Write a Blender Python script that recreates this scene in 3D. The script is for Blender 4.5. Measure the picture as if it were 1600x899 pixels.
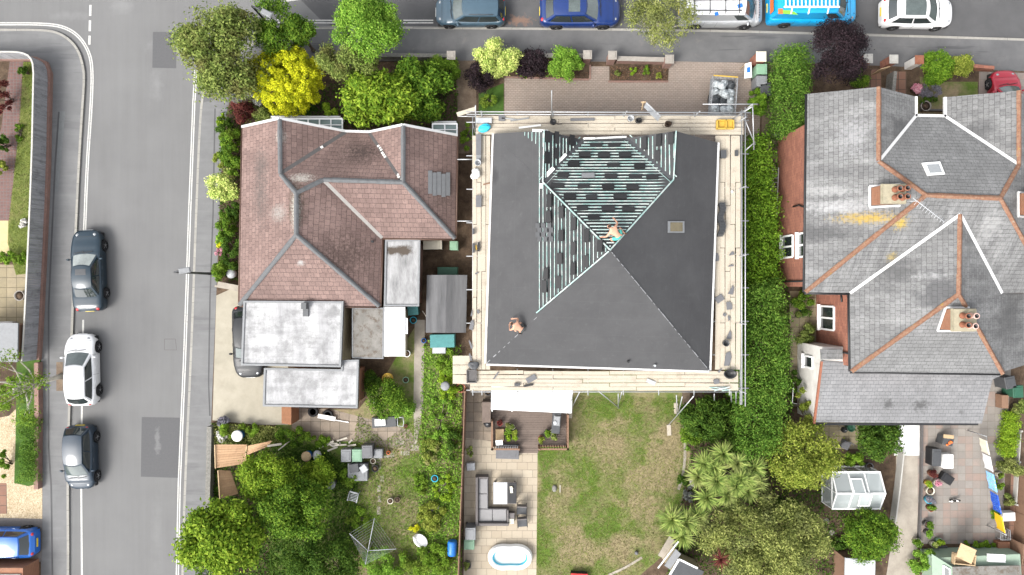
import bpy, math, random
import numpy as np
from mathutils import Vector, Matrix
from math import radians as R, pi, sin, cos

S = bpy.context.scene
for o in list(bpy.data.objects):
    bpy.data.objects.remove(o)
COL = S.collection
# ------------------------------------------------------------------ camera, sky, sun, exposure
HC = 42.0            # height of the drone above the road, metres
FP = 1081.0          # focal length in pixels of a 1600 px wide picture
cam_d = bpy.data.cameras.new("camera")
cam = bpy.data.objects.new("camera", cam_d)
COL.objects.link(cam)
cam.location = (0, 0, HC)
cam.rotation_euler = (0, 0, 0)
cam_d.sensor_width = 36
cam_d.lens = 36 * FP / 1600
cam_d.clip_end = 600
S.camera = cam
SUN_EL, SUN_AZ = 48, 230      # compass-like: 0 = +Y, 90 = +X
wd = bpy.data.worlds.new("World")
S.world = wd
wd.use_nodes = True
nt = wd.node_tree
sky = nt.nodes.new("ShaderNodeTexSky")
sky.sky_type = 'NISHITA'
sky.sun_disc = False
sky.sun_elevation = R(SUN_EL)
sky.sun_rotation = R(SUN_AZ)
sky.air_density = 1.0
sky.dust_density = 4.0
hs = nt.nodes.new("ShaderNodeHueSaturation")
hs.inputs['Saturation'].default_value = 0.22
nt.links.new(sky.outputs[0], hs.inputs['Color'])
bg = nt.nodes['Background']
nt.links.new(hs.outputs[0], bg.inputs['Color'])
bg.inputs['Strength'].default_value = 0.15
sl = bpy.data.lights.new("sun", 'SUN')
sl.energy = 1.12
sl.angle = R(24)
sl.color = (1.0, 0.965, 0.91)
so = bpy.data.objects.new("sun", sl)
COL.objects.link(so)
sd = Vector((sin(R(SUN_AZ)) * cos(R(SUN_EL)), cos(R(SUN_AZ)) * cos(R(SUN_EL)), sin(R(SUN_EL))))
so.rotation_euler = sd.to_track_quat('Z', 'Y').to_euler()
so.location = sd * 100
S.view_settings.view_transform = 'Standard'
S.view_settings.look = 'None'
S.view_settings.exposure = 1.62
S.view_settings.gamma = 1
S.view_settings.use_curve_mapping = False

# ------------------------------------------------------------------ helpers
def W(px, py, h=0.0):
    """world point at height h that a pixel of the 1600x899 picture looks at"""
    s = (HC - h) / FP
    return Vector(((px - 800) * s, (449.5 - py) * s, h))

def PX(p):
    s = FP / (HC - p[2])
    return (800 + p[0] * s, 449.5 - p[1] * s)

rnd = random.Random(7)
rng = np.random.default_rng(11)

class NT:
    def __init__(s, name):
        s.m = bpy.data.materials.new(name)
        s.m.use_nodes = True
        s.t = s.m.node_tree
        s.b = s.t.nodes['Principled BSDF']
    def n(s, typ, **kw):
        nd = s.t.nodes.new(typ)
        for k, v in kw.items():
            setattr(nd, k, v)
        return nd
    def l(s, a, b):
        s.t.links.new(a, b)
    def val(s, sock, v):
        if isinstance(v, bpy.types.NodeSocket):
            s.l(v, sock)
        elif isinstance(v, (tuple, list)):
            sock.default_value = (v[0], v[1], v[2], 1) if len(v) == 3 and sock.type == 'RGBA' else v
        else:
            sock.default_value = v
    def pos(s):
        if not hasattr(s, '_p'):
            s._p = s.n("ShaderNodeNewGeometry").outputs['Position']
        return s._p
    def uv(s):
        if not hasattr(s, '_u'):
            s._u = s.n("ShaderNodeTexCoord").outputs['UV']
        return s._u
    def mapv(s, vec, scale=(1, 1, 1), rot=0, loc=(0, 0, 0)):
        m = s.n("ShaderNodeMapping")
        s.l(vec, m.inputs['Vector'])
        m.inputs['Scale'].default_value = scale
        m.inputs['Rotation'].default_value = (0, 0, rot)
        m.inputs['Location'].default_value = loc
        return m.outputs[0]
    def noise(s, scale, detail=4, rough=.6, vec=None, stretch=None, rot=0):
        nd = s.n("ShaderNodeTexNoise")
        v = vec or s.pos()
        if stretch:
            v = s.mapv(v, stretch, rot)
        s.l(v, nd.inputs['Vector'])
        nd.inputs['Scale'].default_value = scale
        nd.inputs['Detail'].default_value = detail
        nd.inputs['Roughness'].default_value = rough
        return nd.outputs['Fac']
    def ramp(s, fac, stops, interp='LINEAR'):
        nd = s.n("ShaderNodeValToRGB")
        nd.color_ramp.interpolation = interp
        el = nd.color_ramp.elements
        while len(el) > 1:
            el.remove(el[-1])
        for i, (p, c) in enumerate(stops):
            e = el[0] if i == 0 else el.new(p)
            e.position = p
            c = (c, c, c) if not isinstance(c, (tuple, list)) else c
            e.color = (c[0], c[1], c[2], 1)
        s.l(fac, nd.inputs[0])
        return nd.outputs[0]
    def mix(s, fac, a, b, mode='MIX'):
        nd = s.n("ShaderNodeMix", data_type='RGBA', blend_type=mode)
        s.val(nd.inputs[0], fac)
        s.val(nd.inputs[6], a)
        s.val(nd.inputs[7], b)
        return nd.outputs[2]
    def math(s, op, a, b=0.0, clamp=False):
        nd = s.n("ShaderNodeMath", operation=op, use_clamp=clamp)
        s.val(nd.inputs[0], a)
        s.val(nd.inputs[1], b)
        return nd.outputs[0]
    def brick(s, w, h, mortar, c1, c2, cm, vec=None, rot=0, offset=.5, bias=0, smooth=.1):
        nd = s.n("ShaderNodeTexBrick", offset=offset)
        s.l(s.mapv(vec or s.uv(), rot=rot), nd.inputs['Vector'])
        for k, v in (('Color1', c1), ('Color2', c2), ('Mortar', cm)):
            s.val(nd.inputs[k], v)
        nd.inputs['Scale'].default_value = 1
        nd.inputs['Mortar Size'].default_value = mortar
        nd.inputs['Mortar Smooth'].default_value = smooth
        nd.inputs['Bias'].default_value = bias
        nd.inputs['Brick Width'].default_value = w
        nd.inputs['Row Height'].default_value = h
        return nd
    def blob(s, px, py, h, rx, ry, thr=.5, nscale=3, soft=.12, rot=0):
        """mask of a stain of its own shape round one place"""
        c = W(px, py, h)
        sub = s.n("ShaderNodeVectorMath", operation='SUBTRACT')
        s.l(s.pos(), sub.inputs[0])
        sub.inputs[1].default_value = (c.x, c.y, 0)
        v = s.mapv(s.mapv(sub.outputs[0], rot=rot), (1 / rx, 1 / ry, 0))
        ln = s.n("ShaderNodeVectorMath", operation='LENGTH')
        s.l(v, ln.inputs[0])
        f = s.math('SUBTRACT', 1.0, ln.outputs['Value'])
        f = s.math('ADD', f, s.math('MULTIPLY', s.math('SUBTRACT', s.noise(nscale, 6, .7), .5), 2.2))
        return s.ramp(f, [(max(0, thr - soft), 0), (min(1, thr + soft), 1)])
    def bump(s, h, strength=.3, dist=.02):
        nd = s.n("ShaderNodeBump")
        nd.inputs['Strength'].default_value = strength
        nd.inputs['Distance'].default_value = dist
        s.l(h, nd.inputs['Height'])
        s.l(nd.outputs[0], s.b.inputs['Normal'])
    def out(s, col, rough=.85, metal=0.0, spec=.3, coat=0.0):
        s.val(s.b.inputs['Base Color'], col)
        s.val(s.b.inputs['Roughness'], rough)
        s.b.inputs['Metallic'].default_value = metal
        s.b.inputs['Specular IOR Level'].default_value = spec
        s.b.inputs['Coat Weight'].default_value = coat
        s.b.inputs['Coat Roughness'].default_value = .04
        return s.m

def sc(c, k):
    return tuple(min(1, x * k) for x in c)

def plain(name, col, rough=.7, metal=0.0, spec=.3, coat=0.0, var=.22, scale=6.0, fine=40.0):
    """a surface with uneven wear"""
    t = NT(name)
    f = t.math('MULTIPLY', t.noise(scale, 5, .65), .6)
    f = t.math('ADD', f, t.math('MULTIPLY', t.noise(fine, 3, .6), .4))
    c = t.ramp(f, [(.25, sc(col, 1 - var)), (.5, col), (.75, sc(col, 1 + var))])
    return t.out(c, rough, metal, spec, coat)

def leafmat(name, dark, mid, light, alt=None, altk=.35, nscale=1.1, trans=.36, rough=.7, g=(1.5, 1.46, 1.05)):
    t = NT(name)
    dark, mid, light = [tuple(min(.9, x * y) for x, y in zip(c, g)) for c in (dark, mid, light)]
    ri = t.n("ShaderNodeNewGeometry").outputs['Random Per Island']
    f = t.math('ADD', t.math('MULTIPLY', ri, .55), t.math('MULTIPLY', t.noise(nscale, 3, .6), .65))
    c = t.ramp(f, [(.3, dark), (.58, mid), (.9, light)])
    if alt:
        c = t.mix(t.ramp(t.noise(nscale * .8, 4, .7, stretch=(1, 1, .6)), [(.5, 0), (.62, altk)]), c, alt)
    t.out(c, rough, spec=.12)
    tr = t.n("ShaderNodeBsdfTranslucent")
    t.val(tr.inputs['Color'], c)
    mx = t.n("ShaderNodeMixShader")
    mx.inputs[0].default_value = trans
    t.l(t.b.outputs[0], mx.inputs[1])
    t.l(tr.outputs[0], mx.inputs[2])
    t.l(mx.outputs[0], t.t.nodes['Material Output'].inputs['Surface'])
    return t.m

class MB:
    """collects shapes (world coordinates) that become ONE mesh object"""
    def __init__(s):
        s.v, s.f, s.mi, s.sm = [], [], [], []
    def add(s, vs, fs, mi=0, smooth=False):
        b = len(s.v)
        s.v += [tuple(p) for p in vs]
        for f in fs:
            s.f.append(tuple(b + i for i in f))
            s.mi.append(mi)
            s.sm.append(smooth)
        return s
    def box(s, c, size, rz=0, mi=0, M=None, bev=0.0):
        x, y, z = size[0] / 2, size[1] / 2, size[2]
        if M is None:
            M = Matrix.Translation(Vector(c)) @ Matrix.Rotation(rz, 4, 'Z')
        if bev:
            b = bev
            rings = [(x - b, y - b, 0), (x, y, b), (x, y, z - b), (x - b, y - b, z)]
        else:
            rings = [(x, y, 0), (x, y, z)]
        vs = []
        for (a, d, e) in rings:
            vs += [M @ Vector(q) for q in ((-a, -d, e), (a, -d, e), (a, d, e), (-a, d, e))]
        n = len(rings)
        fs = [(3, 2, 1, 0), tuple(4 * (n - 1) + i for i in range(4))]
        for k in range(n - 1):
            for i in range(4):
                j = (i + 1) % 4
                fs.append((4 * k + i, 4 * k + j, 4 * k + 4 + j, 4 * k + 4 + i))
        return s.add(vs, fs, mi)
    def beam(s, p0, p1, w, h, mi=0, up=(0, 0, 1)):
        p0, p1 = Vector(p0), Vector(p1)
        d = p1 - p0
        L = d.length
        if L < 1e-6:
            return s
        d /= L
        u = Vector(up)
        a = d.cross(u)
        if a.length < 1e-4:
            a = d.cross(Vector((1, 0, 0)))
        a.normalize()
        u = a.cross(d)
        vs = []
        for p in (p0, p1):
            for (i, j) in ((-1, -1), (1, -1), (1, 1), (-1, 1)):
                vs.append(p + a * (w / 2 * i) + u * (h / 2 * j))
        return s.add(vs, [(3, 2, 1, 0), (4, 5, 6, 7), (0, 1, 5, 4), (1, 2, 6, 5), (2, 3, 7, 6), (3, 0, 4, 7)], mi)
    def tube(s, pts, rad, n=8, mi=0, caps=True):
        pts = [Vector(p) for p in pts]
        if not isinstance(rad, (list, tuple)):
            rad = [rad] * len(pts)
        vs, fs = [], []
        a = None
        for i, p in enumerate(pts):
            d = (pts[min(i + 1, len(pts) - 1)] - pts[max(i - 1, 0)]).normalized()
            if a is None:
                a = d.cross(Vector((0, 0, 1)))
                if a.length < 1e-3:
                    a = d.cross(Vector((1, 0, 0)))
            else:
                a = a - d * a.dot(d)
            a.normalize()
            b = d.cross(a)
            for k in range(n):
                t = 2 * pi * k / n
                vs.append(p + (a * cos(t) + b * sin(t)) * rad[i])
        for i in range(len(pts) - 1):
            for k in range(n):
                j = (k + 1) % n
                fs.append((i * n + k, i * n + j, i * n + n + j, i * n + n + k))
        s.add(vs, fs, mi, True)
        if caps:
            m = (len(pts) - 1) * n
            b0 = len(s.v) - len(vs)
            s.f += [tuple(b0 + i for i in range(n))[::-1], tuple(b0 + m + i for i in range(n))]
            s.mi += [mi, mi]
            s.sm += [False, False]
        return s
    def lathe(s, c, prof, n=16, mi=0, sx=1, sy=1, rz=0, smooth=True):
        c = Vector(c)
        vs, fs = [], []
        for (r, z) in prof:
            for k in range(n):
                t = 2 * pi * k / n
                x, y = r * cos(t) * sx, r * sin(t) * sy
                vs.append(c + Vector((x * cos(rz) - y * sin(rz), x * sin(rz) + y * cos(rz), z)))
        for i in range(len(prof) - 1):
            for k in range(n):
                j = (k + 1) % n
                fs.append((i * n + k, i * n + j, i * n + n + j, i * n + n + k))
        s.add(vs, fs, mi, smooth)
        b0 = len(s.v) - len(vs)
        m = (len(prof) - 1) * n
        for (off, r, rev) in ((0, prof[0][0], True), (m, prof[-1][0], False)):
            if r > 1e-4:
                q = tuple(b0 + off + i for i in range(n))
                s.f.append(q[::-1] if rev else q)
                s.mi.append(mi)
                s.sm.append(False)
        return s
    def prism(s, pts, z0, z1, mi=0):
        """vertical prism over a plan outline (pts: 2-D)"""
        n = len(pts)
        ar = sum(pts[i][0] * pts[(i + 1) % n][1] - pts[(i + 1) % n][0] * pts[i][1] for i in range(n))
        if ar < 0:
            pts = pts[::-1]
        vs = [(p[0], p[1], z0) for p in pts] + [(p[0], p[1], z1) for p in pts]
        fs = [tuple(range(n))[::-1], tuple(range(n, 2 * n))]
        for i in range(n):
            j = (i + 1) % n
            fs.append((i, j, n + j, n + i))
        return s.add(vs, fs, mi)
    def slab(s, pts, th, mi=0):
        """a sloping sheet with real thickness, pts: 3-D, top side up"""
        pts = [Vector(p) for p in pts]
        n = len(pts)
        nr = Vector((0, 0, 0))
        for i in range(n):
            a, b = pts[i], pts[(i + 1) % n]
            nr += Vector(((a.y - b.y) * (a.z + b.z), (a.z - b.z) * (a.x + b.x), (a.x - b.x) * (a.y + b.y)))
        if nr.z < 0:
            pts = pts[::-1]
        vs = pts + [p - Vector((0, 0, th)) for p in pts]
        fs = [tuple(range(n)), tuple(range(n, 2 * n))[::-1]]
        for i in range(n):
            j = (i + 1) % n
            fs.append((j, i, n + i, n + j))
        return s.add(vs, fs, mi)
    def ell(s, c, r, n=12, m=7, mi=0, M=None):
        vs, fs = [], []
        M = M or Matrix.Identity(4)
        for i in range(m + 1):
            t = pi * i / m
            for k in range(n):
                p = 2 * pi * k / n
                vs.append(Vector(c) + M @ Vector((r[0] * sin(t) * cos(p), r[1] * sin(t) * sin(p), r[2] * cos(t))))
        for i in range(m):
            for k in range(n):
                j = (k + 1) % n
                fs.append((i * n + k, i * n + n + k, i * n + n + j, i * n + j))
        return s.add(vs, fs, mi, True)
    def grid(s, P, mi=0, smooth=True):
        """P: rows of points"""
        a, b = len(P), len(P[0])
        vs = [q for row in P for q in row]
        fs = [(i * b + j, i * b + j + 1, i * b + b + j + 1, i * b + b + j) for i in range(a - 1) for j in range(b - 1)]
        return s.add(vs, fs, mi, smooth)
    def build(s, name, mats, parent=None, label=None, kind=None, uv=True):
        off = Vector((0, 0, 0))
        q = parent
        while q:
            off += q.location
            q = q.parent
        me = bpy.data.meshes.new(name)
        me.from_pydata([(p[0] - off.x, p[1] - off.y, p[2] - off.z) for p in s.v], [], s.f)
        mats = mats if isinstance(mats, (list, tuple)) else [mats]
        for m in mats:
            me.materials.append(m)
        me.polygons.foreach_set('material_index', s.mi)
        me.polygons.foreach_set('use_smooth', s.sm)
        if uv:
            ul = me.uv_layers.new(name="UVMap")
            data = np.zeros((len(me.loops), 2), dtype=np.float32)
            for pl in me.polygons:
                n = pl.normal
                if abs(n.z) > .995:
                    u, v = Vector((1, 0, 0)), Vector((0, 1, 0))
                else:
                    u = Vector((0, 0, 1)).cross(n).normalized()
                    v = n.cross(u)
                for li, vi in zip(pl.loop_indices, pl.vertices):
                    p = Vector(s.v[vi])
                    data[li] = (p.dot(u), p.dot(v))
            ul.data.foreach_set('uv', data.ravel())
        o = bpy.data.objects.new(name, me)
        COL.objects.link(o)
        if parent:
            o.parent = parent
        if label:
            o['label'] = label
        if kind:
            o['kind'] = kind
        return o

def tag(o, label, cat, group=None, kind=None):
    o['label'] = label
    o['category'] = cat
    if group:
        o['group'] = group
    if kind:
        o['kind'] = kind
    return o

def thing(name, label, cat, loc=(0, 0, 0), group=None):
    o = bpy.data.objects.new(name, None)
    o.empty_display_size = .2
    COL.objects.link(o)
    o.location = loc
    return tag(o, label, cat, group)

def solo(mb, name, mat, label, cat, loc, group=None):
    """a thing that is one mesh, its origin at its base"""
    e = bpy.data.objects.new("tmp", None)
    e.location = loc
    o = mb.build(name, mat, e)
    o.parent = None
    o.location = loc
    bpy.data.objects.remove(e)
    return tag(o, label, cat, group)

def struct(mb, name, mat):
    o = mb.build(name, mat)
    o['kind'] = 'structure'
    return o

def clone(root, loc, rz=0, label=None, group=None, name=None):
    """a copy of a thing, its parts and sub-parts"""
    r = root.copy()
    COL.objects.link(r)
    r.location = loc
    r.rotation_euler = (0, 0, rz)
    if label:
        r['label'] = label
    if group:
        r['group'] = group
    for ch in list(root.children):
        c = ch.copy()
        COL.objects.link(c)
        c.parent = r
        for g in list(ch.children):
            d = g.copy()
            COL.objects.link(d)
            d.parent = c
    return r

def area(px_pts, z, name, mat, zb=-.06):
    """a paved or planted area: outline in picture pixels at its own height"""
    mb = MB()
    mb.prism([W(x, y, z).to_2d() for (x, y) in px_pts], zb, z)
    return struct(mb, name, mat)

def strip(mb, pts, w, z, th=.003, dash=None, rowh=None):
    """a painted line along a world polyline"""
    P = [Vector((p[0], p[1])) for p in pts]
    n = len(P)
    offs = []
    for i in range(n):
        d = (P[min(i + 1, n - 1)] - P[max(i - 1, 0)]).normalized()
        offs.append(Vector((-d.y, d.x)) * (w / 2))
    L = [(P[i] + offs[i]) for i in range(n)]
    Q = [(P[i] - offs[i]) for i in range(n)]
    for i in range(n - 1):
        mb.prism([L[i], L[i + 1], Q[i + 1], Q[i]], z - th, z)
    return mb

def offset_line(pts, d):
    P = [Vector((p[0], p[1])) for p in pts]
    n = len(P)
    out = []
    for i in range(n):
        t = (P[min(i + 1, n - 1)] - P[max(i - 1, 0)]).normalized()
        out.append(P[i] + Vector((-t.y, t.x)) * d)
    return out

def smooth_line(pts, it=2):
    for _ in range(it):
        q = [pts[0]]
        for a, b in zip(pts[:-1], pts[1:]):
            a, b = Vector(a), Vector(b)
            q += [a * .75 + b * .25, a * .25 + b * .75]
        q.append(pts[-1])
        pts = [Vector(p) for p in q]
    return pts

# ------------------------------------------------------------------ foliage
def leaf_object(name, P, N, D, ln, wd_, mat, parent=None, fold=.25, droop=.2):
    """many leaves in one mesh: P positions, N leaf normals, D leaf directions"""
    n = len(P)
    off = np.array([0., 0, 0])
    q = parent
    while q:
        off += np.array(q.location)
        q = q.parent
    N = N / np.linalg.norm(N, axis=1, keepdims=True)
    D = D - N * np.sum(D * N, axis=1, keepdims=True)
    D = D / (np.linalg.norm(D, axis=1, keepdims=True) + 1e-9)
    B = np.cross(N, D)
    ln = np.asarray(ln).reshape(-1, 1) * np.ones((n, 1))
    wd_ = np.asarray(wd_).reshape(-1, 1) * np.ones((n, 1))
    v = np.empty((n, 4, 3))
    v[:, 0] = P - D * ln * .5
    v[:, 1] = P + B * wd_ * .5 + N * wd_ * fold * .5
    v[:, 2] = P + D * ln * .5 - N * ln * droop
    v[:, 3] = P - B * wd_ * .5 + N * wd_ * fold * .5
    v = (v - off).reshape(-1, 3).astype(np.float32)
    idx = np.arange(n, dtype=np.int32) * 4
    tri = np.stack([idx, idx + 2, idx + 1, idx, idx + 3, idx + 2], 1).reshape(-1)
    me = bpy.data.meshes.new(name)
    me.vertices.add(4 * n)
    me.vertices.foreach_set('co', v.ravel())
    me.loops.add(6 * n)
    me.loops.foreach_set('vertex_index', tri)
    me.polygons.add(2 * n)
    me.polygons.foreach_set('loop_start', np.arange(2 * n, dtype=np.int32) * 3)
    me.polygons.foreach_set('loop_total', np.full(2 * n, 3, dtype=np.int32))
    me.update()
    me.materials.append(mat)
    o = bpy.data.objects.new(name, me)
    COL.objects.link(o)
    if parent:
        o.parent = parent
    return o

def unit(n, zmin=-1.0):
    d = rng.normal(size=(int(n * 3) + 40, 3))
    d /= np.linalg.norm(d, axis=1, keepdims=True)
    d = d[d[:, 2] > zmin]
    while len(d) < n:
        d = np.concatenate([d, d])
    return d[:n]

def clump_leaves(clumps, n, jitter=.5, up=.5, zmin=-.35, fill=.25):
    """leaf positions, normals and directions on a set of clumps (x, y, z, r)"""
    C = np.asarray(clumps, dtype=float)
    w = C[:, 3] ** 2
    k = rng.choice(len(C), size=n, p=w / w.sum())
    d = unit(n, zmin)
    rr = 1 - np.abs(rng.normal(size=(n, 1))) * fill
    rr = np.where(rng.random((n, 1)) < .16, 1 + rng.exponential(.16, (n, 1)), rr)
    rr = np.clip(rr, .1, 1.6)
    P = C[k, :3] + d * C[k, 3:4] * rr
    P[:, 2] = np.maximum(P[:, 2], .14 + rng.random(n) * .1)
    N = d * .7 + np.array([0, 0, up]) + rng.normal(size=(n, 3)) * jitter
    D = d * .6 + rng.normal(size=(n, 3)) * .7 + np.array([0, 0, -.15])
    return P, N, D

def plant(name, label, cat, c, rx, ry, h0, h1, K, n, leaf, mat, group=None, bark=None, trunk=True,
          base=None, limbs=7, tr=.1, aspect=.55, cr=(.2, .38), zmin=-.35, jitter=.5, up=.5, shape=.75, part='crown', fill=.34, rz=0):
    """a tree or shrub: crown ellipsoid centre c (x, y) from height h0 to h1, made of K clumps and n leaves"""
    cx, cy = c[0], c[1]
    hz = (h1 - h0) / 2
    zc = (h0 + h1) / 2
    b = Vector(base) if base else Vector((cx, cy, .1))
    t = thing(name, label, cat, b, group)
    d = unit(K, -.45)
    rr = shape * (.72 + .34 * rng.random((K, 1)))
    rr[: max(1, K // 6)] *= .45
    Rm = min(rx, ry)
    rad = Rm * (cr[0] + (cr[1] - cr[0]) * rng.random(K))
    C = np.empty((K, 4))
    q = d * rr
    C[:, 0] = cx + (q[:, 0] * cos(rz) * rx - q[:, 1] * sin(rz) * ry)
    C[:, 1] = cy + (q[:, 0] * sin(rz) * rx + q[:, 1] * cos(rz) * ry)
    C[:, 2] = zc + q[:, 2] * hz
    C[:, 3] = np.minimum(rad, max(hz * .8, .12))
    P, N, D = clump_leaves(C, n, jitter, up, zmin, fill)
    ls = leaf * (.7 + .6 * rng.random(n))
    leaf_object(part, P, N, D, ls, ls * aspect, mat, t)
    mb = MB()
    if trunk:
        top = Vector((cx, cy, zc + hz * .15))
        mid = b.lerp(top, .5) + Vector((rnd.uniform(-.1, .1), rnd.uniform(-.1, .1), 0))
        mb.tube([b, b.lerp(mid, .25), mid, top], [tr * 1.5, tr * 1.05, tr * .85, tr * .4], 8)
        order = np.argsort(-C[:, 3])[:limbs]
        for i in order:
            e = Vector(C[i, :3])
            s0 = b.lerp(top, rnd.uniform(.35, .85))
            m_ = s0.lerp(e, .5) + Vector((0, 0, -.08 * (e - s0).length))
            mb.tube([s0, m_, e], [tr * .45, tr * .3, tr * .1], 6)
        mb.build('trunk', bark or MAT['bark'], t, uv=False)
    else:
        for i in range(min(limbs, K)):
            e = Vector(C[i, :3])
            s0 = b + Vector((rnd.uniform(-.1, .1), rnd.uniform(-.1, .1), 0))
            mb.tube([s0, s0.lerp(e, .5) + Vector((0, 0, .05)), e], [tr * .3, tr * .25, tr * .1], 5)
        mb.build('stems', bark or MAT['bark'], t, uv=False)
    return t

def tree(name, label, px, py, r, h0, h1, K, n, leaf, mat, group=None, ry=None, cat='tree', **kw):
    """crown given by where it is seen: centre pixel and radius in pixels, at its mid height"""
    hm = h0 + (h1 - h0) * .6
    c = W(px, py, hm)
    s = (HC - hm) / FP
    r, ry, n = r * 1.1, (ry or r) * 1.1, int(n * 1.35)
    return plant(name, label, cat, c, r * s, ry * s, h0, h1, K, n, leaf, mat, group, **kw)

def shrub(name, label, px, py, r, h, K, n, leaf, mat, group=None, ry=None, cat='shrub', **kw):
    kw.setdefault('trunk', False)
    kw.setdefault('part', 'foliage')
    return tree(name, label, px, py, r, .12, h, K, n, leaf, mat, group, ry, cat, **kw)

def hedge(name, label, px_path, half_w, h, n, leaf, mat, group=None, cat='hedge', wob=.18, step=.35, cr=.42, top_round=.6, h0=.15, aspect=.55, jitter=.5):
    """a clipped or loose hedge along a path seen at its top (pixels), half_w in metres (one value or one per point)"""
    P = [W(x, y, h * .9) for (x, y) in px_path]
    hw = half_w if isinstance(half_w, (list, tuple)) else [half_w] * len(P)
    hh = h
    c0 = sum(P, Vector()) / len(P)
    t = thing(name, label, cat, (c0.x, c0.y, .1), group)
    cl, tot = [], 0
    for i in range(len(P) - 1):
        d = P[i + 1] - P[i]
        L = d.length
        tot += L
        nn = max(2, int(L / step))
        a = Vector((-d.y, d.x, 0)).normalized()
        for k in range(nn):
            f = (k + .5) / nn
            w = hw[i] + (hw[i + 1] - hw[i]) * f
            p = P[i].lerp(P[i + 1], f)
            m = max(2, int(2 * w / step))
            for j in range(m):
                u = -1 + 2 * (j + .5) / m
                q = p + a * (u * max(w - cr * .6, .05)) + Vector((rnd.gauss(0, wob), rnd.gauss(0, wob), 0)) * .6
                ztop = hh * (1 - (1 - top_round) * .35 * abs(u) ** 3) - cr * .8 + rnd.gauss(0, wob * .7)
                cl.append((q.x, q.y, ztop, cr * rnd.uniform(.75, 1.2)))
                if abs(u) > .55 or k in (0, nn - 1):
                    z = ztop - cr * 1.1
                    while z > h0 + .1:
                        cl.append((q.x, q.y, z, cr * rnd.uniform(.8, 1.2)))
                        z -= cr * 1.2
    Pq, N, D = clump_leaves(cl, n, jitter, .35, -.3)
    ls = leaf * (.7 + .6 * rng.random(n))
    leaf_object('foliage', Pq, N, D, ls, ls * aspect, mat, t)
    mb = MB()
    for i in range(len(P) - 1):
        nn = max(1, int((P[i + 1] - P[i]).length / .8))
        for k in range(nn):
            p = P[i].lerp(P[i + 1], (k + .5) / nn)
            b0 = Vector((p.x + rnd.gauss(0, .1), p.y + rnd.gauss(0, .1), .05))
            e0 = Vector((p.x + rnd.gauss(0, .2), p.y + rnd.gauss(0, .2), h * .8))
            mb.tube([b0, b0.lerp(e0, .5), e0], [.05, .04, .015], 5)
    mb.build('stems', MAT['bark'], t, uv=False)
    return t

def rosette_points(c, n, L, w, rise=.5):
    """long strap leaves round one head: three segments each"""
    vs, fs = [], []
    for k in range(n):
        az = rnd.uniform(0, 2 * pi)
        el = rnd.uniform(.05, 1.35)
        l = L * rnd.uniform(.75, 1.1)
        d = Vector((cos(az) * cos(el), sin(az) * cos(el), sin(el)))
        a = Vector((-sin(az), cos(az), 0))
        p = Vector(c)
        b0 = len(vs)
        dr = rnd.uniform(.12, .5)
        for s_ in range(5):
            f = s_ / 4
            q = p + d * l * f + Vector((0, 0, -l * dr * f * f))
            ww = w * (.55 + .45 * sin(pi * min(1, f * 1.3 + .12))) * (1 - f ** 3)
            vs += [q - a * ww / 2, q + a * ww / 2 + Vector((0, 0, 0)), ]
        for s_ in range(4):
            i = b0 + 2 * s_
            fs.append((i, i + 1, i + 3, i + 2))
    return vs, fs

def in_poly(x, y, poly):
    c = np.zeros(len(x), bool)
    n = len(poly)
    j = n - 1
    for i in range(n):
        xi, yi = poly[i]
        xj, yj = poly[j]
        m = ((yi > y) != (yj > y)) & (x < (xj - xi) * (y - yi) / (yj - yi + 1e-12) + xi)
        c ^= m
        j = i
    return c

def ground_leaves(name, px_poly, z, n, ln, wd_, mat, upright=.5, hmax=.06, label=None, cat='grass', holes=()):
    """uncountable low growth over an area"""
    poly = [tuple(W(x, y, z).to_2d()) for (x, y) in px_poly]
    xs = [p[0] for p in poly]
    ys = [p[1] for p in poly]
    x = rng.uniform(min(xs), max(xs), n * 2)
    y = rng.uniform(min(ys), max(ys), n * 2)
    k = in_poly(x, y, poly)
    for hpx in holes:
        k &= ~in_poly(x, y, [tuple(W(a, b, z).to_2d()) for (a, b) in hpx])
    x, y = x[k][:n], y[k][:n]
    m = len(x)
    P = np.stack([x, y, z + .01 + rng.random(m) * hmax], 1)
    N = np.stack([rng.normal(size=m) * upright, rng.normal(size=m) * upright, np.ones(m)], 1)
    D = rng.normal(size=(m, 3))
    ls = ln * (.6 + .8 * rng.random(m))
    o = leaf_object(name, P, N, D, ls, wd_ * (.7 + .6 * rng.random(m)), mat)
    o['kind'] = 'stuff'
    o['label'] = label
    o['category'] = cat
    return o
MAT = {}
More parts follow.
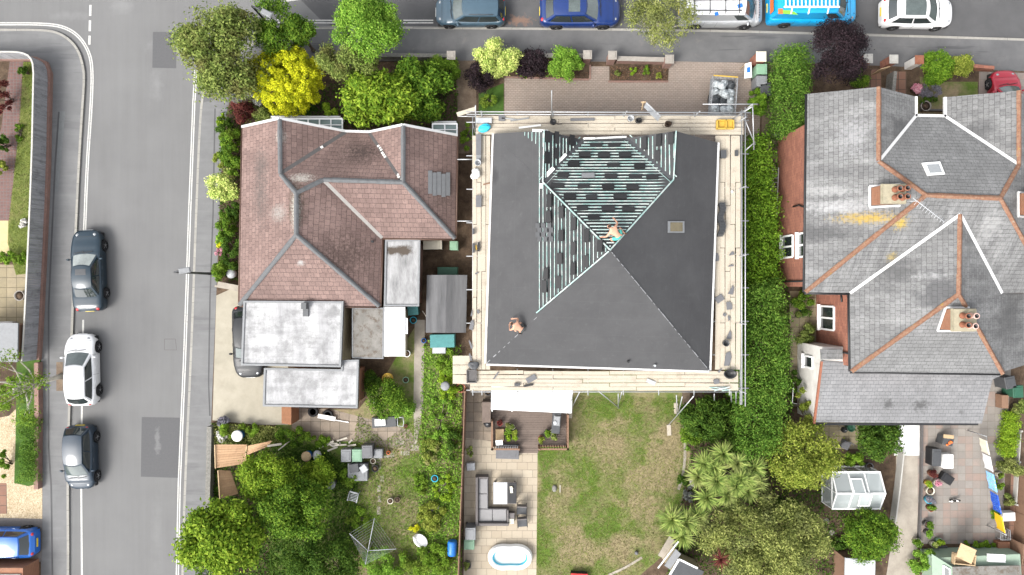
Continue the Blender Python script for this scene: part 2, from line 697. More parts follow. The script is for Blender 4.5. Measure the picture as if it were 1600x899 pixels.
# ------------------------------------------------------------------ materials
def mk():
    M = MAT
    # asphalt road with worn light streaks, patches of its own
    t = NT('asphalt')
    c = t.ramp(t.noise(.35, 5, .6), [(.3, (.112, .111, .11)), (.7, (.136, .135, .133))])
    c = t.mix(t.ramp(t.noise(1.0, 5, .65, stretch=(2.2, .12, 1), rot=-.035), [(.35, 0), (.8, .4)]), c, (.165, .165, .165))
    c = t.mix(t.math('MULTIPLY', t.noise(55, 2, .8), .35), c, (.06, .06, .062))
    for (x, y, rx, ry, k) in ((300, 70, 3, 1.2, .5), (244, 130, .5, 1.3, .45), (255, 690, .35, 1.5, .45), (245, 830, .4, 3, .3), (110, 25, 1.5, .35, .4), (190, 10, .9, .8, .4)):
        c = t.mix(t.math('MULTIPLY', t.blob(x, y, 0, rx, ry, .55, 1.6, .5), k * .6), c, (.22, .22, .22))
    t.bump(t.noise(70, 2, .7), .25, .01)
    M['asphalt'] = t.out(c, .9)
    t = NT('side_road_asphalt')
    c = t.ramp(t.noise(.5, 5, .65), [(.3, (.06, .06, .061)), (.7, (.088, .087, .088))])
    c = t.mix(t.math('MULTIPLY', t.noise(60, 2, .8), .4), c, (.035, .035, .036))
    c = t.mix(t.math('MULTIPLY', t.blob(812, 32, 0, 1.5, .6, .6, 3, .15), .55), c, (.2, .11, .07))
    M['asphalt_dark'] = t.out(c, .9)
    t = NT('patch_asphalt')
    c = t.ramp(t.noise(9, 5, .7), [(.2, (.066, .066, .068)), (.8, (.082, .082, .084))])
    c = t.mix(t.blob(246, 690, 0, .35, 1.6, .6, 2.5, .2), c, (.115, .115, .116))
    M['patch'] = t.out(c, .9)
    t = NT('pavement_asphalt')
    c = t.ramp(t.noise(.6, 6, .7), [(.3, (.115, .115, .116)), (.7, (.155, .155, .155))])
    c = t.mix(t.ramp(t.noise(1.3, 4, .6, stretch=(.25, 2.4, 1)), [(.5, 0), (.8, .4)]), c, (.2, .2, .2))
    c = t.mix(t.ramp(t.noise(.9, 3, .7, stretch=(.15, 1.5, 1)), [(.60, 0), (.66, .35)]), c, (.075, .075, .078))
    c = t.mix(t.math('MULTIPLY', t.noise(60, 2, .8), .3), c, (.07, .07, .07))
    M['pavement'] = t.out(c, .9)
    t = NT('dark_pavement')
    c = t.ramp(t.noise(.7, 6, .7), [(.3, (.085, .085, .087)), (.7, (.125, .124, .124))])
    c = t.mix(t.ramp(t.noise(.7, 4, .7, stretch=(.12, 1.8, 1)), [(.58, 0), (.63, .6)]), c, (.045, .045, .048))
    c = t.mix(t.ramp(t.noise(1.3, 5, .7), [(.6, 0), (.75, .35)]), c, (.19, .17, .15))
    c = t.mix(t.math('MULTIPLY', t.noise(60, 2, .8), .3), c, (.05, .05, .05))
    M['pavement2'] = t.out(c, .9)
    t = NT('kerb_concrete')
    b = t.brick(.9, 3.0, .012, (.27, .26, .235), (.22, .215, .2), (.1, .1, .09), vec=t.mapv(t.pos(), rot=pi / 2))
    M['kerb'] = t.out(t.mix(t.ramp(t.noise(6, 5, .7), [(.35, .5), (.7, 0)]), b.outputs[0], (.16, .15, .13)), .85)
    t = NT('road_paint')
    c = t.mix(t.ramp(t.noise(9, 6, .75), [(.3, .75), (.5, .12)]), (.42, .415, .39), (.15, .15, .15))
    M['paint'] = t.out(c, .7)
    t = NT('faded_line')
    c = t.mix(t.ramp(t.noise(7, 6, .75), [(.34, .85), (.6, .1)]), (.3, .295, .26), (.14, .14, .14))
    M['faded'] = t.out(c, .75)
    # soil, grass
    t = NT('soil')
    c = t.ramp(t.noise(2.2, 8, .7), [(.3, (.03, .02, .012)), (.55, (.075, .05, .032)), (.8, (.13, .095, .065))])
    t.bump(t.noise(12, 6, .7), .6, .05)
    M['soil'] = t.out(c, .95)
    t = NT('dry_soil')
    c = t.ramp(t.noise(2.2, 8, .7), [(.3, (.085, .06, .042)), (.55, (.14, .105, .075)), (.8, (.21, .165, .12))])
    t.bump(t.noise(12, 6, .7), .5, .03)
    M['dry_soil'] = t.out(c, .95)
    t = NT('wide_ground')
    c = t.ramp(t.noise(.3, 8, .7), [(.35, (.03, .05, .012)), (.55, (.07, .075, .025)), (.75, (.1, .085, .055))])
    M['ground'] = t.out(c, .95)
    def lawn(name, g1, g2, straw, a, b, extra=()):
        t = NT(name)
        g = t.ramp(t.noise(5, 6, .75), [(.3, g1), (.7, g2)])
        f = t.math('ADD', t.math('MULTIPLY', t.noise(.33, 4, .62), .75), t.math('MULTIPLY', t.noise(3.2, 7, .8), .25))
        for (x, y, rx, ry, k) in extra:
            f = t.math('ADD', f, t.math('MULTIPLY', t.blob(x, y, .1, rx, ry, .45, 1.1, .3), k))
        c = t.mix(t.ramp(f, [(a, 0), (b, 1)]), g, t.ramp(t.noise(4.5, 7, .8), [(.3, sc(straw, .62)), (.55, straw), (.75, sc(straw, 1.3))]))
        t.bump(t.noise(30, 5, .8), .7, .03)
        return t.out(c, .95)
    dry = [(965, 700, 2.9, 1.8, .12), (890, 745, 1.7, 1.8, .1), (1030, 740, 1.6, 3.0, .16), (900, 850, 2.4, 1.8, .12), (990, 830, 2.4, 2.6, .1),
           (1050, 690, .9, 1.9, .2), (1000, 790, 1.5, 1.2, .12), (960, 640, 3.2, 1.1, -.14), (925, 832, .8, .8, -.22), (852, 700, .7, 5, -.14), (990, 665, 1.0, 1.0, -.08), (955, 825, .8, .6, -.2), (1000, 700, 1.0, 2, -.05)]
    M['lawn'] = lawn('lawn_grass', (.045, .085, .008), (.082, .125, .018), (.2, .165, .09), .44, .6, dry)
    M['lawn_worn'] = lawn('worn_grass', (.05, .09, .010), (.09, .14, .02), (.21, .165, .1), .44, .6)
    M['lawn_strip'] = lawn('strip_grass', (.06, .085, .016), (.12, .14, .03), (.2, .17, .07), .5, .72)
    M['lawn_green'] = lawn('green_grass', (.03, .07, .008), (.05, .1, .015), (.1, .12, .03), .55, .8)
    # paving
    def paving(name, w, h, mort, c1, c2, cm, rot=0, offset=.5, blot=(.1, .09, .08), bk=.35, alt=None):
        t = NT(name)
        b = t.brick(w, h, mort, c1, c2, cm, vec=t.pos(), rot=rot, offset=offset)
        c = b.outputs[0]
        if alt:
            b2 = t.brick(w, h, mort, (0, 0, 0), (1, 1, 1), (0, 0, 0), vec=t.mapv(t.pos(), loc=(w * 7, h * 12, 0)), rot=rot, offset=offset)
            c = t.mix(t.ramp(b2.outputs[0], [(.6, 0), (.85, .6)]), c, alt)
        c = t.mix(t.ramp(t.noise(1.6, 8, .75), [(.4, 0), (.75, bk)]), c, blot)
        c = t.mix(t.math('MULTIPLY', t.noise(26, 4, .75), .35), c, sc(blot, .7))
        t.bump(t.math('SUBTRACT', t.noise(30, 3), t.math('MULTIPLY', b.outputs['Fac'], 1.6)), .5, .02)
        return t.out(c, .88)
    M['pavers'] = paving('block_paving', .22, .11, .012, (.3, .24, .2), (.255, .2, .165), (.16, .13, .105), blot=(.2, .175, .15), bk=.5)
    M['patio'] = paving('sandstone_slabs', .62, .46, .012, (.36, .315, .245), (.31, .265, .2), (.18, .15, .115), bk=.3, blot=(.27, .22, .16))
    M['patio_old'] = paving('old_slabs', .58, .58, .014, (.3, .24, .18), (.22, .18, .14), (.1, .08, .055), bk=.5, offset=0)
    M['slabs_yellow'] = paving('yellow_slabs', .6, .6, .016, (.29, .24, .15), (.24, .2, .12), (.11, .09, .05), offset=0, bk=.4)
    M['slabs_multi'] = paving('mixed_slabs', .45, .45, .012, (.19, .168, .15), (.235, .212, .188), (.155, .135, .115), offset=0, blot=(.16, .15, .135), bk=.85, alt=(.26, .165, .13))
    M['red_pavers'] = paving('red_pavers', .2, .2, .02, (.15, .075, .065), (.11, .055, .05), (.12, .095, .09), offset=0, bk=.2)
    M['red_path'] = paving('red_brick_path', .45, .6, .016, (.22, .115, .075), (.18, .09, .06), (.08, .055, .04), bk=.4, offset=0)
    t = NT('drive_concrete')
    c = t.ramp(t.noise(.8, 7, .7), [(.3, (.225, .205, .16)), (.7, (.3, .275, .22))])
    c = t.mix(t.ramp(t.noise(2.5, 7, .75), [(.5, 0), (.8, .5)]), c, (.2, .175, .13))
    M['concrete'] = t.out(c, .9)
    t = NT('path_concrete')
    c = t.ramp(t.noise(1.1, 8, .75), [(.3, (.19, .165, .135)), (.7, (.31, .28, .235))])
    M['path'] = t.out(c, .9)
    t = NT('white_concrete')
    M['white_slab'] = t.out(t.ramp(t.noise(1.5, 6, .7), [(.3, (.42, .42, .41)), (.7, (.56, .56, .55))]), .85)
    t = NT('gravel')
    v = t.n("ShaderNodeTexVoronoi")
    t.l(t.pos(), v.inputs['Vector'])
    v.inputs['Scale'].default_value = 22
    c = t.ramp(v.outputs['Color'], [(.1, (.22, .17, .1)), (.5, (.36, .29, .19)), (.9, (.5, .43, .32))])
    t.bump(v.outputs['Distance'], .6, .03)
    M['gravel'] = t.out(t.mix(t.ramp(t.noise(1.2, 5), [(.4, .35), (.7, 0)]), c, (.25, .19, .11)), .9)
    # roofs
    def tiles(name, w, h, c1, c2, cm, mort=.008, stains=(), streak=None, streak_k=.4, bump=.7, rough=.85, course=.35):
        t = NT(name)
        b = t.brick(w, h, mort, c1, c2, cm, smooth=.3)
        c = b.outputs[0]
        b3 = t.brick(w, h, mort, (0, 0, 0), (1, 1, 1), (.4, .4, .4), vec=t.mapv(t.uv(), loc=(w * 31, h * 14, 0)))
        c = t.mix(t.ramp(b3.outputs[0], [(.35, .0), (.95, course)]), c, sc(c1, 1.45))
        if streak:
            nz = t.noise(1.0, 5, .7, vec=t.uv(), stretch=(1.9, .22, 1))
            c = t.mix(t.ramp(nz, [(.45, 0), (.72, streak_k)]), c, streak)
        c = t.mix(t.ramp(t.noise(.55, 7, .72), [(.38, .45), (.6, 0)]), c, sc(c2, .55))
        c = t.mix(t.ramp(t.noise(15, 5, .7), [(.56, 0), (.66, .75)]), c, sc(cm, .75))
        c = t.mix(t.ramp(t.noise(19, 4, .7, stretch=(1, 1.3, 1)), [(.66, 0), (.72, .35)]), c, (.3, .29, .27))
        for (x, y, z, rx, ry, col, k, ns, th, rot) in stains:
            c = t.mix(t.math('MULTIPLY', t.blob(x, y, z, rx, ry, th, ns, .3, rot), k), c, col)
        sep = t.n("ShaderNodeSeparateXYZ")
        t.l(t.uv(), sep.inputs[0])
        saw = t.math('FRACT', t.math('DIVIDE', sep.outputs[1], h))
        hgt = t.math('SUBTRACT', t.math('MULTIPLY', t.math('SUBTRACT', 1.0, saw), .8), t.math('MULTIPLY', b.outputs['Fac'], .8))
        t.bump(hgt, bump, .03)
        return t.out(c, rough)
    gw = (.38, .36, .32)
    M['tile_brown'] = tiles('brown_tiles', .33, .30, (.168, .114, .1), (.132, .088, .078), (.042, .029, .026), stains=[
        (432, 332, 5, 1.0, .85, (.2, .185, .17), .8, 11, .62, 0), (462, 320, 5.3, .7, 2.2, (.05, .036, .024), .9, 6, .5, 0), (462, 330, 5.4, .45, 1.9, gw, .8, 12, .62, 0),
        (345 + 60, 255, 4, .8, 1.2, (.07, .06, .055), .5, 4, .5, 0), (440, 215, 4.5, .5, .8, gw, .7, 12, .68, 0), (470, 278, 5, 1.2, .5, gw, .8, 12, .66, 0), (560, 235, 4.2, 2.2, 1.4, (.035, .025, .022), .85, 9, .72, 0), (540, 400, 4, 3, 2.5, (.05, .033, .028), .8, 8, .8, 0), (405, 300, 4, 1.2, 4, (.07, .06, .055), .7, 7, .7, 0), (690, 300, 4, 1.2, 3, (.05, .035, .03), .6, 8, .8, 0),
        (475, 412, 4, .3, .25, (.27, .27, .26), .8, 4, .5, 0), (430, 485, 3, 1.2, .25, (.2, .2, .19), .6, 5, .5, 0), (545, 255, 4.2, 2.2, 1.0, (.06, .04, .035), .45, 9, .62, 0)], streak=(.215, .15, .135), streak_k=.4)
    slate1, slate2, slatem = (.1, .1, .1), (.132, .131, .13), (.046, .046, .046)
    M['slate'] = tiles('grey_slates', .30, .235, slate1, slate2, slatem, streak=(.28, .28, .275), streak_k=.55, course=.75, stains=[
        (1352, 342, 6.2, 2.2, .5, (.3, .2, .03), .8, 8, .58, .06), (1400, 350, 6.6, .6, .55, (.32, .22, .03), .8, 8, .6, 0), (1392, 402, 6, .45, .45, (.3, .22, .06), .7, 9, .6, 0),
        (1310, 325, 5.8, 3.0, .6, (.3, .3, .3), .6, 4.5, .6, .05), (1300, 298, 5.8, 2.2, .5, (.27, .27, .265), .55, 5, .6, .05),
        (1285, 365, 5.5, 2.2, .7, (.05, .05, .051), .7, 2.4, .45, 0), (1540, 355, 6.5, 1.2, 1.2, (.28, .28, .275), .5, 4, .6, -.5), (1440, 432, 6, 1.4, .35, (.28, .28, .28), .55, 7, .6, 0), (1325, 215, 5.6, 1.4, 2.2, (.24, .24, .245), .55, 6, .75, 0),
        (1400, 420, 6, 1.4, 1.0, (.055, .055, .056), .65, 2.4, .45, 0), (1585, 500, 5, 1.6, 2.4, (.055, .055, .055), .65, 2.2, .45, 0), (1410, 205, 5.8, 1.0, 1.6, (.052, .052, .053), .65, 2.4, .45, 0), (1525, 205, 5.8, 1.2, 1.2, (.052, .052, .053), .65, 2.4, .45, 0), (1450, 455, 5.8, 1.6, 1.4, (.058, .058, .06), .8, 1.8, .45, 0)])
    M['slate_light'] = tiles('pale_grey_slates', .30, .22, (.155, .156, .159), (.18, .18, .183), (.085, .085, .087), streak=(.215, .215, .22), streak_k=.4, course=.3, stains=[
        (1390, 632, 3.0, .45, .45, (.06, .06, .06), .9, 5, .45, 0), (1440, 634, 3, .7, .5, (.06, .06, .06), .9, 5, .45, 0), (1505, 645, 3, .2, .2, (.08, .08, .08), .8, 3, .5, 0)])
    M['slate_front'] = tiles('mid_grey_slates', .30, .22, (.125, .125, .125), (.15, .15, .149), (.055, .055, .055), streak=(.22, .22, .22), streak_k=.4)
    t = NT('roofing_felt')
    c = t.ramp(t.noise(.5, 7, .7), [(.3, (.037, .037, .0385)), (.7, (.052, .052, .0535))])
    c = t.mix(t.ramp(t.noise(3.5, 7, .8), [(.56, 0), (.72, .35)]), c, (.085, .085, .085))
    c = t.mix(t.ramp(t.noise(2.2, 6, .7, stretch=(1, .35, 1)), [(.6, 0), (.8, .3)]), c, (.075, .075, .075))
    br = t.brick(9, 1.0, .008, (1, 1, 1), (1, 1, 1), (0, 0, 0))
    c = t.mix(t.math('MULTIPLY', br.outputs['Fac'], .3), c, (.07, .07, .071))
    c = t.mix(t.math('MULTIPLY', t.blob(772, 275, 5.2, .35, .7, .5, 2, .3), .5), c, (.012, .012, .013))
    t.bump(t.noise(45, 3), .15, .01)
    M['felt'] = t.out(c, .75)
    t = NT('new_slate')
    ri = t.n("ShaderNodeNewGeometry").outputs['Random Per Island']
    M['new_slate'] = t.out(t.ramp(ri, [(0, (.008, .008, .009)), (1, (.02, .02, .021))]), .6)
    M['slate_scrap'] = plain('grey_slate_scrap', (.10, .10, .105), .6)
    t = NT('batten_wood')
    ri = t.n("ShaderNodeNewGeometry").outputs['Random Per Island']
    c = t.mix(t.ramp(t.noise(3, 3), [(.4, 0), (.6, 1)]), (.2, .31, .29), (.35, .395, .375))
    M['batten'] = t.out(c, .8)
    t = NT('flat_roof_felt')
    st = t.noise(.8, 6, .7, stretch=(2.2, .28, 1))
    c = t.mix(t.ramp(st, [(.36, 0), (.66, .75)]), (.37, .37, .37), (.19, .19, .195))
    c = t.mix(t.ramp(t.noise(.9, 6, .75, stretch=(.25, 2.4, 1)), [(.5, 0), (.7, .5)]), c, (.14, .14, .145))
    c = t.mix(t.ramp(t.noise(.6, 8, .8), [(.46, 0), (.64, .8)]), c, (.13, .13, .13))
    c = t.mix(t.ramp(t.noise(3.5, 8, .8), [(.56, 0), (.68, .5)]), c, (.08, .08, .08))
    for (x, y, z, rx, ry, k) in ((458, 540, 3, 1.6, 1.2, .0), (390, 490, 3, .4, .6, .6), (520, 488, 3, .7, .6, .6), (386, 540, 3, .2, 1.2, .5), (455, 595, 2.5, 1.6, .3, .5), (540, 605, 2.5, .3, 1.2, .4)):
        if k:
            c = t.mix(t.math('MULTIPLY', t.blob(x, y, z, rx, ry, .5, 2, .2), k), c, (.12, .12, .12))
    M['flat_white'] = t.out(c, .8)
    t = NT('old_flat_roof')
    c = t.ramp(t.noise(1.2, 8, .75), [(.3, (.1, .095, .085)), (.7, (.19, .18, .165))])
    c = t.mix(t.ramp(t.noise(2.5, 8, .8), [(.5, 0), (.6, .8)]), c, (.075, .055, .038))
    M['flat_old'] = t.out(c, .9)
    t = NT('stained_flat_roof')
    c = t.ramp(t.noise(1.0, 8, .75, stretch=(1.8, .5, 1)), [(.3, (.1, .1, .1)), (.7, (.33, .33, .33))])
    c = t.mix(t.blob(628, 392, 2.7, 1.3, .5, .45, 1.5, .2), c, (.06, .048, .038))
    M['flat_stain'] = t.out(c, .85)
    t = NT('grey_felt')
    c = t.ramp(t.noise(.8, 7, .7, stretch=(2.4, .3, 1)), [(.3, (.055, .055, .057)), (.7, (.115, .115, .118))])
    M['grey_felt'] = t.out(c, .85)
    # masonry, wood, metal
    def bricks(name, c1, c2, cm, w=.225, h=.075):
        t = NT(name)
        b = t.brick(w, h, .009, c1, c2, cm)
        c = t.mix(t.ramp(t.noise(1.5, 6, .7), [(.4, .35), (.7, 0)]), b.outputs[0], sc(c2, .55))
        t.bump(t.math('SUBTRACT', 1.0, b.outputs['Fac']), .4, .01)
        return t.out(c, .9)
    M['brick'] = bricks('red_brick', (.33, .14, .092), (.23, .095, .066), (.14, .075, .055), .33, .16)
    M['brick_brown'] = bricks('brown_brick', (.27, .14, .11), (.2, .11, .085), (.22, .19, .17))
    M['brick_orange'] = bricks('orange_brick', (.3, .13, .07), (.24, .1, .055), (.2, .15, .11))
    t = NT('render_white')
    M['render'] = t.out(t.ramp(t.noise(1.5, 7, .7), [(.3, (.42, .4, .37)), (.7, (.58, .56, .53))]), .85)
    M['render_cream'] = plain('cream_render', (.42, .36, .25), .85)
    M['flint'] = plain('flint_wall', (.15, .145, .13), .9, var=.55, scale=9, fine=22)
    M['capstone'] = plain('cap_stone', (.24, .22, .195), .85, var=.25, scale=5)
    M['cap_white'] = plain('white_cap', (.33, .32, .295), .8, var=.15)
    M['terracotta'] = plain('terracotta', (.2, .078, .045), .8, var=.3)
    M['ridge_terracotta'] = plain('ridge_terracotta', (.17, .088, .056), .85, var=.5, scale=4)
    t = NT('ridge_terracotta_worn')
    c = t.ramp(t.noise(7, 6, .75), [(.3, (.1, .055, .038)), (.5, (.175, .088, .055)), (.62, (.19, .125, .085)), (.75, (.2, .185, .16))])
    c = t.mix(t.ramp(t.noise(2.2, 5, .75), [(.6, 0), (.7, .6)]), c, (.3, .2, .03))
    M['ridge_terracotta'] = t.out(c, .9)
    M['ridge_grey'] = plain('ridge_grey', (.092, .095, .098), .85, var=.3, scale=5)
    M['lead'] = plain('lead', (.075, .07, .068), .6, var=.3)
    M['mortar'] = plain('mortar', (.5, .48, .45), .85, var=.25)
    M['upvc'] = plain('white_plastic', (.72, .72, .71), .4, var=.06)
    M['gutter_white'] = plain('white_gutter', (.45, .45, .445), .5, var=.1)
    M['gutter_brown'] = plain('brown_gutter', (.07, .04, .028), .5)
    M['black_plastic'] = plain('black_plastic', (.018, .018, .019), .45, var=.3)
    M['dark_grey'] = plain('dark_grey_plastic', (.05, .052, .055), .5, var=.25)
    M['mid_grey'] = plain('mid_grey_plastic', (.16, .165, .17), .55, var=.2)
    M['pale_grey'] = plain('pale_grey_plastic', (.32, .33, .34), .5, var=.15)
    M['white'] = plain('white_paint', (.7, .7, .69), .5, var=.08)
    M['cream'] = plain('cream_plastic', (.5, .47, .38), .5, var=.12)
    M['steel'] = plain('galvanised_tube', (.33, .335, .34), .45, .55, .5, var=.2, scale=5)
    M['grey_metal'] = plain('grey_metal', (.22, .225, .23), .5, .5, .4)
    M['blue_plastic'] = plain('blue_plastic', (.02, .13, .42), .4, var=.15)
    M['cyan_plastic'] = plain('cyan_plastic', (.03, .36, .5), .4, var=.12)
    M['teal'] = plain('teal_tarp', (.05, .17, .17), .6, var=.3)
    M['green_plastic'] = plain('green_plastic', (.16, .27, .18), .5, var=.15)
    M['dark_green'] = plain('dark_green_plastic', (.02, .075, .045), .5)
    M['yellow_plastic'] = plain('yellow_plastic', (.42, .27, .045), .45, var=.12)
    M['yellow_cloth'] = plain('yellow_cloth', (.55, .32, .01), .9, var=.12)
    M['orange_plastic'] = plain('orange_plastic', (.55, .13, .03), .45)
    M['red_plastic'] = plain('red_plastic', (.4, .03, .03), .45)
    M['cloth_white'] = plain('white_cloth', (.6, .6, .58), .9, var=.15)
    M['pink_cloth'] = plain('pale_pink_cloth', (.42, .33, .28), .9, var=.3, scale=9)
    M['grey_cushion'] = plain('grey_cushion', (.2, .195, .195), .95, var=.1)
    M['rattan'] = plain('dark_rattan', (.105, .095, .092), .7, var=.35, scale=30, fine=70)
    M['skin'] = plain('skin', (.42, .23, .155), .55, var=.12, scale=9)
    M['hair'] = plain('dark_hair', (.03, .018, .011), .8)
    M['shorts_teal'] = plain('teal_shorts', (.06, .33, .28), .9, var=.12)
    M['shorts_khaki'] = plain('grey_shorts', (.06, .062, .06), .9)
    M['boot'] = plain('brown_boot', (.08, .045, .025), .8)
    M['water'] = plain('pool_water', (.5, .62, .63), .05, spec=.5, var=.05)
    def wood(name, c1, c2, sx=.6, sy=9, rough=.85, grain=5):
        t = NT(name)
        ri = t.n("ShaderNodeNewGeometry").outputs['Random Per Island']
        c = t.ramp(t.noise(grain, 6, .7, vec=t.uv(), stretch=(sx, sy, 1)), [(.3, c1), (.7, c2)])
        c = t.mix(t.math('MULTIPLY', ri, .45), c, sc(c2, 1.15))
        c = t.mix(t.ramp(t.noise(2, 6, .75), [(.52, 0), (.72, .5)]), c, sc(c1, .6))
        c = t.mix(t.ramp(t.noise(1.1, 5, .7), [(.6, 0), (.75, .3)]), c, sc(c1, .75))
        return t.out(c, rough)
    M['board'] = wood('scaffold_wood', (.22, .18, .13), (.38, .345, .285), 4, 4)
    M['deck'] = wood('deck_wood', (.075, .055, .045), (.14, .11, .092), 2, 8)
    M['fence_grey'] = wood('weathered_fence', (.075, .075, .08), (.32, .32, .33), 9, .35, grain=3)
    M['fence_brown'] = wood('brown_fence', (.1, .055, .035), (.19, .115, .075), 8, .5)
    M['panel'] = wood('orange_panel_wood', (.38, .22, .12), (.55, .36, .22), .8, 7, grain=3)
    M['bark'] = wood('bark', (.06, .045, .032), (.15, .12, .095), 8, 1.2)
    M['bark_pale'] = wood('pale_bark', (.25, .23, .19), (.42, .39, .33), 8, 1.2)
    M['wood'] = wood('timber', (.22, .15, .08), (.38, .28, .17), 1, 6)
    t = NT('glass')
    t.b.inputs['Transmission Weight'].default_value = 0.0
    M['glass'] = t.out((.02, .026, .026), .04, spec=.9)
    t = NT('conservatory_glass')
    t.b.inputs['Alpha'].default_value = .62
    M['glass_pale'] = t.out((.2, .26, .25), .15, spec=.6)
    t = NT('greenhouse_glass')
    t.b.inputs['Alpha'].default_value = .6
    M['glass_clear'] = t.out((.42, .46, .46), .12, spec=.6)
    t = NT('polycarbonate')
    c = t.mix(t.ramp(t.noise(.8, 5, .7), [(.4, 0), (.7, .3)]), (.66, .66, .66), (.45, .45, .44))
    M['poly'] = t.out(c, .35)
    # leaves
    M['l_olive'] = leafmat('grey_green_leaves', (.045, .07, .02), (.105, .145, .045), (.2, .24, .09), (.14, .105, .045), .55)
    M['l_bright'] = leafmat('bright_leaves', (.04, .1, .012), (.1, .2, .03), (.19, .3, .06))
    M['l_yellow'] = leafmat('golden_leaves', (.2, .25, .006), (.44, .46, .012), (.66, .63, .025), trans=.15, g=(1, 1, 1))
    M['l_green'] = leafmat('green_leaves', (.022, .055, .007), (.055, .115, .014), (.13, .2, .03))
    M['l_tree'] = leafmat('sunny_leaves', (.035, .075, .008), (.095, .165, .016), (.2, .27, .04), nscale=.8)
    M['l_dark'] = leafmat('dark_leaves', (.014, .036, .006), (.032, .07, .011), (.07, .12, .022))
    M['l_hedge'] = leafmat('hedge_leaves', (.02, .054, .008), (.056, .122, .02), (.125, .205, .045))
    M['l_hedge2'] = leafmat('laurel_leaves', (.03, .075, .007), (.075, .15, .016), (.14, .23, .03))
    M['l_lime'] = leafmat('lime_leaves', (.06, .12, .01), (.13, .22, .02), (.24, .32, .04))
    M['l_varieg'] = leafmat('variegated_leaves', (.09, .15, .03), (.24, .31, .1), (.48, .5, .24), trans=.15)
    M['l_purple'] = leafmat('purple_leaves', (.007, .005, .006), (.016, .0105, .013), (.04, .024, .029), trans=.12, g=(1, 1, 1))
    M['l_red'] = leafmat('red_leaves', (.05, .012, .012), (.12, .03, .028), (.2, .07, .05), g=(1, 1, 1))
    M['l_olivey'] = leafmat('yellow_green_leaves', (.05, .08, .012), (.125, .165, .03), (.24, .27, .07), (.17, .15, .05), .25)
    M['l_olive2'] = leafmat('olive_tree_leaves', (.05, .07, .022), (.135, .16, .056), (.26, .28, .125), (.08, .095, .045), .5)
    M['l_spiky'] = leafmat('strap_leaves', (.05, .085, .025), (.115, .165, .05), (.215, .255, .1), (.27, .24, .11), .3, trans=.12)
    M['l_grey'] = leafmat('silver_leaves', (.1, .11, .1), (.19, .2, .18), (.3, .3, .28), g=(1, 1, 1))
    M['l_lav'] = leafmat('lavender_leaves', (.1, .1, .11), (.2, .195, .22), (.3, .28, .34), g=(1, 1, 1))
    M['l_flower_w'] = leafmat('white_petals', (.4, .38, .34), (.6, .58, .54), (.75, .74, .72), trans=.1, g=(1, 1, 1))
    M['l_pink'] = leafmat('pink_petals', (.35, .08, .14), (.5, .2, .26), (.6, .4, .42), trans=.1, g=(1, 1, 1))
    M['l_grass'] = leafmat('grass_blades', (.045, .075, .012), (.09, .125, .025), (.16, .18, .05), (.25, .2, .11), .9, nscale=.5, trans=.1)
    M['l_weed'] = leafmat('weed_leaves', (.04, .085, .01), (.085, .16, .018), (.16, .25, .04), (.13, .12, .03), .4)
    M['l_straw'] = leafmat('straw_blades', (.13, .1, .05), (.21, .165, .09), (.3, .25, .15), trans=.1, g=(1, 1, 1))
mk()

# ------------------------------------------------------------------ the setting: ground, roads, pavements
mb = MB()
mb.prism([(-95, -75), (95, -75), (95, 75), (-95, 75)], -.4, -.07)
struct(mb, 'ground', MAT['ground'])

kerb_left = [(-900, 46), (0, 46), (68, 46), (92, 50), (112, 62), (126, 80), (133, 104), (135, 125), (131, 180), (124, 300), (116, 500), (110, 680), (109, 770), (110, 899), (106, 1500)]
kerb_right = [(2500, 92), (1600, 61), (1250, 51), (1100, 47), (700, 43), (500, 42), (455, 47), (400, 64), (352, 96), (322, 132), (313, 160), (306, 330), (298, 560), (288, 760), (282, 1000), (276, 1500)]
KL = smooth_line([W(x, y, 0).to_2d() for x, y in kerb_left], 2)
KR = smooth_line([W(x, y, 0).to_2d() for x, y in kerb_right], 2)
mb = MB()
top_l = W(-900, -700).to_2d()
top_r = W(2500, -700).to_2d()
mb.prism([top_l] + KL + KR[::-1] + [top_r], -.069, 0)
struct(mb, 'road', MAT['asphalt'])
mb = MB()
mb.prism([W(x, y).to_2d() for x, y in [(372, -190), (2500, -160), (2500, 91), (1600, 60.5), (1250, 50.5), (1100, 46.5), (700, 42.5), (520, 41.5), (500, 30), (480, 10), (440, -30)]], -.02, .004)
struct(mb, 'side_road', MAT['asphalt_dark'])
# pavements
inner_l = [(62, 1500), (64, 899), (62, 600), (70, 400), (76, 260), (78, 160), (79, 116), (73, 101), (60, 95), (40, 94), (-900, 94)]
mb = MB()
mb.prism([p for p in offset_line(KL, -.06)] + [W(x, y, .1).to_2d() for x, y in inner_l], -.06, .1)
struct(mb, 'pavement', MAT['pavement'])
inner_r = [(330, 1500), (332, 899), (330, 790), (330, 660), (338, 460), (344, 300), (350, 200), (360, 150), (400, 110), (460, 95), (720, 95), (1192, 98), (1400, 106), (1560, 112), (2500, 146)]
mb = MB()
mb.prism(offset_line(KR[:len(KR)], .06) + [W(x, y, .1).to_2d() for x, y in inner_r], -.06, .098)
struct(mb, 'pavement', MAT['pavement2'])
mb = MB()
mb.prism([W(x, y, .1).to_2d() for x, y in [(312, 162), (306, 330), (298, 560), (288, 760), (282, 1000), (276, 1500), (330, 1500), (332, 899), (330, 790), (330, 660), (338, 460), (344, 300), (350, 200), (358, 150)]], .05, .102)
struct(mb, 'pavement', MAT['pavement'])
for k, (KK, sgn) in enumerate(((KL, -1), (KR, 1))):
    mb = MB()
    strip(mb, offset_line(KK, sgn * .07), .14, .107, .16)
    struct(mb, 'kerb', MAT['kerb'])
area([(372, -190), (2500, -160), (2500, -215), (372, -245)], .1, 'pavement', MAT['pavement'])
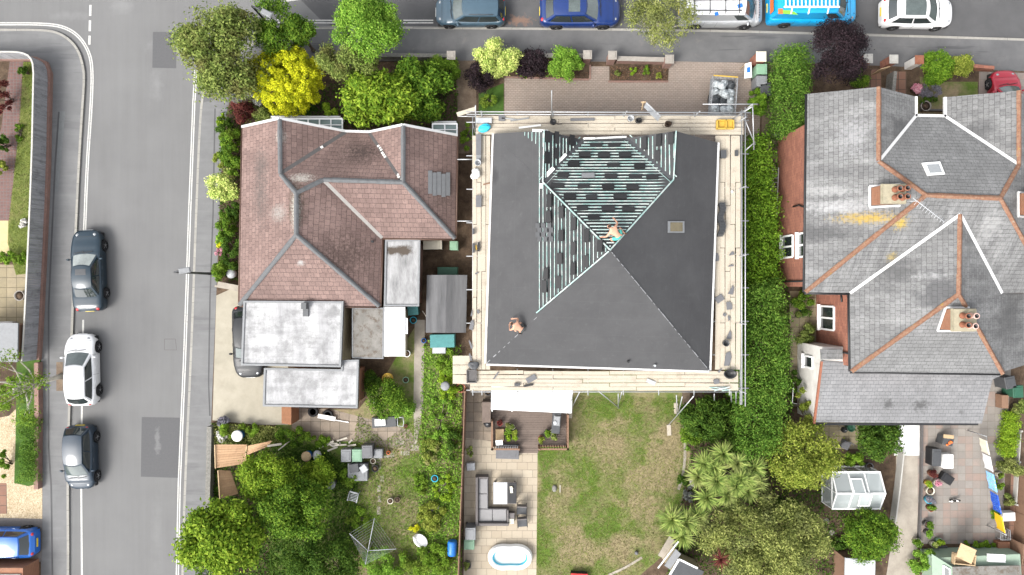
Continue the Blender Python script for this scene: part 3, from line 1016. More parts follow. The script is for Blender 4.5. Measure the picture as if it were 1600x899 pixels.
area([(372, -245), (2500, -215), (2500, -1500), (372, -1500)], .09, 'verge', MAT['lawn_worn'])
# painted lines
def mark(pts, w, mat='paint', name='road_marking', z=.005, sm=0):
    mb = MB()
    P = [W(x, y, 0).to_2d() for x, y in pts]
    if sm:
        P = smooth_line(P, sm)
    strip(mb, P, w, z)
    return struct(mb, name, MAT[mat])
DL = [(-300, 37), (0, 37.5), (70, 37.5), (100, 42), (122, 55), (138, 78), (144.5, 105), (143, 160), (136, 260), (132, 366)]
for d in (-1.5, 1.5):
    P = smooth_line([W(x, y, 0).to_2d() for x, y in DL], 2)
    mb = MB()
    strip(mb, offset_line(P, d / 25.7), .075, .005)
    struct(mb, 'road_marking', MAT['paint'])
for d in (-1.6, 1.6):
    mark([(306 + d, 110), (303 + d, 160), (296.5 + d, 330), (288.5 + d, 560), (280 + d, 760), (275 + d, 1000), (270 + d, 1300)], .07)
for y0, y1 in ((-30, -12), (8, 25), (32, 49), (56, 70)):
    mark([(141.7 - (y0) * .03, y0), (141.7 - y1 * .03, y1)], .14)
mark([(130, 500), (128, 640), (127, 764), (128, 899), (126, 1300)], .11)
mark([(442, 0), (470, -4), (540, -14)], .3, z=.008)
for d in (-2, 2):
    mark([(410, 33 + d), (500, 34 + d), (560, 34.5 + d)], .07, z=.008)
    mark([(630, 34 + d), (677, 34 + d)], .07, z=.008)
area([(239, 50), (276, 50), (275, 107), (238, 106)], .005, 'road_patch', MAT['patch'], -.01)
area([(221.5, 652), (281, 653), (278, 747), (220, 745)], .005, 'road_patch', MAT['patch'], -.01)
mb = MB()
Q = [W(x, y, 0).to_2d() for x, y in ((257, 530), (274, 530), (276, 547), (257, 547), (257, 530))]
strip(mb, Q, .04, .004)
struct(mb, 'road_seam', MAT['lead'])
mb = MB()
strip(mb, [W(x, y, .1).to_2d() for x, y in ((92, 175), (86, 260), (76, 480), (76, 700), (80, 760), (82, 899))], .1, .104)
strip(mb, [W(x, y, .1).to_2d() for x, y in ((336, 170), (333, 330), (328, 470), (326, 600), (328, 650))], .08, .106)
struct(mb, 'pavement_seam', MAT['asphalt_dark'])
area([(93, 174), (102, 174), (91, 300), (86, 300)], .104, 'pavement_strip', plain('smooth_concrete', (.13, .135, .135), .8), .05)
area([(88, 566), (98, 566), (98, 611), (88, 611)], .104, 'tree_pit', MAT['dry_soil'], .05)

# ------------------------------------------------------------------ plots left of the road
area([(-400, 93), (40, 93), (60, 94), (74, 100), (80, 116), (79, 160), (77, 260), (71, 400), (63, 600), (64, 899), (62, 1500), (-400, 1500)], .1, 'garden_soil', MAT['soil'])
area([(36, 97), (62, 97), (66, 300), (64, 425), (25, 430), (12, 380), (13, 345), (28, 200)], .108, 'lawn', MAT['lawn_strip'], .05)
area([(16, 90), (37, 90), (30, 200), (14, 345), (-40, 345), (2, 200)], .111, 'garden_path', MAT['red_pavers'], .05)
area([(-200, 345), (14, 345), (24, 396), (-200, 400)], .107, 'garden_path', plain('sand_path', (.36, .3, .16), .9), .05)
area([(-200, 412), (60, 414), (58, 512), (-200, 512)], .107, 'patio', MAT['slabs_yellow'], .05)
area([(-200, 690), (14, 650), (24, 640), (66, 700), (66, 811), (-200, 804)], .107, 'gravel', MAT['gravel'], .05)
area([(26, 560), (63, 560), (62, 755), (44, 760), (22, 755), (24, 700)], .112, 'lawn', MAT['lawn_green'], .05)
area([(-200, 755), (10, 755), (11, 803), (-200, 803)], .112, 'red_paving', MAT['red_path'], .05)
area([(-200, 804), (66, 811), (65, 878), (-200, 878)], .112, 'driveway', plain('drive_tarmac', (.115, .105, .1), .9), .05)

# ------------------------------------------------------------------ plot of the bungalow
area([(344, 300), (350, 200), (360, 150), (400, 110), (460, 97), (718, 96), (722, 600), (722, 1300), (330, 1300), (330, 660), (338, 460)], .1, 'garden_soil', MAT['soil'])
area([(338, 462), (384, 441), (450, 441), (450, 664), (400, 664), (332, 657)], .107, 'driveway', MAT['concrete'], .05)
area([(440, 640), (560, 640), (600, 590), (655, 500), (720, 540), (722, 1300), (420, 1300), (420, 700)], .106, 'back_garden_grass', MAT['lawn_worn'], .05)
area([(648, 500), (664, 500), (661, 640), (652, 690), (648, 700), (646, 640)], .110, 'garden_path', MAT['path'], .05)
area([(455, 637), (520, 640), (640, 672), (652, 690), (640, 705), (560, 690), (500, 690), (456, 668)], .109, 'garden_path', MAT['patio_old'], .05)
mb = MB()
for (x, y, w, h) in ((588, 722, 14, 22), (607, 712, 18, 8), (633, 708, 14, 7), (592, 764, 5, 10), (593, 780, 5, 10), (592, 798, 6, 12), (625, 690, 12, 9), (648, 700, 12, 9), (597, 748, 5, 9)):
    mb.prism([W(a, b, .11).to_2d() for a, b in ((x - w / 2, y - h / 2), (x + w / 2, y - h / 2), (x + w / 2, y + h / 2), (x - w / 2, y + h / 2))], .06, .112)
struct(mb, 'stepping_stones', MAT['path'])
area([(655, 370), (738, 370), (738, 560), (655, 540)], .108, 'side_passage', MAT['soil'], .05)
# ------------------------------------------------------------------ plot of the house being reroofed
area([(718, 95), (1192, 98), (1240, 98), (1240, 1300), (722, 1300), (722, 600)], .1, 'garden_soil', MAT['soil'])
area([(788, 122), (888, 122), (920, 124), (922, 104), (952, 104), (952, 126), (1044, 126), (1046, 96), (1190, 99), (1186, 240), (788, 240)], .108, 'driveway', MAT['pavers'], .05)
area([(712, 95), (742, 95), (745, 175), (735, 240), (716, 240)], .107, 'garden_path', MAT['dry_soil'], .05)
area([(748, 146), (787, 130), (787, 180), (748, 180)], .108, 'grass_patch', MAT['lawn_green'], .05)
area([(1192, 98), (1222, 98), (1216, 300), (1200, 300), (1190, 200)], .106, 'garden_path', MAT['dry_soil'], .05)
area([(725, 590), (780, 590), (780, 690), (725, 690)], .109, 'patio', MAT['patio_old'], .05)
area([(726, 684), (840, 700), (838, 899), (836, 1200), (722, 1200)], .113, 'patio', MAT['patio'], .05)
area([(839, 690), (870, 690), (870, 580), (1064, 580), (1068, 660), (1080, 720), (1060, 800), (1046, 860), (1000, 899), (985, 960), (836, 960)], .108, 'lawn', MAT['lawn'], .05)
area([(1046, 600), (1078, 600), (1078, 740), (1062, 800), (1040, 860), (1000, 899), (970, 899), (1030, 820), (1060, 730)], .104, 'garden_soil', MAT['dry_soil'], .05)
mb = MB()
strip(mb, smooth_line([W(x, y, .1).to_2d() for x, y in ((950, 899), (975, 888), (995, 876), (1003, 871))], 2), .14, .135, .06)
struct(mb, 'lawn_edging', MAT['path'])
mb = MB()
strip(mb, smooth_line([W(x, y, .1).to_2d() for x, y in ((1068, 665), (1071, 700), (1068, 740), (1060, 765))], 2), .16, .135, .06)
struct(mb, 'lawn_edging', MAT['path'])
# ------------------------------------------------------------------ plot of the slate house
area([(1240, 98), (1400, 104), (1560, 110), (2500, 145), (2500, 1300), (1238, 1300)], .101, 'garden_soil', MAT['soil'])
area([(1234, 455), (1345, 455), (1345, 600), (1234, 600)], .108, 'side_passage', MAT['slabs_yellow'], .05)
area([(1268, 640), (1352, 640), (1352, 702), (1268, 702)], .110, 'patio', MAT['slabs_yellow'], .05)
area([(1404, 640), (1439, 640), (1439, 712), (1397, 712)], .114, 'white_slab', MAT['white_slab'], .05)
area([(1400, 704), (1436, 704), (1436, 830), (1424, 960), (1376, 960), (1400, 800)], .110, 'garden_path', MAT['path'], .05)
area([(1439, 570), (1580, 570), (1572, 700), (1566, 850), (1434, 850), (1434, 700)], .112, 'patio', MAT['slabs_multi'], .05)
area([(1580, 740), (1640, 740), (1640, 950), (1572, 950)], .112, 'garden_path', MAT['red_path'], .05)
area([(1438, 120), (1470, 128), (1528, 128), (1528, 160), (1480, 160), (1480, 185), (1432, 185)], .106, 'front_lawn', MAT['lawn_worn'], .05)
area([(1361, 108), (1376, 108), (1378, 160), (1361, 160)], .110, 'garden_path', MAT['red_path'], .05)
area([(1391, 112), (1416, 112), (1416, 160), (1391, 160)], .110, 'garden_path', MAT['red_path'], .05)
area([(1530, 112), (1660, 116), (1660, 200), (1528, 200)], .110, 'driveway', MAT['slabs_multi'], .05)
area([(1300, 790), (1362, 790), (1350, 860), (1290, 860)], .107, 'garden_soil', MAT['soil'], .05)
# ------------------------------------------------------------------ buildings
def Pf(px, py, f):
    h = 3.0
    for _ in range(25):
        p = W(px, py, h)
        h = f(p.x, p.y)
    return W(px, py, h)

def edge_strip(mb, a, b, w, th, lift=.03, seg=.45, gap=.0):
    """a run of half-round ridge tiles between two points"""
    a, b = Vector(a) + Vector((0, 0, lift)), Vector(b) + Vector((0, 0, lift))
    L = (b - a).length
    n = max(1, int(L / seg))
    for i in range(n):
        p, q = a.lerp(b, i / n), a.lerp(b, (i + 1) / n - gap / max(L, .1))
        d = (q - p).normalized()
        s = d.cross(Vector((0, 0, 1))).normalized()
        k = 1 + .06 * ((i * 7919) % 5 - 2) / 2
        vs = []
        for pt in (p, q):
            for t in (-1, -.55, 0, .55, 1):
                vs.append(pt + s * (t * w / 2 * k) + Vector((0, 0, th * (1 - abs(t) ** 1.6) - .03 + (.012 if pt is q else 0))))
        mb.add(vs, [(j, j + 1, j + 6, j + 5) for j in range(4)] , 0, False)
        mb.add([p - s * w / 2 - Vector((0, 0, .06)), p + s * w / 2 - Vector((0, 0, .06)), p + s * w / 2 * .98, p - s * w / 2 * .98], [(0, 1, 2, 3)])
    return mb

def sheet(mb, pts, th=.1, mi=0):
    mb.slab(pts, th, mi)

# ---------------------------------------- pink-brown bungalow
bung = thing('bungalow', 'bungalow under a pinkish brown tiled roof with grey ridge lines and flat white rear roofs', 'house', (W(480, 330, .1).x, W(480, 330, .1).y, .1))
HE = 2.7
q = dict(a=(379, 200, HE), b=(437, 187, 4.8), c=(540, 207, HE), d=(578, 208, HE), e=(630, 197, 4.8), f=(714, 213, HE), g=(438, 272, 4.8),
         h=(463, 302, 5.55), i=(463, 367, 5.55), j=(374, 477, HE), k=(593, 479, HE), l=(505, 281, 4.86), m=(630, 285, 4.86), n=(711, 373, HE), o=(597, 372, HE))
Q = {k_: W(*v) for k_, v in q.items()}
mb = MB()
for f in ('abghij', 'bcg', 'cdmlhg', 'hloki', 'lmno', 'ijk', 'dem', 'efnm'):
    sheet(mb, [Q[x] for x in f], .1)
broof = mb.build('roof', MAT['tile_brown'], bung)
for s_ in ('bg', 'gh', 'hl', 'lm', 'em', 'mn', 'hi', 'ij', 'ik'):
    edge_strip(MB(), Q[s_[0]], Q[s_[1]], .25, .09).build('ridge_tiles', MAT['ridge_grey'], broof)
for s_ in ('gc', 'md'):
    MB().beam(Q[s_[0]] + Vector((0, 0, .02)), Q[s_[1]] + Vector((0, 0, .02)), .26, .05).build('valley', MAT['lead'], broof)
mb = MB()
mb.beam(Q['l'] + Vector((0, 0, .02)), Q['o'] + Vector((0, 0, .02)), .27, .05)
mb.build('valley', plain('pale_valley', (.24, .23, .215), .8), broof, label='pale grey valley at the rear')
mb = MB()
for t_ in (.28, .32, .36, .42, .46, .50, .86, .9, .95):
    p = Q['d'].lerp(Q['m'], t_)
    mb.box(p + Vector((rnd.uniform(-.06, .06), 0, -.02)), (.14, .1, .09), rnd.uniform(.3, 1.2))
p = Q['c'].lerp(Q['g'], .38)
mb.box(p + Vector((0, 0, -.02)), (.2, .13, .09), .5)
mb.build('mortar_patches', MAT['mortar'], broof)
mb = MB()
for s_ in ('ab', 'bc', 'cd', 'de', 'ef'):
    a_, b_ = Q[s_[0]], Q[s_[1]]
    up = Vector((0, .06, -.02))
    mb.beam(a_ + up, b_ + up, .13, .16)
mb.build('bargeboard', MAT['gutter_white'], bung)
mb = MB()
for a_, b_, o_ in (('f', 'n', (.05, 0)), ('n', 'o', (0, -.05)), ('o', 'k', (.05, 0)), ('j', 'a', (-.05, 0)), ('k', 'j', (0, -.05))):
    v = Vector((o_[0], o_[1], -.06))
    mb.tube([Q[a_] + v, Q[b_] + v], .06, 8)
mb.build('gutter', MAT['gutter_brown'], bung)
mb = MB()
def inset(poly, d):
    n = len(poly)
    out = []
    for i in range(n):
        a, b, c = Vector(poly[i - 1]), Vector(poly[i]), Vector(poly[(i + 1) % n])
        d1, d2 = (b - a).normalized(), (c - b).normalized()
        n1, n2 = Vector((-d1.y, d1.x)), Vector((-d2.y, d2.x))
        m = n1 + n2
        out.append(b + m * (d / max(.3, m.dot(n1))))
    return out
def ccw(p):
    ar = sum(p[i][0] * p[(i + 1) % len(p)][1] - p[(i + 1) % len(p)][0] * p[i][1] for i in range(len(p)))
    return p if ar > 0 else p[::-1]
fp = ccw([Q[x].to_2d() for x in 'acdfnokj'])
mb.prism(inset(fp, .4), .05, HE - .12)
for tri, y_ in (('abc', -.4), ('def', -.4)):
    pts = [Q[x] for x in tri]
    v = [Vector((p.x, p.y + y_, p.z - .14)) for p in pts]
    w_ = [p + Vector((0, -.2, 0)) for p in v]
    mb.add(v + w_, [(0, 2, 1), (3, 4, 5), (0, 1, 4, 3), (1, 2, 5, 4), (2, 0, 3, 5)])
mb.build('wall', MAT['brick_brown'], bung)
mb = MB()                                      # solar tile patch and slipped tiles
sl_f = lambda px, py: Pf(px, py, lambda x, y: Q['f'].z + (Q['f'].x - x) * (Q['m'].z - HE) / (Q['f'].x - Q['m'].x))
up = Vector((0, 0, .045))
for k_ in range(5):
    x0 = 669 + k_ * 7
    dy = (-2, 1, 0, 3, 1)[k_]
    mb.slab([sl_f(x0, 269 + dy) + up, sl_f(x0 + 6.4, 269 + dy) + up, sl_f(x0 + 6.4, 305 + dy) + up, sl_f(x0, 305 + dy) + up], .04)
mb.build('repair_tiles', MAT['mid_grey'], broof)
mb = MB()
p = Pf(583, 378, lambda x, y: Q['k'].z + (Q['k'].x - x) * (Q['i'].z - HE) / (Q['k'].x - Q['i'].x))
mb.tube([p - Vector((0, 0, .1)), p + Vector((0, 0, .3))], .07, 10)
mb.build('vent_pipe', MAT['black_plastic'], bung)
def window(mb_f, mb_g, a, b, z0, z1, n=2, out=(1, 0), fw=.07, dep=.06):
    """frame and panes on a wall line a-b (2-D) between heights z0 and z1; out = outward direction"""
    a, b = Vector(a), Vector(b)
    o = Vector((out[0], out[1], 0))
    A, B = Vector((a.x, a.y, 0)) + o * .03, Vector((b.x, b.y, 0)) + o * .03
    for z in (z0, z1):
        mb_f.beam(A + Vector((0, 0, z)), B + Vector((0, 0, z)), dep, fw)
    for k_ in range(n + 1):
        p = A.lerp(B, k_ / n)
        mb_f.beam(p + Vector((0, 0, z0 + fw / 2)), p + Vector((0, 0, z1 - fw / 2)), fw, dep, up=o)
    C_, D_ = A - o * .012, B - o * .012
    d = (D_ - C_).normalized() * (fw / 2)
    mb_g.add([C_ + d + Vector((0, 0, z0 + fw / 2)), D_ - d + Vector((0, 0, z0 + fw / 2)), D_ - d + Vector((0, 0, z1 - fw / 2)), C_ + d + Vector((0, 0, z1 - fw / 2))], [(0, 1, 2, 3)])
# flat-roofed rear rooms of the bungalow
def flat_room(name, px_pts, h, wall_pts, mat, wmat, edge=.11, lip=.07, parent=bung, th=.16):
    pts = ccw([W(x, y, h).to_2d() for x, y in px_pts])
    mb = MB()
    mb.prism(pts, h - th, h)
    r = mb.build(name, mat, parent)
    mb = MB()
    n = len(pts)
    ins = inset(pts, edge)
    for i in range(n):
        j = (i + 1) % n
        mb.prism([pts[i], pts[j], ins[j], ins[i]], h - th - .04, h + lip)
    mb.build('roof_edge', MAT['mid_grey'], r)
    if wall_pts:
        mb = MB()
        mb.prism(ccw([W(x, y, h).to_2d() for x, y in wall_pts]), .05, h - th - .045)
        mb.build('wall', wmat, parent)
    return r
flat_room('flat_roof', [(381, 470), (537, 471), (533, 574), (377, 571)], 3.0, [(424, 478), (533, 478), (530, 570), (424, 568)], MAT['flat_white'], MAT['render_cream'])
flat_room('flat_roof', [(413, 575), (533, 577), (534, 563), (561, 562), (559, 638), (411, 635)], 2.62, [(440, 582), (555, 580), (554, 633), (440, 631)], MAT['flat_white'], MAT['brick_orange'])
flat_room('flat_roof', [(550, 481), (600, 481), (599, 561), (550, 560)], 2.45, [(550, 483), (597, 483), (596, 558), (550, 557)], MAT['flat_old'], MAT['render_cream'], edge=.06, lip=.02)
flat_room('flat_roof', [(602, 375), (657, 374), (655, 479), (600, 479)], 2.6, [(604, 378), (652, 378), (650, 475), (603, 475)], MAT['flat_stain'], MAT['brick_brown'], edge=.1)
mb = MB()
mb.slab([W(599, 480, 2.42), W(633, 480, 2.2), W(633, 557, 2.2), W(599, 557, 2.42)], .05)
mb.slab([W(600, 480, 2.36), W(637, 498, 2.1), W(637, 522, 2.1), W(600, 522, 2.36)], .04)
mb.build('lean_to_roof', MAT['white'], bung)
mb = MB()
mb.prism(ccw([W(x, y, 2.2).to_2d() for x, y in [(600, 484), (628, 484), (628, 556), (600, 558)]]), .05, 2.1)
mb.build('wall', MAT['render_cream'], bung)
mf, mg = MB(), MB()
xw = W(530.5, 500, 2.8).x
window(mf, mg, (xw, W(0, 492, 2).y), (xw, W(0, 528, 2).y), 1.35, 2.35, 2)
wf = mf.build('window', MAT['upvc'], bung)
mg.build('pane', MAT['glass'], wf)
mb = MB()
p = W(478, 478, 3.05)
mb.box(p + Vector((0, 0, -.3)), (.28, .35, .75))
mb.box(p + Vector((.0, -.35, -.1)), (.3, .5, .18))
mb.build('vent_box', MAT['ridge_grey'], bung)
mb = MB()
for (x0, x1, yb, yf) in ((428, 535, 205, 186), (676, 714, 212, 194)):
    mb = MB()
    for i in range(7 if x1 - x0 > 60 else 3):
        nn = 6 if x1 - x0 > 60 else 2
        x = x0 + (x1 - x0) * i / nn
        mb.beam(W(x, yb + 4, 2.45), W(x, yf, 2.05), .07, .07)
    mb.beam(W(x0, yf, 2.05), W(x1, yf, 2.05), .1, .1)
    mb.beam(W(x0, (yb + yf) / 2, 2.25), W(x1, (yb + yf) / 2, 2.25), .05, .06)
    mb.beam(W(x0, yf, 1.98), W(x0, yf, .1), .08, .08)
    mb.beam(W(x1, yf, 1.98), W(x1, yf, .1), .08, .08)
    mb.beam(W(x0, yf, .7), W(x1, yf, .7), .08, 1.1)
    bay = mb.build('bay_roof_frame', MAT['upvc'], bung)
    MB().slab([W(x0 + 1, yb + 4, 2.43), W(x1 - 1, yb + 4, 2.43), W(x1 - 1, yf, 2.03), W(x0 + 1, yf, 2.03)], .02).build('glazing', MAT['glass_pale'], bay)
mb = MB()                                     # brick pier beside the drive
mb.prism(ccw([W(x, y, 1.6).to_2d() for x, y in [(440, 636), (455, 636), (455, 664), (440, 662)]]), .05, 1.6)
solo(mb, 'garden_pier', plain('rusty_pier', (.19, .088, .045), .85, var=.35), 'orange brick garden pier below the lower flat white roof', 'pier', W(447, 650, .1))

# ---------------------------------------- house being reroofed
hs_ = thing('hipped_house', 'large house being reroofed, its hipped roof covered in black felt and battens', 'house', (5, 2, .1))
q = dict(a=(772, 209, 5), b=(850, 204, 6.62), c=(911, 219, 5.03), d=(979, 216, 5.03), e=(1056, 205, 6.6), f=(1121, 223, 5), g=(848, 285, 6.62), m=(1052, 281, 6.6), h=(953, 391, 8.5), j=(760, 568, 5), n=(1108, 579, 5))
D = {k_: W(*v) for k_, v in q.items()}
mb = MB()
for f in ('abghj', 'bcg', 'cdmhg', 'dem', 'efnhm', 'jhn'):
    sheet(mb, [D[x] for x in f], .12)
hroof = mb.build('roof', MAT['felt'], hs_)
mb = MB()
fp = ccw([D[x].to_2d() for x in 'acdfnj'])
mb.prism(inset(fp, .3), .05, 4.85)
for tri in ('abc', 'def'):
    pts = [D[x] for x in tri]
    v = [Vector((p.x, p.y - .3, p.z - .16)) for p in pts]
    w_ = [p + Vector((0, -.2, 0)) for p in v]
    mb.add(v + w_, [(0, 2, 1), (3, 4, 5), (0, 1, 4, 3), (1, 2, 5, 4), (2, 0, 3, 5)])
mb.build('wall', MAT['render'], hs_)
def plane_of(pts):
    a, b, c = pts[0], pts[1], pts[2]
    n = (b - a).cross(c - a)
    return lambda x, y: a.z - (n.x * (x - a.x) + n.y * (y - a.y)) / n.z
def lsq_plane(pts):
    A = np.array([[p.x, p.y, 1] for p in pts])
    s_, *_ = np.linalg.lstsq(A, np.array([p.z for p in pts]), rcond=None)
    return lambda x, y: s_[0] * x + s_[1] * y + s_[2]
PL = dict(front=lsq_plane([D[x] for x in 'cdmhg']), left=lsq_plane([D[x] for x in 'abghj']), gl=plane_of([D[x] for x in 'bcg']), gr=plane_of([D[x] for x in 'dem']), right=lsq_plane([D[x] for x in 'efnhm']), back=plane_of([D[x] for x in 'jhn']))
def battens(poly_px, pl, axis, pitch, w=.06, jit=.02, skip=()):
    P = [Pf(x, y, pl) for x, y in poly_px]
    k = 1 if axis == 'x' else 0
    lo, hi = min(p[k] for p in P), max(p[k] for p in P)
    v = lo + pitch * .4
    i = 0
    while v < hi:
        xs = []
        for a, b in zip(P, P[1:] + P[:1]):
            if (a[k] - v) * (b[k] - v) < 0:
                f = (v - a[k]) / (b[k] - a[k])
                xs.append(a[1 - k] + (b[1 - k] - a[1 - k]) * f)
        xs.sort()
        for s0, s1 in zip(xs[::2], xs[1::2]):
            if s1 - s0 < .12 or i in skip:
                continue
            s0 += rnd.uniform(0, jit * 3)
            s1 -= rnd.uniform(0, jit * 3)
            dv = rnd.gauss(0, jit * .4)
            if axis == 'x':
                A, B = (s0, v), (s1, v + dv)
            else:
                A, B = (v, s0), (v + dv, s1)
            mb = MB()
            mb.beam(Vector((A[0], A[1], pl(*A) + .045)), Vector((B[0], B[1], pl(*B) + .045)), w, .03)
            mb.build('batten', MAT['batten'], hroof)
        v += pitch
        i += 1
battens([(850, 283), (913, 221), (978, 219), (1050, 281), (953, 387)], PL['front'], 'x', .168, w=.05)
battens([(838, 488), (840, 300), (838, 226), (812, 207), (849, 206), (847, 287), (950, 391)], PL['left'], 'y', .185, w=.042)
battens([(852, 207), (850, 281), (905, 222)], PL['gl'], 'y', .19, w=.05)
battens([(985, 218), (1051, 279), (1055, 208)], PL['gr'], 'y', .19, w=.05)
mb = MB()
L3 = Vector((0, 0, .06))
for a_, b_ in (('g', 'h'), ('m', 'h')):
    mb.beam(D[a_] + L3, D[b_] + L3, .07, .04)
for a_, b_, o_ in (('c', 'g', .16), ('d', 'm', .16)):
    for s_ in (-1, 1):
        sh = Vector((s_ * o_, s_ * o_ * (1 if a_ == 'c' else -1) * -.9, .05))
        mb.beam(D[a_] + sh, D[b_] + sh, .055, .04)
p0, p1 = Pf(838, 489, PL['left']), Pf(951, 393, PL['left'])
mb.beam(p0 + L3, p1 + L3, .06, .04)
p0 = D['b'] + L3
mb.beam(p0, D['g'] + L3, .06, .04)
mb.beam(D['e'] + L3, D['m'] + L3, .06, .04)
mb.build('hip_battens', MAT['batten'], hroof)
for a_, b_ in (('g', 'c'), ('m', 'd')):
    MB().beam(D[a_].lerp(D[b_], .05) + Vector((0, 0, .02)), D[b_] + Vector((0, 0, .02)), .2, .03).build('valley', MAT['dark_grey'], hroof)
for (x, y, w_, l_, rz) in ((857, 271, .2, .75, .8), (877, 249, .15, .7, .8), (846, 291, .25, .2, 0), (844, 205, .13, .8, -.05), (921, 217, .1, .6, 0)):
    z = max(PL['front'](*W(x, y, 6).to_2d()), PL['gl'](*W(x, y, 6).to_2d())) if x < 900 else 6.3
    pf = PL['left'] if x < 850 else (PL['gl'] if x < 890 and y < 280 else PL['front'] if x < 1000 else PL['gr'])
    p = Pf(x, y, pf)
    MB().box(p + Vector((0, 0, .06)), (l_, w_, .015), rz).build('lining_offcut', MAT['cloth_white'], hroof)
mb = MB()
for a_, b_, n_ in (('h', 'n', 34), ('j', 'h', 9)):
    for i in range(n_):
        f = (i + rnd.random()) / n_ * (1 if a_ == 'h' else .42)
        p = D[a_].lerp(D[b_], f)
        d = (D[b_] - D[a_]).normalized()
        mb.beam(p + Vector((0, 0, .015)), p + d * rnd.uniform(.12, .3) + Vector((0, 0, .015)), rnd.uniform(.02, .05), .03)
mb.build('mortar_joint', MAT['mid_grey'], hroof)
mb = MB()
p = [Pf(x, y, PL['right']) + Vector((0, 0, .07)) for x, y in ((1043, 346), (1069, 346), (1069, 364), (1043, 364))]
mb.slab(p, .1)
rw = mb.build('roof_window', MAT['grey_metal'], hs_)
mb = MB()
p = [Pf(x, y, PL['right']) + Vector((0, 0, .085)) for x, y in ((1047, 348), (1066, 348), (1066, 362), (1047, 362))]
mb.slab(p, .012)
mb.build('pane', plain('bronze_pane', (.12, .1, .06), .15, var=.4, scale=3), rw)
mb = MB()
E = [D[x] for x in 'af']
for a_, b_, o_ in (('j', 'n', (0, -.07)), ('a', 'j', (-.07, 0)), ('f', 'n', (.07, 0)), ('c', 'd', (0, .07))):
    v = Vector((o_[0], o_[1], -.08))
    mb.beam(D[a_] + v, D[b_] + v, .1, .13)
mb.build('gutter', MAT['gutter_white'], hs_)
for (x, y) in ((981, 565), (1022, 571)):
    mb = MB()
    p = Pf(x, y, PL['back'])
    mb.tube([p - Vector((0, 0, .1)), p + Vector((0, 0, .25))], .06, 8)
    mb.build('vent_pipe', MAT['black_plastic'] if x < 1000 else MAT['pale_grey'], hs_)
# lean-to with a white roof behind it
mb = MB()
mb.slab([W(768, 604, 2.75), W(895, 608, 2.75), W(893, 646, 2.4), W(767, 640, 2.4)], .06)
ln = thing('lean_to', 'white panel roofed lean-to between the scaffold and the wooden deck', 'lean-to', W(830, 620, .1))
mb.build('roof', MAT['poly'], ln)
mb = MB()
for (x, y) in ((770, 638), (830, 641), (890, 643)):
    p = W(x, y, 2.35)
    mb.beam(Vector((p.x, p.y, .1)), p, .09, .09)
mb.beam(W(767, 639, 2.33), W(893, 645, 2.33), .06, .1)
for x in (769, 800, 831, 862, 892):
    mb.beam(W(x, 605, 2.68), W(x, 643, 2.32), .05, .07)
mb.build('frame', MAT['upvc'], ln)

# ---------------------------------------- slate-roofed house
sh_ = thing('slate_house', 'two storey brick house with a grey slate roof, terracotta ridges and white valleys', 'house', (22, 3, .1))
q = dict(a=(1262, 147, 5), b=(1373, 136, 6.75), c=(1430, 151, 5), C=(1430, 182, 5), E=(1478, 183, 5), d=(1478, 152, 5), e=(1592, 142, 6.75), g=(1373, 252, 6.75), h=(1447, 305, 7.77), j=(1563, 310, 7.77), k=(1592, 258, 6.75),
         l=(1258, 457, 5), m=(1328, 458, 5), p=(1500, 335, 7.28), r=(1498, 460, 7.28), s=(1330, 581, 5), t=(1567, 584, 5), q=(1565, 458, 5))
H_ = {k_: W(*v) for k_, v in q.items()}
H_['f'] = Vector((28.9, 9.0, 5))
H_['n'] = Vector((28.9, -.3, 5))
mb = MB()
for f in ('abghl', 'bcCg', 'dekE', 'efnjk', 'mprs', 'pqtr'):
    sheet(mb, [H_[x] for x in f], .1)
for f in ('lmphj', ):
    sheet(mb, [H_['l'], H_['m'], H_['p'], H_['h']], .1)
sheet(mb, [H_['h'], H_['p'], H_['q'], H_['n'], H_['j']], .1)
sheet(mb, [H_['q'] + Vector((.02, 0, -.02)), Vector((29.2, -.35, 3.4)), Vector((29.2, -4.15, 3.4)), H_['t'] + Vector((.02, .1, -.02))], .1)
sroof = mb.build('roof', MAT['slate'], sh_)
for s_ in ('CEkjhg', 'srt'):
    MB().slab([H_[x] for x in s_], .1).build('roof', MAT['slate_front'], sh_, label='hip slope of newer mid grey slates')
for s_ in ('bg', 'gh', 'hj', 'jk', 'ke', 'hl', 'jn', 'pr', 'rs', 'rt'):
    edge_strip(MB(), H_[s_[0]], H_[s_[1]], .25, .1).build('ridge_tiles', MAT['ridge_terracotta'], sroof)
for s_ in ('gC', 'kE', 'pm', 'pq'):
    MB().beam(H_[s_[0]] + Vector((0, 0, .02)), H_[s_[1]] + Vector((0, 0, .02)), .15, .06).build('valley', MAT['gutter_white'], sroof)
mb = MB()
for s_, o_ in (('cC', (.04, 0)), ('CE', (0, .05)), ('Ed', (-.04, 0))):
    v = Vector((o_[0], o_[1], -.02))
    mb.beam(H_[s_[0]] + v, H_[s_[1]] + v, .14, .12)
mb.build('gutter', MAT['gutter_white'], sh_)
mb = MB()
for s_, o_ in (('al', (-.06, 0)), ('lm', (0, -.06)), ('ms', (-.06, 0)), ('st', (0, -.06))):
    v = Vector((o_[0], o_[1], -.08))
    mb.tube([H_[s_[0]] + v, H_[s_[1]] + v], .055, 8)
mb.build('gutter', MAT['black_plastic'], sh_, label='black gutter along the side and rear eaves')
xw, xr = 16.08, 18.42
mb = MB()
mb.prism([(xw, 0.05), (28.5, 0.05), (28.5, 8.7), (xw, 8.95)], .05, 4.88)
mb.prism([(xr, -4.3), (25.9, -4.3), (25.9, .045), (xr, .045)], .05, 4.88)
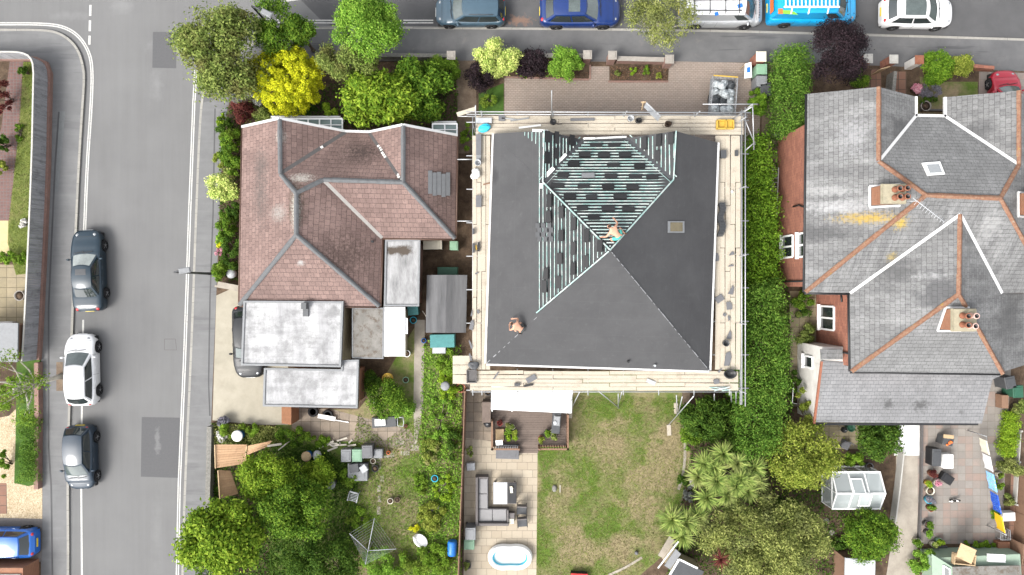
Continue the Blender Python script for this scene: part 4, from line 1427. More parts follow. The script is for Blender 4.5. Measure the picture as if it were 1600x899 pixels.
for tri in ('abc', 'def'):
    pts = [H_[x] for x in tri]
    v = [Vector((p_.x, p_.y - .2, p_.z - .14)) for p_ in pts]
    w_ = [p_ + Vector((0, -.2, 0)) for p_ in v]
    mb.add(v + w_, [(0, 2, 1), (3, 4, 5), (0, 1, 4, 3), (1, 2, 5, 4), (2, 0, 3, 5)])
mb.build('wall', MAT['brick'], sh_)
def side_window(x, y0, y1, z0, z1, n=1, mat='upvc'):
    mf, mg = MB(), MB()
    window(mf, mg, (x, y0), (x, y1), z0, z1, n, out=(-1, 0), fw=.1, dep=.1)
    mf.box((x - .09, (y0 + y1) / 2, z0 - .14), (.18, abs(y1 - y0) + .2, .07))
    w_ = mf.build('window', MAT[mat], sh_)
    mg.build('pane', MAT['glass'], w_)
side_window(xw, 1.75, 3.0, .95, 2.45, 2)
side_window(xw, 1.7, 3.0, 3.25, 4.35, 2)
side_window(xr, -2.45, -1.1, .75, 2.5, 2)
for pts in ([(xw - .06, .35, 4.75), (xw - .06, .35, .1)], [(xw - .07, 4.2, 4.8), (xw - .07, 4.6, 3.4), (xw - .07, 4.6, 2.6)], [(xr - .07, -.35, 4.8), (xr - .07, -.35, .1)], [(xr - .07, -.8, 3.5), (xr - .07, -.35, 3.4)], [(xr - .07, -3.6, 4.7), (xr - .07, -3.6, .1)]):
    MB().tube(pts, .05, 8).build('drainpipe', MAT['black_plastic'], sh_)
mb = MB()
pts = [(1440, 255), (1467, 253), (1475, 273), (1449, 275)]
fpl = lsq_plane([H_[x] for x in 'CEkjhg'])
mb.slab([Pf(x, y, fpl) + Vector((0, 0, .1)) for x, y in pts], .12)
rw = mb.build('roof_window', MAT['white'], sh_)
mb = MB()
mb.slab([Pf(x, y, fpl) + Vector((0, 0, .12)) for x, y in [(1446, 258), (1465, 257), (1470, 270), (1451, 271)]], .015)
mb.build('pane', plain('sky_pane', (.22, .23, .235), .12, spec=.8), rw)
def chimney(x0, x1, y0, y1, zb, zt, pots, name='chimney', cap=.05):
    mb = MB()
    mb.prism([(x0, y0), (x1, y0), (x1, y1), (x0, y1)], zb, zt - .22)
    ch = mb.build(name, MAT['brick_orange'], sh_)
    mb = MB()
    mb.prism([(x0 - cap, y0 - cap), (x1 + cap, y0 - cap), (x1 + cap, y1 + cap), (x0 - cap, y1 + cap)], zt - .22, zt - .1)
    mb.prism([(x0 - .02, y0 - .02), (x1 + .02, y0 - .02), (x1 + .02, y1 + .02), (x0 - .02, y1 + .02)], zt - .1, zt)
    mb.build('chimney_cap', plain('chimney_cement', (.25, .225, .16), .9, var=.35, scale=5), ch)
    mb = MB()
    for (a, b) in (((x0 - .09, y0 - .09), (x0 - .09, y1 + .09)), ((x0 - .09, y1 + .09), (x1, y1 + .09)), ((x0 - .09, y0 - .09), (x1, y0 - .09))):
        pa, pb = Vector((a[0], a[1], 0)), Vector((b[0], b[1], 0))
        fa = lambda p_: zb_f(p_.x, p_.y) + .05
        pa.z, pb.z = fa(pa), fa(pb)
        mb.beam(pa, pb, .09, .08)
    mb.build('flashing', MAT['gutter_white'], ch)
    for (x, y, wh) in pots:
        mb = MB()
        mb.lathe((x, y, zt), [(.16, 0), (.16, .06), (.13, .1), (.12, .42), (.15, .45), (.15, .5), (.11, .5), (.1, .2), (.0, .2)], 14)
        mb.build('chimney_pot', MAT['terracotta'] if wh == 0 else plain('pink_pot', (.45, .3, .26), .8), ch)
        pot = bpy.context.scene.collection.objects[-1]
        pot.data.materials.append(MAT['black_plastic'])  # black painted on the pot's inner faces, as the shade in its hole
        for pl_ in pot.data.polygons:
            if pl_.center.z > 0 and (pl_.center.xy - Vector((x - sh_.location.x, y - sh_.location.y))).length < .105 and pl_.normal.z > -.2:
                pl_.material_index = 1
    return ch
lpl = lsq_plane([H_[x] for x in 'abghl'])
zb_f = lpl
chimney(18.4, 19.5, 4.2, 5.1, 5.9, 7.75, [(18.95, 4.85, 0), (19.32, 4.87, 0), (18.95, 4.45, 0), (19.32, 4.45, 0)])
zb_f = lsq_plane([H_[x] for x in 'srt'])
chimney(22.05, 23.15, -2.15, -1.1, 5.6, 7.5, [(22.45, -1.4, 0), (22.85, -1.4, 1), (22.45, -1.85, 0), (22.8, -1.9, 1)])
zb_f = lsq_plane([H_[x] for x in 'efnjk'])
chimney(25.75, 26.9, 3.7, 4.75, 5.6, 7.6, [(26.2, 4.4, 0), (26.5, 4.0, 0)])
mb = MB()
p0 = Vector((19.55, 4.3, 7.4))
m1 = p0 + Vector((.12, -.1, 1.0))
mb.tube([p0, m1], .02, 6)
e1 = m1 + Vector((1.35, -1.0, -.05))
mb.tube([m1 - Vector((.2, -.15, 0)), e1], .018, 6)
d = (e1 - m1).normalized()
a_ = d.cross(Vector((0, 0, 1))).normalized()
for i in range(11):
    p = m1.lerp(e1, i / 10)
    L = .24 - .01 * i
    mb.tube([p - a_ * L, p + a_ * L], .01, 5)
mb.build('aerial', MAT['pale_grey'], sh_)
mb = MB()
pl = lambda x, y: 2.6 + (y + 7.72) * .27
mb.slab([Pf(x, y, pl) for x, y in [(1284, 564), (1327, 567), (1331, 582), (1567, 586), (1551, 593), (1534, 662), (1272, 660)]], .1)
mb.build('extension_roof', MAT['slate_light'], sh_)
mb = MB()
mb.slab([Pf(x, y, lambda x, y: 3.75 + (y + 4.1) * .3) for x, y in [(1282, 546), (1316, 546), (1317, 562), (1283, 562)]], .08)
mb.build('porch_roof', MAT['slate'], sh_)
xe = 17.28
mb = MB()
mb.prism([(xe, -7.6), (26.4, -7.6), (26.4, -4.31), (xe, -4.31)], .05, 2.52)
mb.add([(xe, -7.6, 2.52), (xe, -4.31, 2.52), (xe, -4.31, 3.4), (xe + .2, -7.6, 2.52), (xe + .2, -4.31, 2.52), (xe + .2, -4.31, 3.4)], [(0, 2, 1), (3, 4, 5), (1, 2, 5, 4), (2, 0, 3, 5)])
mb.prism([(xe, -4.3), (xr - .01, -4.3), (xr - .01, -3.3), (xe, -3.3)], .05, 3.5)
mb.build('extension_wall', MAT['render'], sh_)
side_window(xe, -4.65, -4.0, 1.2, 2.3, 1)
mb = MB()
mb.beam((xe - .06, -7.75, 2.56), (xe - .06, -4.1, 3.53), .12, .1)
mb.build('verge', MAT['terracotta'], sh_)
mb = MB()
mb.beam((xe, -7.8, 2.5), (26.6, -7.8, 2.5), .12, .08)
mb.build('gutter', MAT['black_plastic'], sh_, label='black gutter below the pale rear roof')
# ---------------------------------------- low brick outbuilding by the blue car
ob = thing('garage', 'low brick garage with a pale flat roof beside the blue parked car', 'garage', W(0, 899, .1))
mb = MB()
a = W(63, 872, 0)
mb.prism([(a.x - 6, a.y), (a.x, a.y), (a.x, a.y - 7), (a.x - 6, a.y - 7)], .05, 1.5)
mb.build('wall', MAT['brick_orange'], ob)
mb = MB()
mb.prism([(a.x - 6.1, a.y - .35), (a.x - .1, a.y - .35), (a.x - .1, a.y - 7.1), (a.x - 6.1, a.y - 7.1)], 1.502, 1.6)
mb.build('roof', MAT['flat_white'], ob)
# ------------------------------------------------------------------ vehicles
def paint(name, col, rough=.36, coat=.4, metal=0.0):
    t = NT(name)
    c = t.ramp(t.noise(4, 4, .6), [(.3, sc(col, .93)), (.7, sc(col, 1.05))])
    return t.out(c, rough, metal, .4, coat)

def lerp_keys(keys, t):
    for (a, va), (b, vb) in zip(keys[:-1], keys[1:]):
        if t <= b:
            f = (t - a) / (b - a) if b > a else 0
            f = f * f * (3 - 2 * f)
            return va + (vb - va) * f
    return keys[-1][1]

M_TYRE = plain('tyre', (.015, .015, .016), .85)
M_RIM = plain('alloy_rim', (.42, .42, .43), .35, .6, .5)
M_LAMP = plain('lamp_glass', (.25, .26, .27), .15, .2, .6)
M_RED = plain('tail_lamp', (.35, .012, .015), .2, spec=.6)
M_GL = MAT['glass']
M_SCREEN = plain('windscreen_glass', (.06, .075, .072), .05, spec=.9, var=.5, scale=2)
M_PLATE_Y = plain('yellow_plate', (.6, .45, .02), .5)
M_PLATE_W = plain('white_plate', (.65, .65, .63), .5)

def car(name, label, cat, mat, L=4.4, Wd=1.8, Hh=1.48, belt=.92, hood=.86, cowl=.98, xw=(1.32, -1.28), green=(.92, .25, -1.25, -1.78), tail=.98, wr=.70, roofmat=None, glassroof=None, wheel=.315, group=None, side_glass=True, nose=.62, screen=None, rails=False, rear_glass=True, boot=None, rear_round=.8, front_round=1.0, trim=None, tailn=.8):
    """local axes: +x forward, origin on the ground under its centre.
    green = x of (windscreen foot, roof front, roof rear, rear glass foot)"""
    t = thing(name, label, cat, (0, 0, 0), group)
    hx = L / 2
    xs = sorted(set([-hx, -hx + .03, -hx + .1, -hx + .2, -hx + .012, hx - .012, hx - .03, hx - .06, hx - .1, hx - .22] + [-hx + .3 + (L - .6) * i / 40 for i in range(41)]))
    boot = boot or tail
    keys = [(-hx, tailn), (-hx + .12, boot - .06), (-hx + .35, boot), (green[3], boot + .01), (green[3] + .3, belt + .03), (green[0] - .1, belt + .04), (green[0], cowl), (green[0] + .35, hood + .05), (hx - .45, hood - .06), (hx - .15, nose + .1), (hx, nose)]
    keys.sort()
    mb = MB()
    rows = []
    for x in xs:
        f = x / hx
        w = Wd / 2
        if f > 0:
            w *= 1 - front_round * .1 * max(0, (f - .4) / .6) ** 2
        else:
            w *= 1 - rear_round * .09 * max(0, (-f - .5) / .5) ** 2
        rc = (.6 if f > 0 else .42) * (1 if belt < 1.1 else .6)
        de = min(1, (hx - abs(x)) / rc)
        w -= rc * .62 * (1 - math.sqrt(max(0, 1 - (1 - de) ** 2)))
        zt = lerp_keys(keys, x)
        zl = .2 + (.12 if abs(f) > .97 else 0)
        for wx in xw:
            d2 = (wheel + .06) ** 2 - (x - wx) ** 2
            if d2 > 0:
                zl = max(zl, wheel + math.sqrt(d2) - .0)
        zl = min(zl, zt - .18)
        bz = max(zl + .05, min(belt - .06, zt - .1))
        half = [(w * .93, zl), (w * .985, zl + (bz - zl) * .35), (w, zl + (bz - zl) * .6), (w * .985, bz), (w * .93, max(bz + .02, zt - .045)), (w * .84, zt - .01), (w * .66, zt + .012), (w * .35, zt + .028), (0, zt + .034)]
        row = [Vector((x, -a, b)) for a, b in half] + [Vector((x, a, b)) for a, b in half[::-1][1:]]
        rows.append(row)
    mb.grid(rows)
    for r_, rev in ((rows[0], False), (rows[-1], True)):
        b0 = len(mb.v)
        mb.add(r_, [tuple(range(len(r_)))[::-1] if rev else tuple(range(len(r_)))])
    body = mb.build('body', mat, t, uv=False)
    mb = MB()
    mb.box((0, 0, .18), (L * .94, Wd * .86, .3))
    mb.build('underbody', MAT['black_plastic'], t, uv=False)
    # cabin
    xf0, xf1, xr1, xr0 = green
    wb = Wd / 2 * .9
    wt = Wd / 2 * wr
    zb = belt - .02
    def side_pt(u, v, s):
        """u 0..1 from rear foot to front foot, v 0..1 belt to roof"""
        xb = xr0 + (xf0 - xr0) * u
        xt = xr1 + (xf1 - xr1) * u
        bow = .05 * sin(pi * u)
        y = wb + (wt - wb) * v ** 1.25 + bow * (1 - .3 * v) - .06
        zroof = Hh - .035 - .10 * (abs(u - .55) * 1.6) ** 2.5
        return Vector((xb + (xt - xb) * v, s * y, zb + (zroof - zb) * v))
    def cap_pt(front, a, v):
        """windscreen and rear window: a -1..1 across"""
        s0 = side_pt(1 if front else 0, v, 1)
        bul = (.16 if front else -.10) * (1 - a * a) * (1 - .35 * v)
        return Vector((s0.x + bul, a * s0.y, s0.z + .03 * v * (1 - a * a)))
    N = 12
    mb = MB()
    for s in (-1, 1):
        P = [[side_pt(i / N, j / 5, s) for i in range(N + 1)] for j in range(6)]
        mb.grid(P if s < 0 else [r_[::-1] for r_ in P])
    for fr in (True, False):
        P = [[cap_pt(fr, -1 + 2 * i / 10, j / 5) for i in range(11)] for j in range(6)]
        mb.grid(P if fr else [r_[::-1] for r_ in P])
    mb.build('cabin', trim or mat, t, uv=False)
    def roof_pt(u, a):
        s0 = side_pt(u, 1, 1)
        c0 = cap_pt(True, a, 1) if u > .999 else None
        x = s0.x
        if u > .85:
            x += (cap_pt(True, a, 1).x - side_pt(1, 1, 1).x) * (u - .85) / .15
        if u < .15:
            x += (cap_pt(False, a, 1).x - side_pt(0, 1, 1).x) * (.15 - u) / .15
        return Vector((x, a * s0.y, s0.z + .045 * (1 - abs(a) ** 2.4) - .004))
    mb = MB()
    mb.grid([[roof_pt(i / 14, -1 + 2 * j / 12) for j in range(13)] for i in range(15)])
    mb.build('roof', roofmat or mat, t, uv=False)
    if glassroof:
        mb = MB()
        u0, u1, a1 = glassroof
        mb.grid([[roof_pt(u0 + (u1 - u0) * i / 8, a1 * (-1 + 2 * j / 8)) + Vector((0, 0, .008)) for j in range(9)] for i in range(9)])
        mb.build('sunroof', M_SCREEN if u1 - u0 > .3 else MAT['dark_grey'], t, uv=False)
    def patch(fn, n0, n1, mt, nm):
        mb = MB()
        mb.grid([[fn(i / n0, j / n1) for j in range(n1 + 1)] for i in range(n0 + 1)])
        return mb.build(nm, mt, t, uv=False)
    o_ = lambda p, d: p + Vector(d)
    patch(lambda i, j: o_(cap_pt(True, (.9 - .04 * i) * (-1 + 2 * j), .07 + .86 * i), (.012, 0, .012)), 6, 10, screen or M_SCREEN, 'windscreen')
    if rear_glass:
        patch(lambda i, j: o_(cap_pt(False, .84 * (-1 + 2 * j), .12 + .78 * i), (-.012, 0, .012)), 6, 10, M_GL, 'rear_window')
    if side_glass:
        cuts = side_glass if isinstance(side_glass, (list, tuple)) else [(.06, .5), (.53, .94)]
        for s in (-1, 1):
            for (u0, u1) in cuts:
                patch(lambda i, j: o_(side_pt(u0 + (u1 - u0) * j, .09 + .78 * i, s), (0, s * .012, .006)), 5, 6, M_GL, 'side_window')
    for wx in xw:
        for s in (-1, 1):
            y = s * (Wd / 2 - .11)
            mb = MB()
            Mx = Matrix.Translation((wx, y, wheel)) @ Matrix.Rotation(-s * pi / 2, 4, 'X')
            m2 = MB()
            m2.lathe((0, 0, 0), [(wheel * .68, -.1), (wheel * .94, -.1), (wheel, -.06), (wheel, .06), (wheel * .94, .1), (wheel * .68, .1)], 24)
            mb.add([Mx @ Vector(p) for p in m2.v], m2.f, 0, True)
            wo = mb.build('wheel', M_TYRE, t, uv=False)
            mb = MB()
            m2 = MB()
            m2.lathe((0, 0, 0), [(wheel * .7, .04), (wheel * .7, .092), (wheel * .62, .095), (wheel * .58, .05), (.001, .05)], 24)
            for k in range(5):
                a = 2 * pi * k / 5
                m2.beam((.03 * cos(a), .03 * sin(a), .085), (wheel * .64 * cos(a), wheel * .64 * sin(a), .085), .065, .03)
            m2.lathe((0, 0, 0), [(.07, .06), (.06, .1), (.001, .105)], 10)
            mb.add([Mx @ Vector(p) for p in m2.v], m2.f, 0, False)
            mb.build('rim', M_RIM, wo, uv=False)
    def surf(x, a):
        """a point of the body's top at x and lateral fraction a"""
        i = min(range(len(xs)), key=lambda k_: abs(xs[k_] - x))
        return rows[i]
    for s in (-1, 1):
        mb = MB()
        ry = rows[-4]
        w = abs(ry[4].y)
        mb.ell((hx - .3, s * (w - .1), nose + .11), (.12, .11, .05), 12, 6, M=Matrix.Rotation(-s * .45, 4, 'Z'))
        mb.build('headlight', M_LAMP, t, uv=False)
        mb = MB()
        ry = rows[3]
        w = abs(ry[4].y)
        mb.ell((-hx + .16, s * (w - .12), boot - .12), (.12, .14, .09), 12, 6, M=Matrix.Rotation(s * .5, 4, 'Z'))
        mb.build('tail_light', M_RED, t, uv=False)
        mb = MB()
        mb.ell((xf0 - .28, s * (Wd / 2 + .07), belt + .06), (.07, .12, .075), 10, 6)
        mb.beam((xf0 - .28, s * (Wd / 2 - .1), belt), (xf0 - .28, s * (Wd / 2 + .03), belt + .04), .05, .04)
        mb.build('door_mirror', mat, t, uv=False)
        for hx_ in (.15, -.75):
            mb = MB()
            mb.beam((hx_ + .1, s * (Wd / 2 + .006), belt - .12), (hx_ - .1, s * (Wd / 2 + .006), belt - .12), .03, .03)
            mb.build('door_handle', mat, t, uv=False)
        if rails:
            mb = MB()
            p = [roof_pt(u, .93 * s) + Vector((0, 0, .06)) for u in (.12, .3, .5, .7, .86)]
            mb.tube(p, .022, 6)
            mb.build('roof_rail', MAT['dark_grey'], t, uv=False)
    mb = MB()
    mb.box((-hx - .012, 0, .55), (.03, .52, .11))
    mb.build('number_plate', M_PLATE_Y, t, uv=False)
    mb = MB()
    mb.box((hx + .012, 0, .4), (.03, .52, .11))
    mb.build('number_plate', M_PLATE_W, t, uv=False)
    mb = MB()
    mb.beam((xf0 + .17, -.5, cowl + .045), (xf0 + .09, .12, cowl + .07), .03, .02)
    mb.beam((xf0 + .17, .05, cowl + .045), (xf0 + .07, .6, cowl + .06), .03, .02)
    mb.build('wiper', MAT['black_plastic'], t, uv=False)
    mb = MB()                                          # shut lines of bonnet and doors
    for s in (-1, 1):
        for xd in (xf0 - .12, -.28, -1.12):
            i = min(range(len(xs)), key=lambda k_: abs(xs[k_] - xd))
            r_ = rows[i]
            pts = r_[1:5] if s < 0 else r_[-5:-1]
            for a, b in zip(pts[:-1], pts[1:]):
                mb.beam(a + Vector((0, s * .001, 0)), b + Vector((0, s * .001, 0)), .012, .012)
    i = min(range(len(xs)), key=lambda k_: abs(xs[k_] - (hx - .42)))
    for a, b in zip(rows[i][5:12], rows[i][6:12]):
        mb.beam(a, b, .014, .008)
    mb.build('shut_lines', MAT['black_plastic'], t, uv=False)
    return t

def put(o, px, py, h, deg):
    """set a vehicle so that its centre at height h is seen at the pixel; deg = heading from +x"""
    p = W(px, py, h)
    o.location = (p.x, p.y, 0.0)
    o.rotation_euler = (0, 0, R(deg))
    return o

VG = 'cars parked along the roads'
P_NAVY = paint('navy_paint', (.005, .017, .028))
P_WHITE = paint('white_car_paint', (.62, .62, .62))
P_BLUEGREY = paint('blue_grey_paint', (.009, .021, .036))
P_BLUE = paint('bright_blue_paint', (.006, .09, .36))
P_ROYAL = paint('royal_blue_paint', (.004, .02, .1))
P_SKY = paint('silver_blue_paint', (.035, .065, .09))
P_RED = paint('red_paint', (.27, .008, .022))
P_VAN = paint('van_cyan_paint', (.004, .25, .5))
P_SILVER = paint('silver_paint', (.36, .37, .38), metal=.3)
P_BLACK = paint('black_paint', (.004, .005, .007), .5, .08)
put(car('saloon_car', 'dark blue saloon car with a sunroof, parked half on the kerb', 'car', P_NAVY, L=4.85, Wd=1.82, Hh=1.42, belt=.9, hood=.84, cowl=.94, xw=(1.5, -1.35), green=(.95, .15, -1.0, -1.62), boot=.95, tail=.95, wr=.66, glassroof=(.62, .9, .55), group=VG, screen=plain('pale_screen', (.2, .22, .21), .06, spec=.8, var=.5, scale=2)), 137, 423, .7, 92.3)
put(car('hatchback_car', 'white hatchback car parked beside the street tree pit', 'car', P_WHITE, L=4.25, Wd=1.78, Hh=1.5, belt=.93, green=(1.05, .2, -1.55, -1.95), boot=1.0, tail=1.0, wr=.7, group=VG), 127, 578, .7, 91.3)
put(car('hatchback_car', 'small blue grey hatchback car facing down the road, last in the kerb line', 'car', P_BLUEGREY, L=3.8, Wd=1.72, Hh=1.5, belt=.93, xw=(1.2, -1.15), green=(1.0, .2, -1.4, -1.78), boot=1.0, tail=1.0, wr=.7, group=VG), 125, 715, .7, -88.7)
put(car('hatchback_car', 'bright blue car on the driveway beside the low brick garage', 'car', P_BLUE, L=4.0, Wd=1.74, Hh=1.48, xw=(1.25, -1.2), green=(1.0, .25, -1.35, -1.8), group=VG), 3, 849, .75, 180)
put(car('estate_car', 'pale blue estate car with roof rails and a dark side', 'car', P_SKY, L=4.15, Wd=1.75, Hh=1.52, xw=(1.3, -1.25), green=(1.0, .3, -1.6, -1.95), boot=1.02, tail=1.02, rails=True, group=VG, wr=.74), 735, 17, .7, 180)
put(car('crossover_car', 'royal blue crossover car parked beside the wispy street tree', 'car', P_ROYAL, L=4.75, Wd=1.86, Hh=1.62, belt=1.02, hood=.98, cowl=1.08, nose=.72, xw=(1.42, -1.38), wheel=.35, green=(1.05, .2, -1.5, -2.05), boot=1.08, tail=1.08, wr=.68, glassroof=(.45, .85, .7), group=VG), 906, 16, .8, 0)
put(car('hatchback_car', 'white car with a panoramic glass roof, at the end of the top row', 'car', P_WHITE, L=4.25, Wd=1.8, Hh=1.5, xw=(1.3, -1.25), green=(1.0, .2, -1.45, -1.9), boot=1.0, tail=1.0, wr=.72, glassroof=(.2, .92, .82), group=VG), 1433, 19, .7, -1)
put(car('hatchback_car', 'small red car on the front drive of the slate house', 'car', P_RED, L=3.7, Wd=1.66, Hh=1.5, xw=(1.15, -1.15), green=(.8, .1, -1.3, -1.7), group=VG), 1573, 158, .75, 93)
put(car('saloon_car', 'black car parked half under the flat white carport roof', 'car', P_BLACK, L=4.3, Wd=1.78, Hh=1.46, green=(.95, .2, -1.4, -1.85), group=VG), 389, 534, .6, -88)
# vans
v = car('panel_van', 'silver and white van with a roof rack, parked beyond the wispy street tree', 'van', P_SILVER, L=4.9, Wd=1.95, Hh=1.95, belt=1.15, hood=1.05, cowl=1.2, nose=.8, xw=(1.55, -1.45), wheel=.33, green=(1.75, 1.05, -2.25, -2.4), boot=1.2, tail=1.2, wr=.85, roofmat=P_WHITE, side_glass=[(.8, .96)], rear_glass=False, tailn=1.0)
mb = MB()
for y in (-.6, 0, .6):
    mb.tube([(-2.0, y, 2.08), (.85, y, 2.08)], .03, 6)
for x in (-1.9, -1.0, -.1, .7):
    mb.tube([(x, -.72, 2.05), (x, .72, 2.05)], .025, 6)
    for s in (-1, 1):
        mb.tube([(x, s * .7, 2.05), (x, s * .78, 1.82)], .02, 6)
mb.build('roof_rack', MAT['black_plastic'], v, uv=False)
mb = MB()
mb.box((.75, -.3, 1.99), (.3, .22, .012), .3)
mb.box((-.6, -.75, 1.94), (.22, .2, .02), .3)
mb.build('blue_mark', MAT['blue_plastic'], v, uv=False)
mb = MB()
for i in range(9):
    mb.box((2.16 + .01 * (i % 2), -.62 + i * .15, 1.065), (.1, .08 if i % 3 else .05, .006))
mb.build('bonnet_lettering', MAT['dark_grey'], v, uv=False)
put(v, 1128, 12, 1.0, 0)
v = car('panel_van', 'bright blue van with a white ladder rack and green and orange markings', 'van', P_VAN, L=5.2, Wd=1.98, Hh=1.98, belt=1.15, hood=1.05, cowl=1.2, nose=.8, xw=(1.6, -1.5), wheel=.33, green=(1.75, 1.0, -2.42, -2.56), boot=1.2, tail=1.2, wr=.85, side_glass=[(.8, .96)], rear_glass=False, tailn=1.0)
mb = MB()
for y in (-.55, .55):
    mb.beam((-2.2, y, 2.16), (1.0, y, 2.16), .09, .06)
for i in range(14):
    mb.beam((-2.1 + i * .23, -.55, 2.16), (-2.1 + i * .23, .55, 2.16), .05, .05)
for x in (-1.7, -.7, .4):
    for s in (-1, 1):
        mb.beam((x, s * .86, 1.93), (x, s * .5, 2.14), .07, .04)
mb.build('roof_rack', MAT['white'], v, uv=False)
mb = MB()
mb.box((-2.32, -.72, 1.955), (.28, .3, .01))
mb.box((-2.64, 0, 1.2), (.015, 1.2, .5))
mb.build('orange_mark', MAT['orange_plastic'], v, uv=False)
mb = MB()
b0 = [(-2.05, -1.004, 1.1), (-1.2, -1.0, .95), (-1.45, -.86, 1.5), (-1.6, -.8, 1.83), (-2.1, -.8, 1.83)]
mb.prism([(-2.2, -.84), (-1.3, -.9), (-1.5, -.74), (-1.7, -.64), (-2.2, -.64)], 1.9, 1.935)
mb.build('green_swoosh', plain('swoosh_green', (.16, .42, .04), .4), v, uv=False)
put(v, 1271, 9, 1.0, 0)

# mesh-sided trailer with bags
tr = thing('cage_trailer', 'galvanised cage trailer loaded with tied rubble bags on the block paved drive', 'trailer', (0, 0, 0))
mb = MB()
mb.box((0, 0, .5), (1.45, 2.2, .08))
mb.build('bed', MAT['grey_metal'], tr)
mb = MB()
for z in (.56, .75, .95, 1.15):
    for (a, b) in (((-.72, -1.1), (.72, -1.1)), ((.72, -1.1), (.72, 1.1)), ((.72, 1.1), (-.72, 1.1)), ((-.72, 1.1), (-.72, -1.1))):
        mb.tube([(a[0], a[1], z), (b[0], b[1], z)], .025 if z > 1.1 else .012, 6)
for i in range(9):
    for x in (-.72, .72):
        mb.tube([(x, -1.1 + i * .275, .56), (x, -1.1 + i * .275, 1.15)], .014, 6)
for i in range(1, 6):
    for y in (-1.1, 1.1):
        mb.tube([(-.72 + i * .24, y, .56), (-.72 + i * .24, y, 1.15)], .014, 6)
mb.build('cage', MAT['pale_grey'], tr)
mb = MB()
mb.beam((0, -1.1, .5), (0, -1.9, .5), .09, .09)
mb.build('drawbar', MAT['grey_metal'], tr)
for s in (-1, 1):
    mb = MB()
    m2 = MB()
    m2.lathe((0, 0, 0), [(.1, -.08), (.28, -.08), (.3, 0), (.28, .08), (.1, .08)], 18)
    Mx = Matrix.Translation((s * .6, 0, .3)) @ Matrix.Rotation(pi / 2, 4, 'Y')
    mb.add([Mx @ Vector(p) for p in m2.v], m2.f, 0, True)
    mb.build('wheel', M_TYRE, tr)
    mb = MB()
    mb.box((s * .62, 0, .44), (.2, .7, .03))
    mb.build('mudguard', MAT['black_plastic'], tr)
mb = MB()
mb.beam((-.72, 1.12, 1.17), (.72, 1.12, 1.17), .07, .06)
mb.build('tail_bar', MAT['yellow_plastic'], tr)
p = W(1129, 152, .9)
tr.location = (p.x, p.y, .1)
tr.rotation_euler = (0, 0, R(-4))
M_BAG = plain('clear_bag', (.42, .45, .46), .3, spec=.6, var=.75, scale=9)
M_BAG2 = plain('dark_bag', (.05, .055, .06), .35, spec=.5, var=.5, scale=7)
Mt = Matrix.Translation((p.x, p.y, .1)) @ Matrix.Rotation(R(-4), 4, 'Z')
for i, (x, y, z, k) in enumerate(((-.42, .75, .6, 0), (.02, .8, .6, 0), (.45, .75, .6, 1), (-.45, .3, .6, 0), (.0, .28, .62, 0), (.46, .3, .6, 0), (-.4, -.2, .6, 1), (.05, -.2, .6, 1), (.45, -.15, .6, 0), (-.4, -.7, .6, 0), (.1, -.75, .6, 0), (.48, -.68, .6, 0), (.05, .05, .95, 0), (-.2, .55, .95, 0))):
    mb = MB()
    c = Mt @ Vector((x, y, z))
    prof = [(.16, 0), (.25, .05), (.27, .2), (.2, .33), (.06, .39), (.1, .46), (.001, .45)]
    mb.lathe(c, prof, 10, sx=1.0, sy=rnd.uniform(.8, 1.05), rz=rnd.uniform(0, 3))
    mb.v = [(v_[0] + rnd.gauss(0, .018), v_[1] + rnd.gauss(0, .018), v_[2]) for v_ in mb.v]
    solo(mb, 'rubble_bag', M_BAG2 if k else M_BAG, 'dark filled sack in the cage trailer' if k else 'pale tied plastic sack in the cage trailer', 'bag', c, 'dark sacks in the trailer' if k else 'pale sacks in the trailer')

# ------------------------------------------------------------------ scaffold
HP = 4.62
sca = thing('scaffolding', 'galvanised tube scaffold with bleached boards round all sides of the reroofed house', 'scaffolding', (5, 2, .1))
def run_boards(x0, x1, y0, y1, along, n, rows_, z=HP, skewj=.02):
    """boards laid in n lines between world bounds"""
    for i in range(n):
        f0, f1 = i / n, (i + 1) / n
        cuts = rows_[i % len(rows_)]
        for a, b in zip(cuts[:-1], cuts[1:]):
            mb = MB()
            dz = rnd.choice((0, 0, .004, .008, .04 if rnd.random() < .15 else 0))
            g = .012
            if along == 'x':
                ya, yb = y0 + (y1 - y0) * f0 + g, y0 + (y1 - y0) * f1 - g
                xa, xb = x0 + (x1 - x0) * a + .015, x0 + (x1 - x0) * b - .015
                j = rnd.gauss(0, skewj)
                mb.slab([(xa, ya, z + dz), (xb, ya + j, z + dz), (xb, yb + j, z + dz), (xa, yb, z + dz)], .038)
            else:
                xa, xb = x0 + (x1 - x0) * f0 + g, x0 + (x1 - x0) * f1 - g
                ya, yb = y0 + (y1 - y0) * a + .015, y0 + (y1 - y0) * b - .015
                j = rnd.gauss(0, skewj)
                mb.slab([(xa, ya, z + dz), (xa + j, yb, z + dz), (xb + j, yb, z + dz), (xb, ya, z + dz)], .038)
            mb.build('scaffold_board', MAT['board'], sca)
cu = [[0, .31, .62, 1], [0, .2, .52, .8, 1], [0, .42, .7, 1]]
TL, TR, BL, BR = W(743, 181, HP), W(1162, 183, HP), W(737, 614, HP), W(1153, 620, HP)
run_boards(TL.x, TR.x, 8.25, TL.y, 'x', 5, cu)
run_boards(W(738, 400, HP).x, W(766, 400, HP).x, -4.45, 8.22, 'y', 4, cu)
run_boards(W(1117, 400, HP).x, W(1157, 400, HP).x, -4.45, 8.22, 'y', 5, cu)
run_boards(W(734, 600, HP).x, W(1154, 600, HP).x, W(0, 611, HP).y, -4.5, 'x', 5, cu)
run_boards(W(707, 556, HP).x, W(735, 600, HP).x - .02, W(0, 600, HP).y, W(0, 556, HP).y, 'x', 3, [[0, 1]])
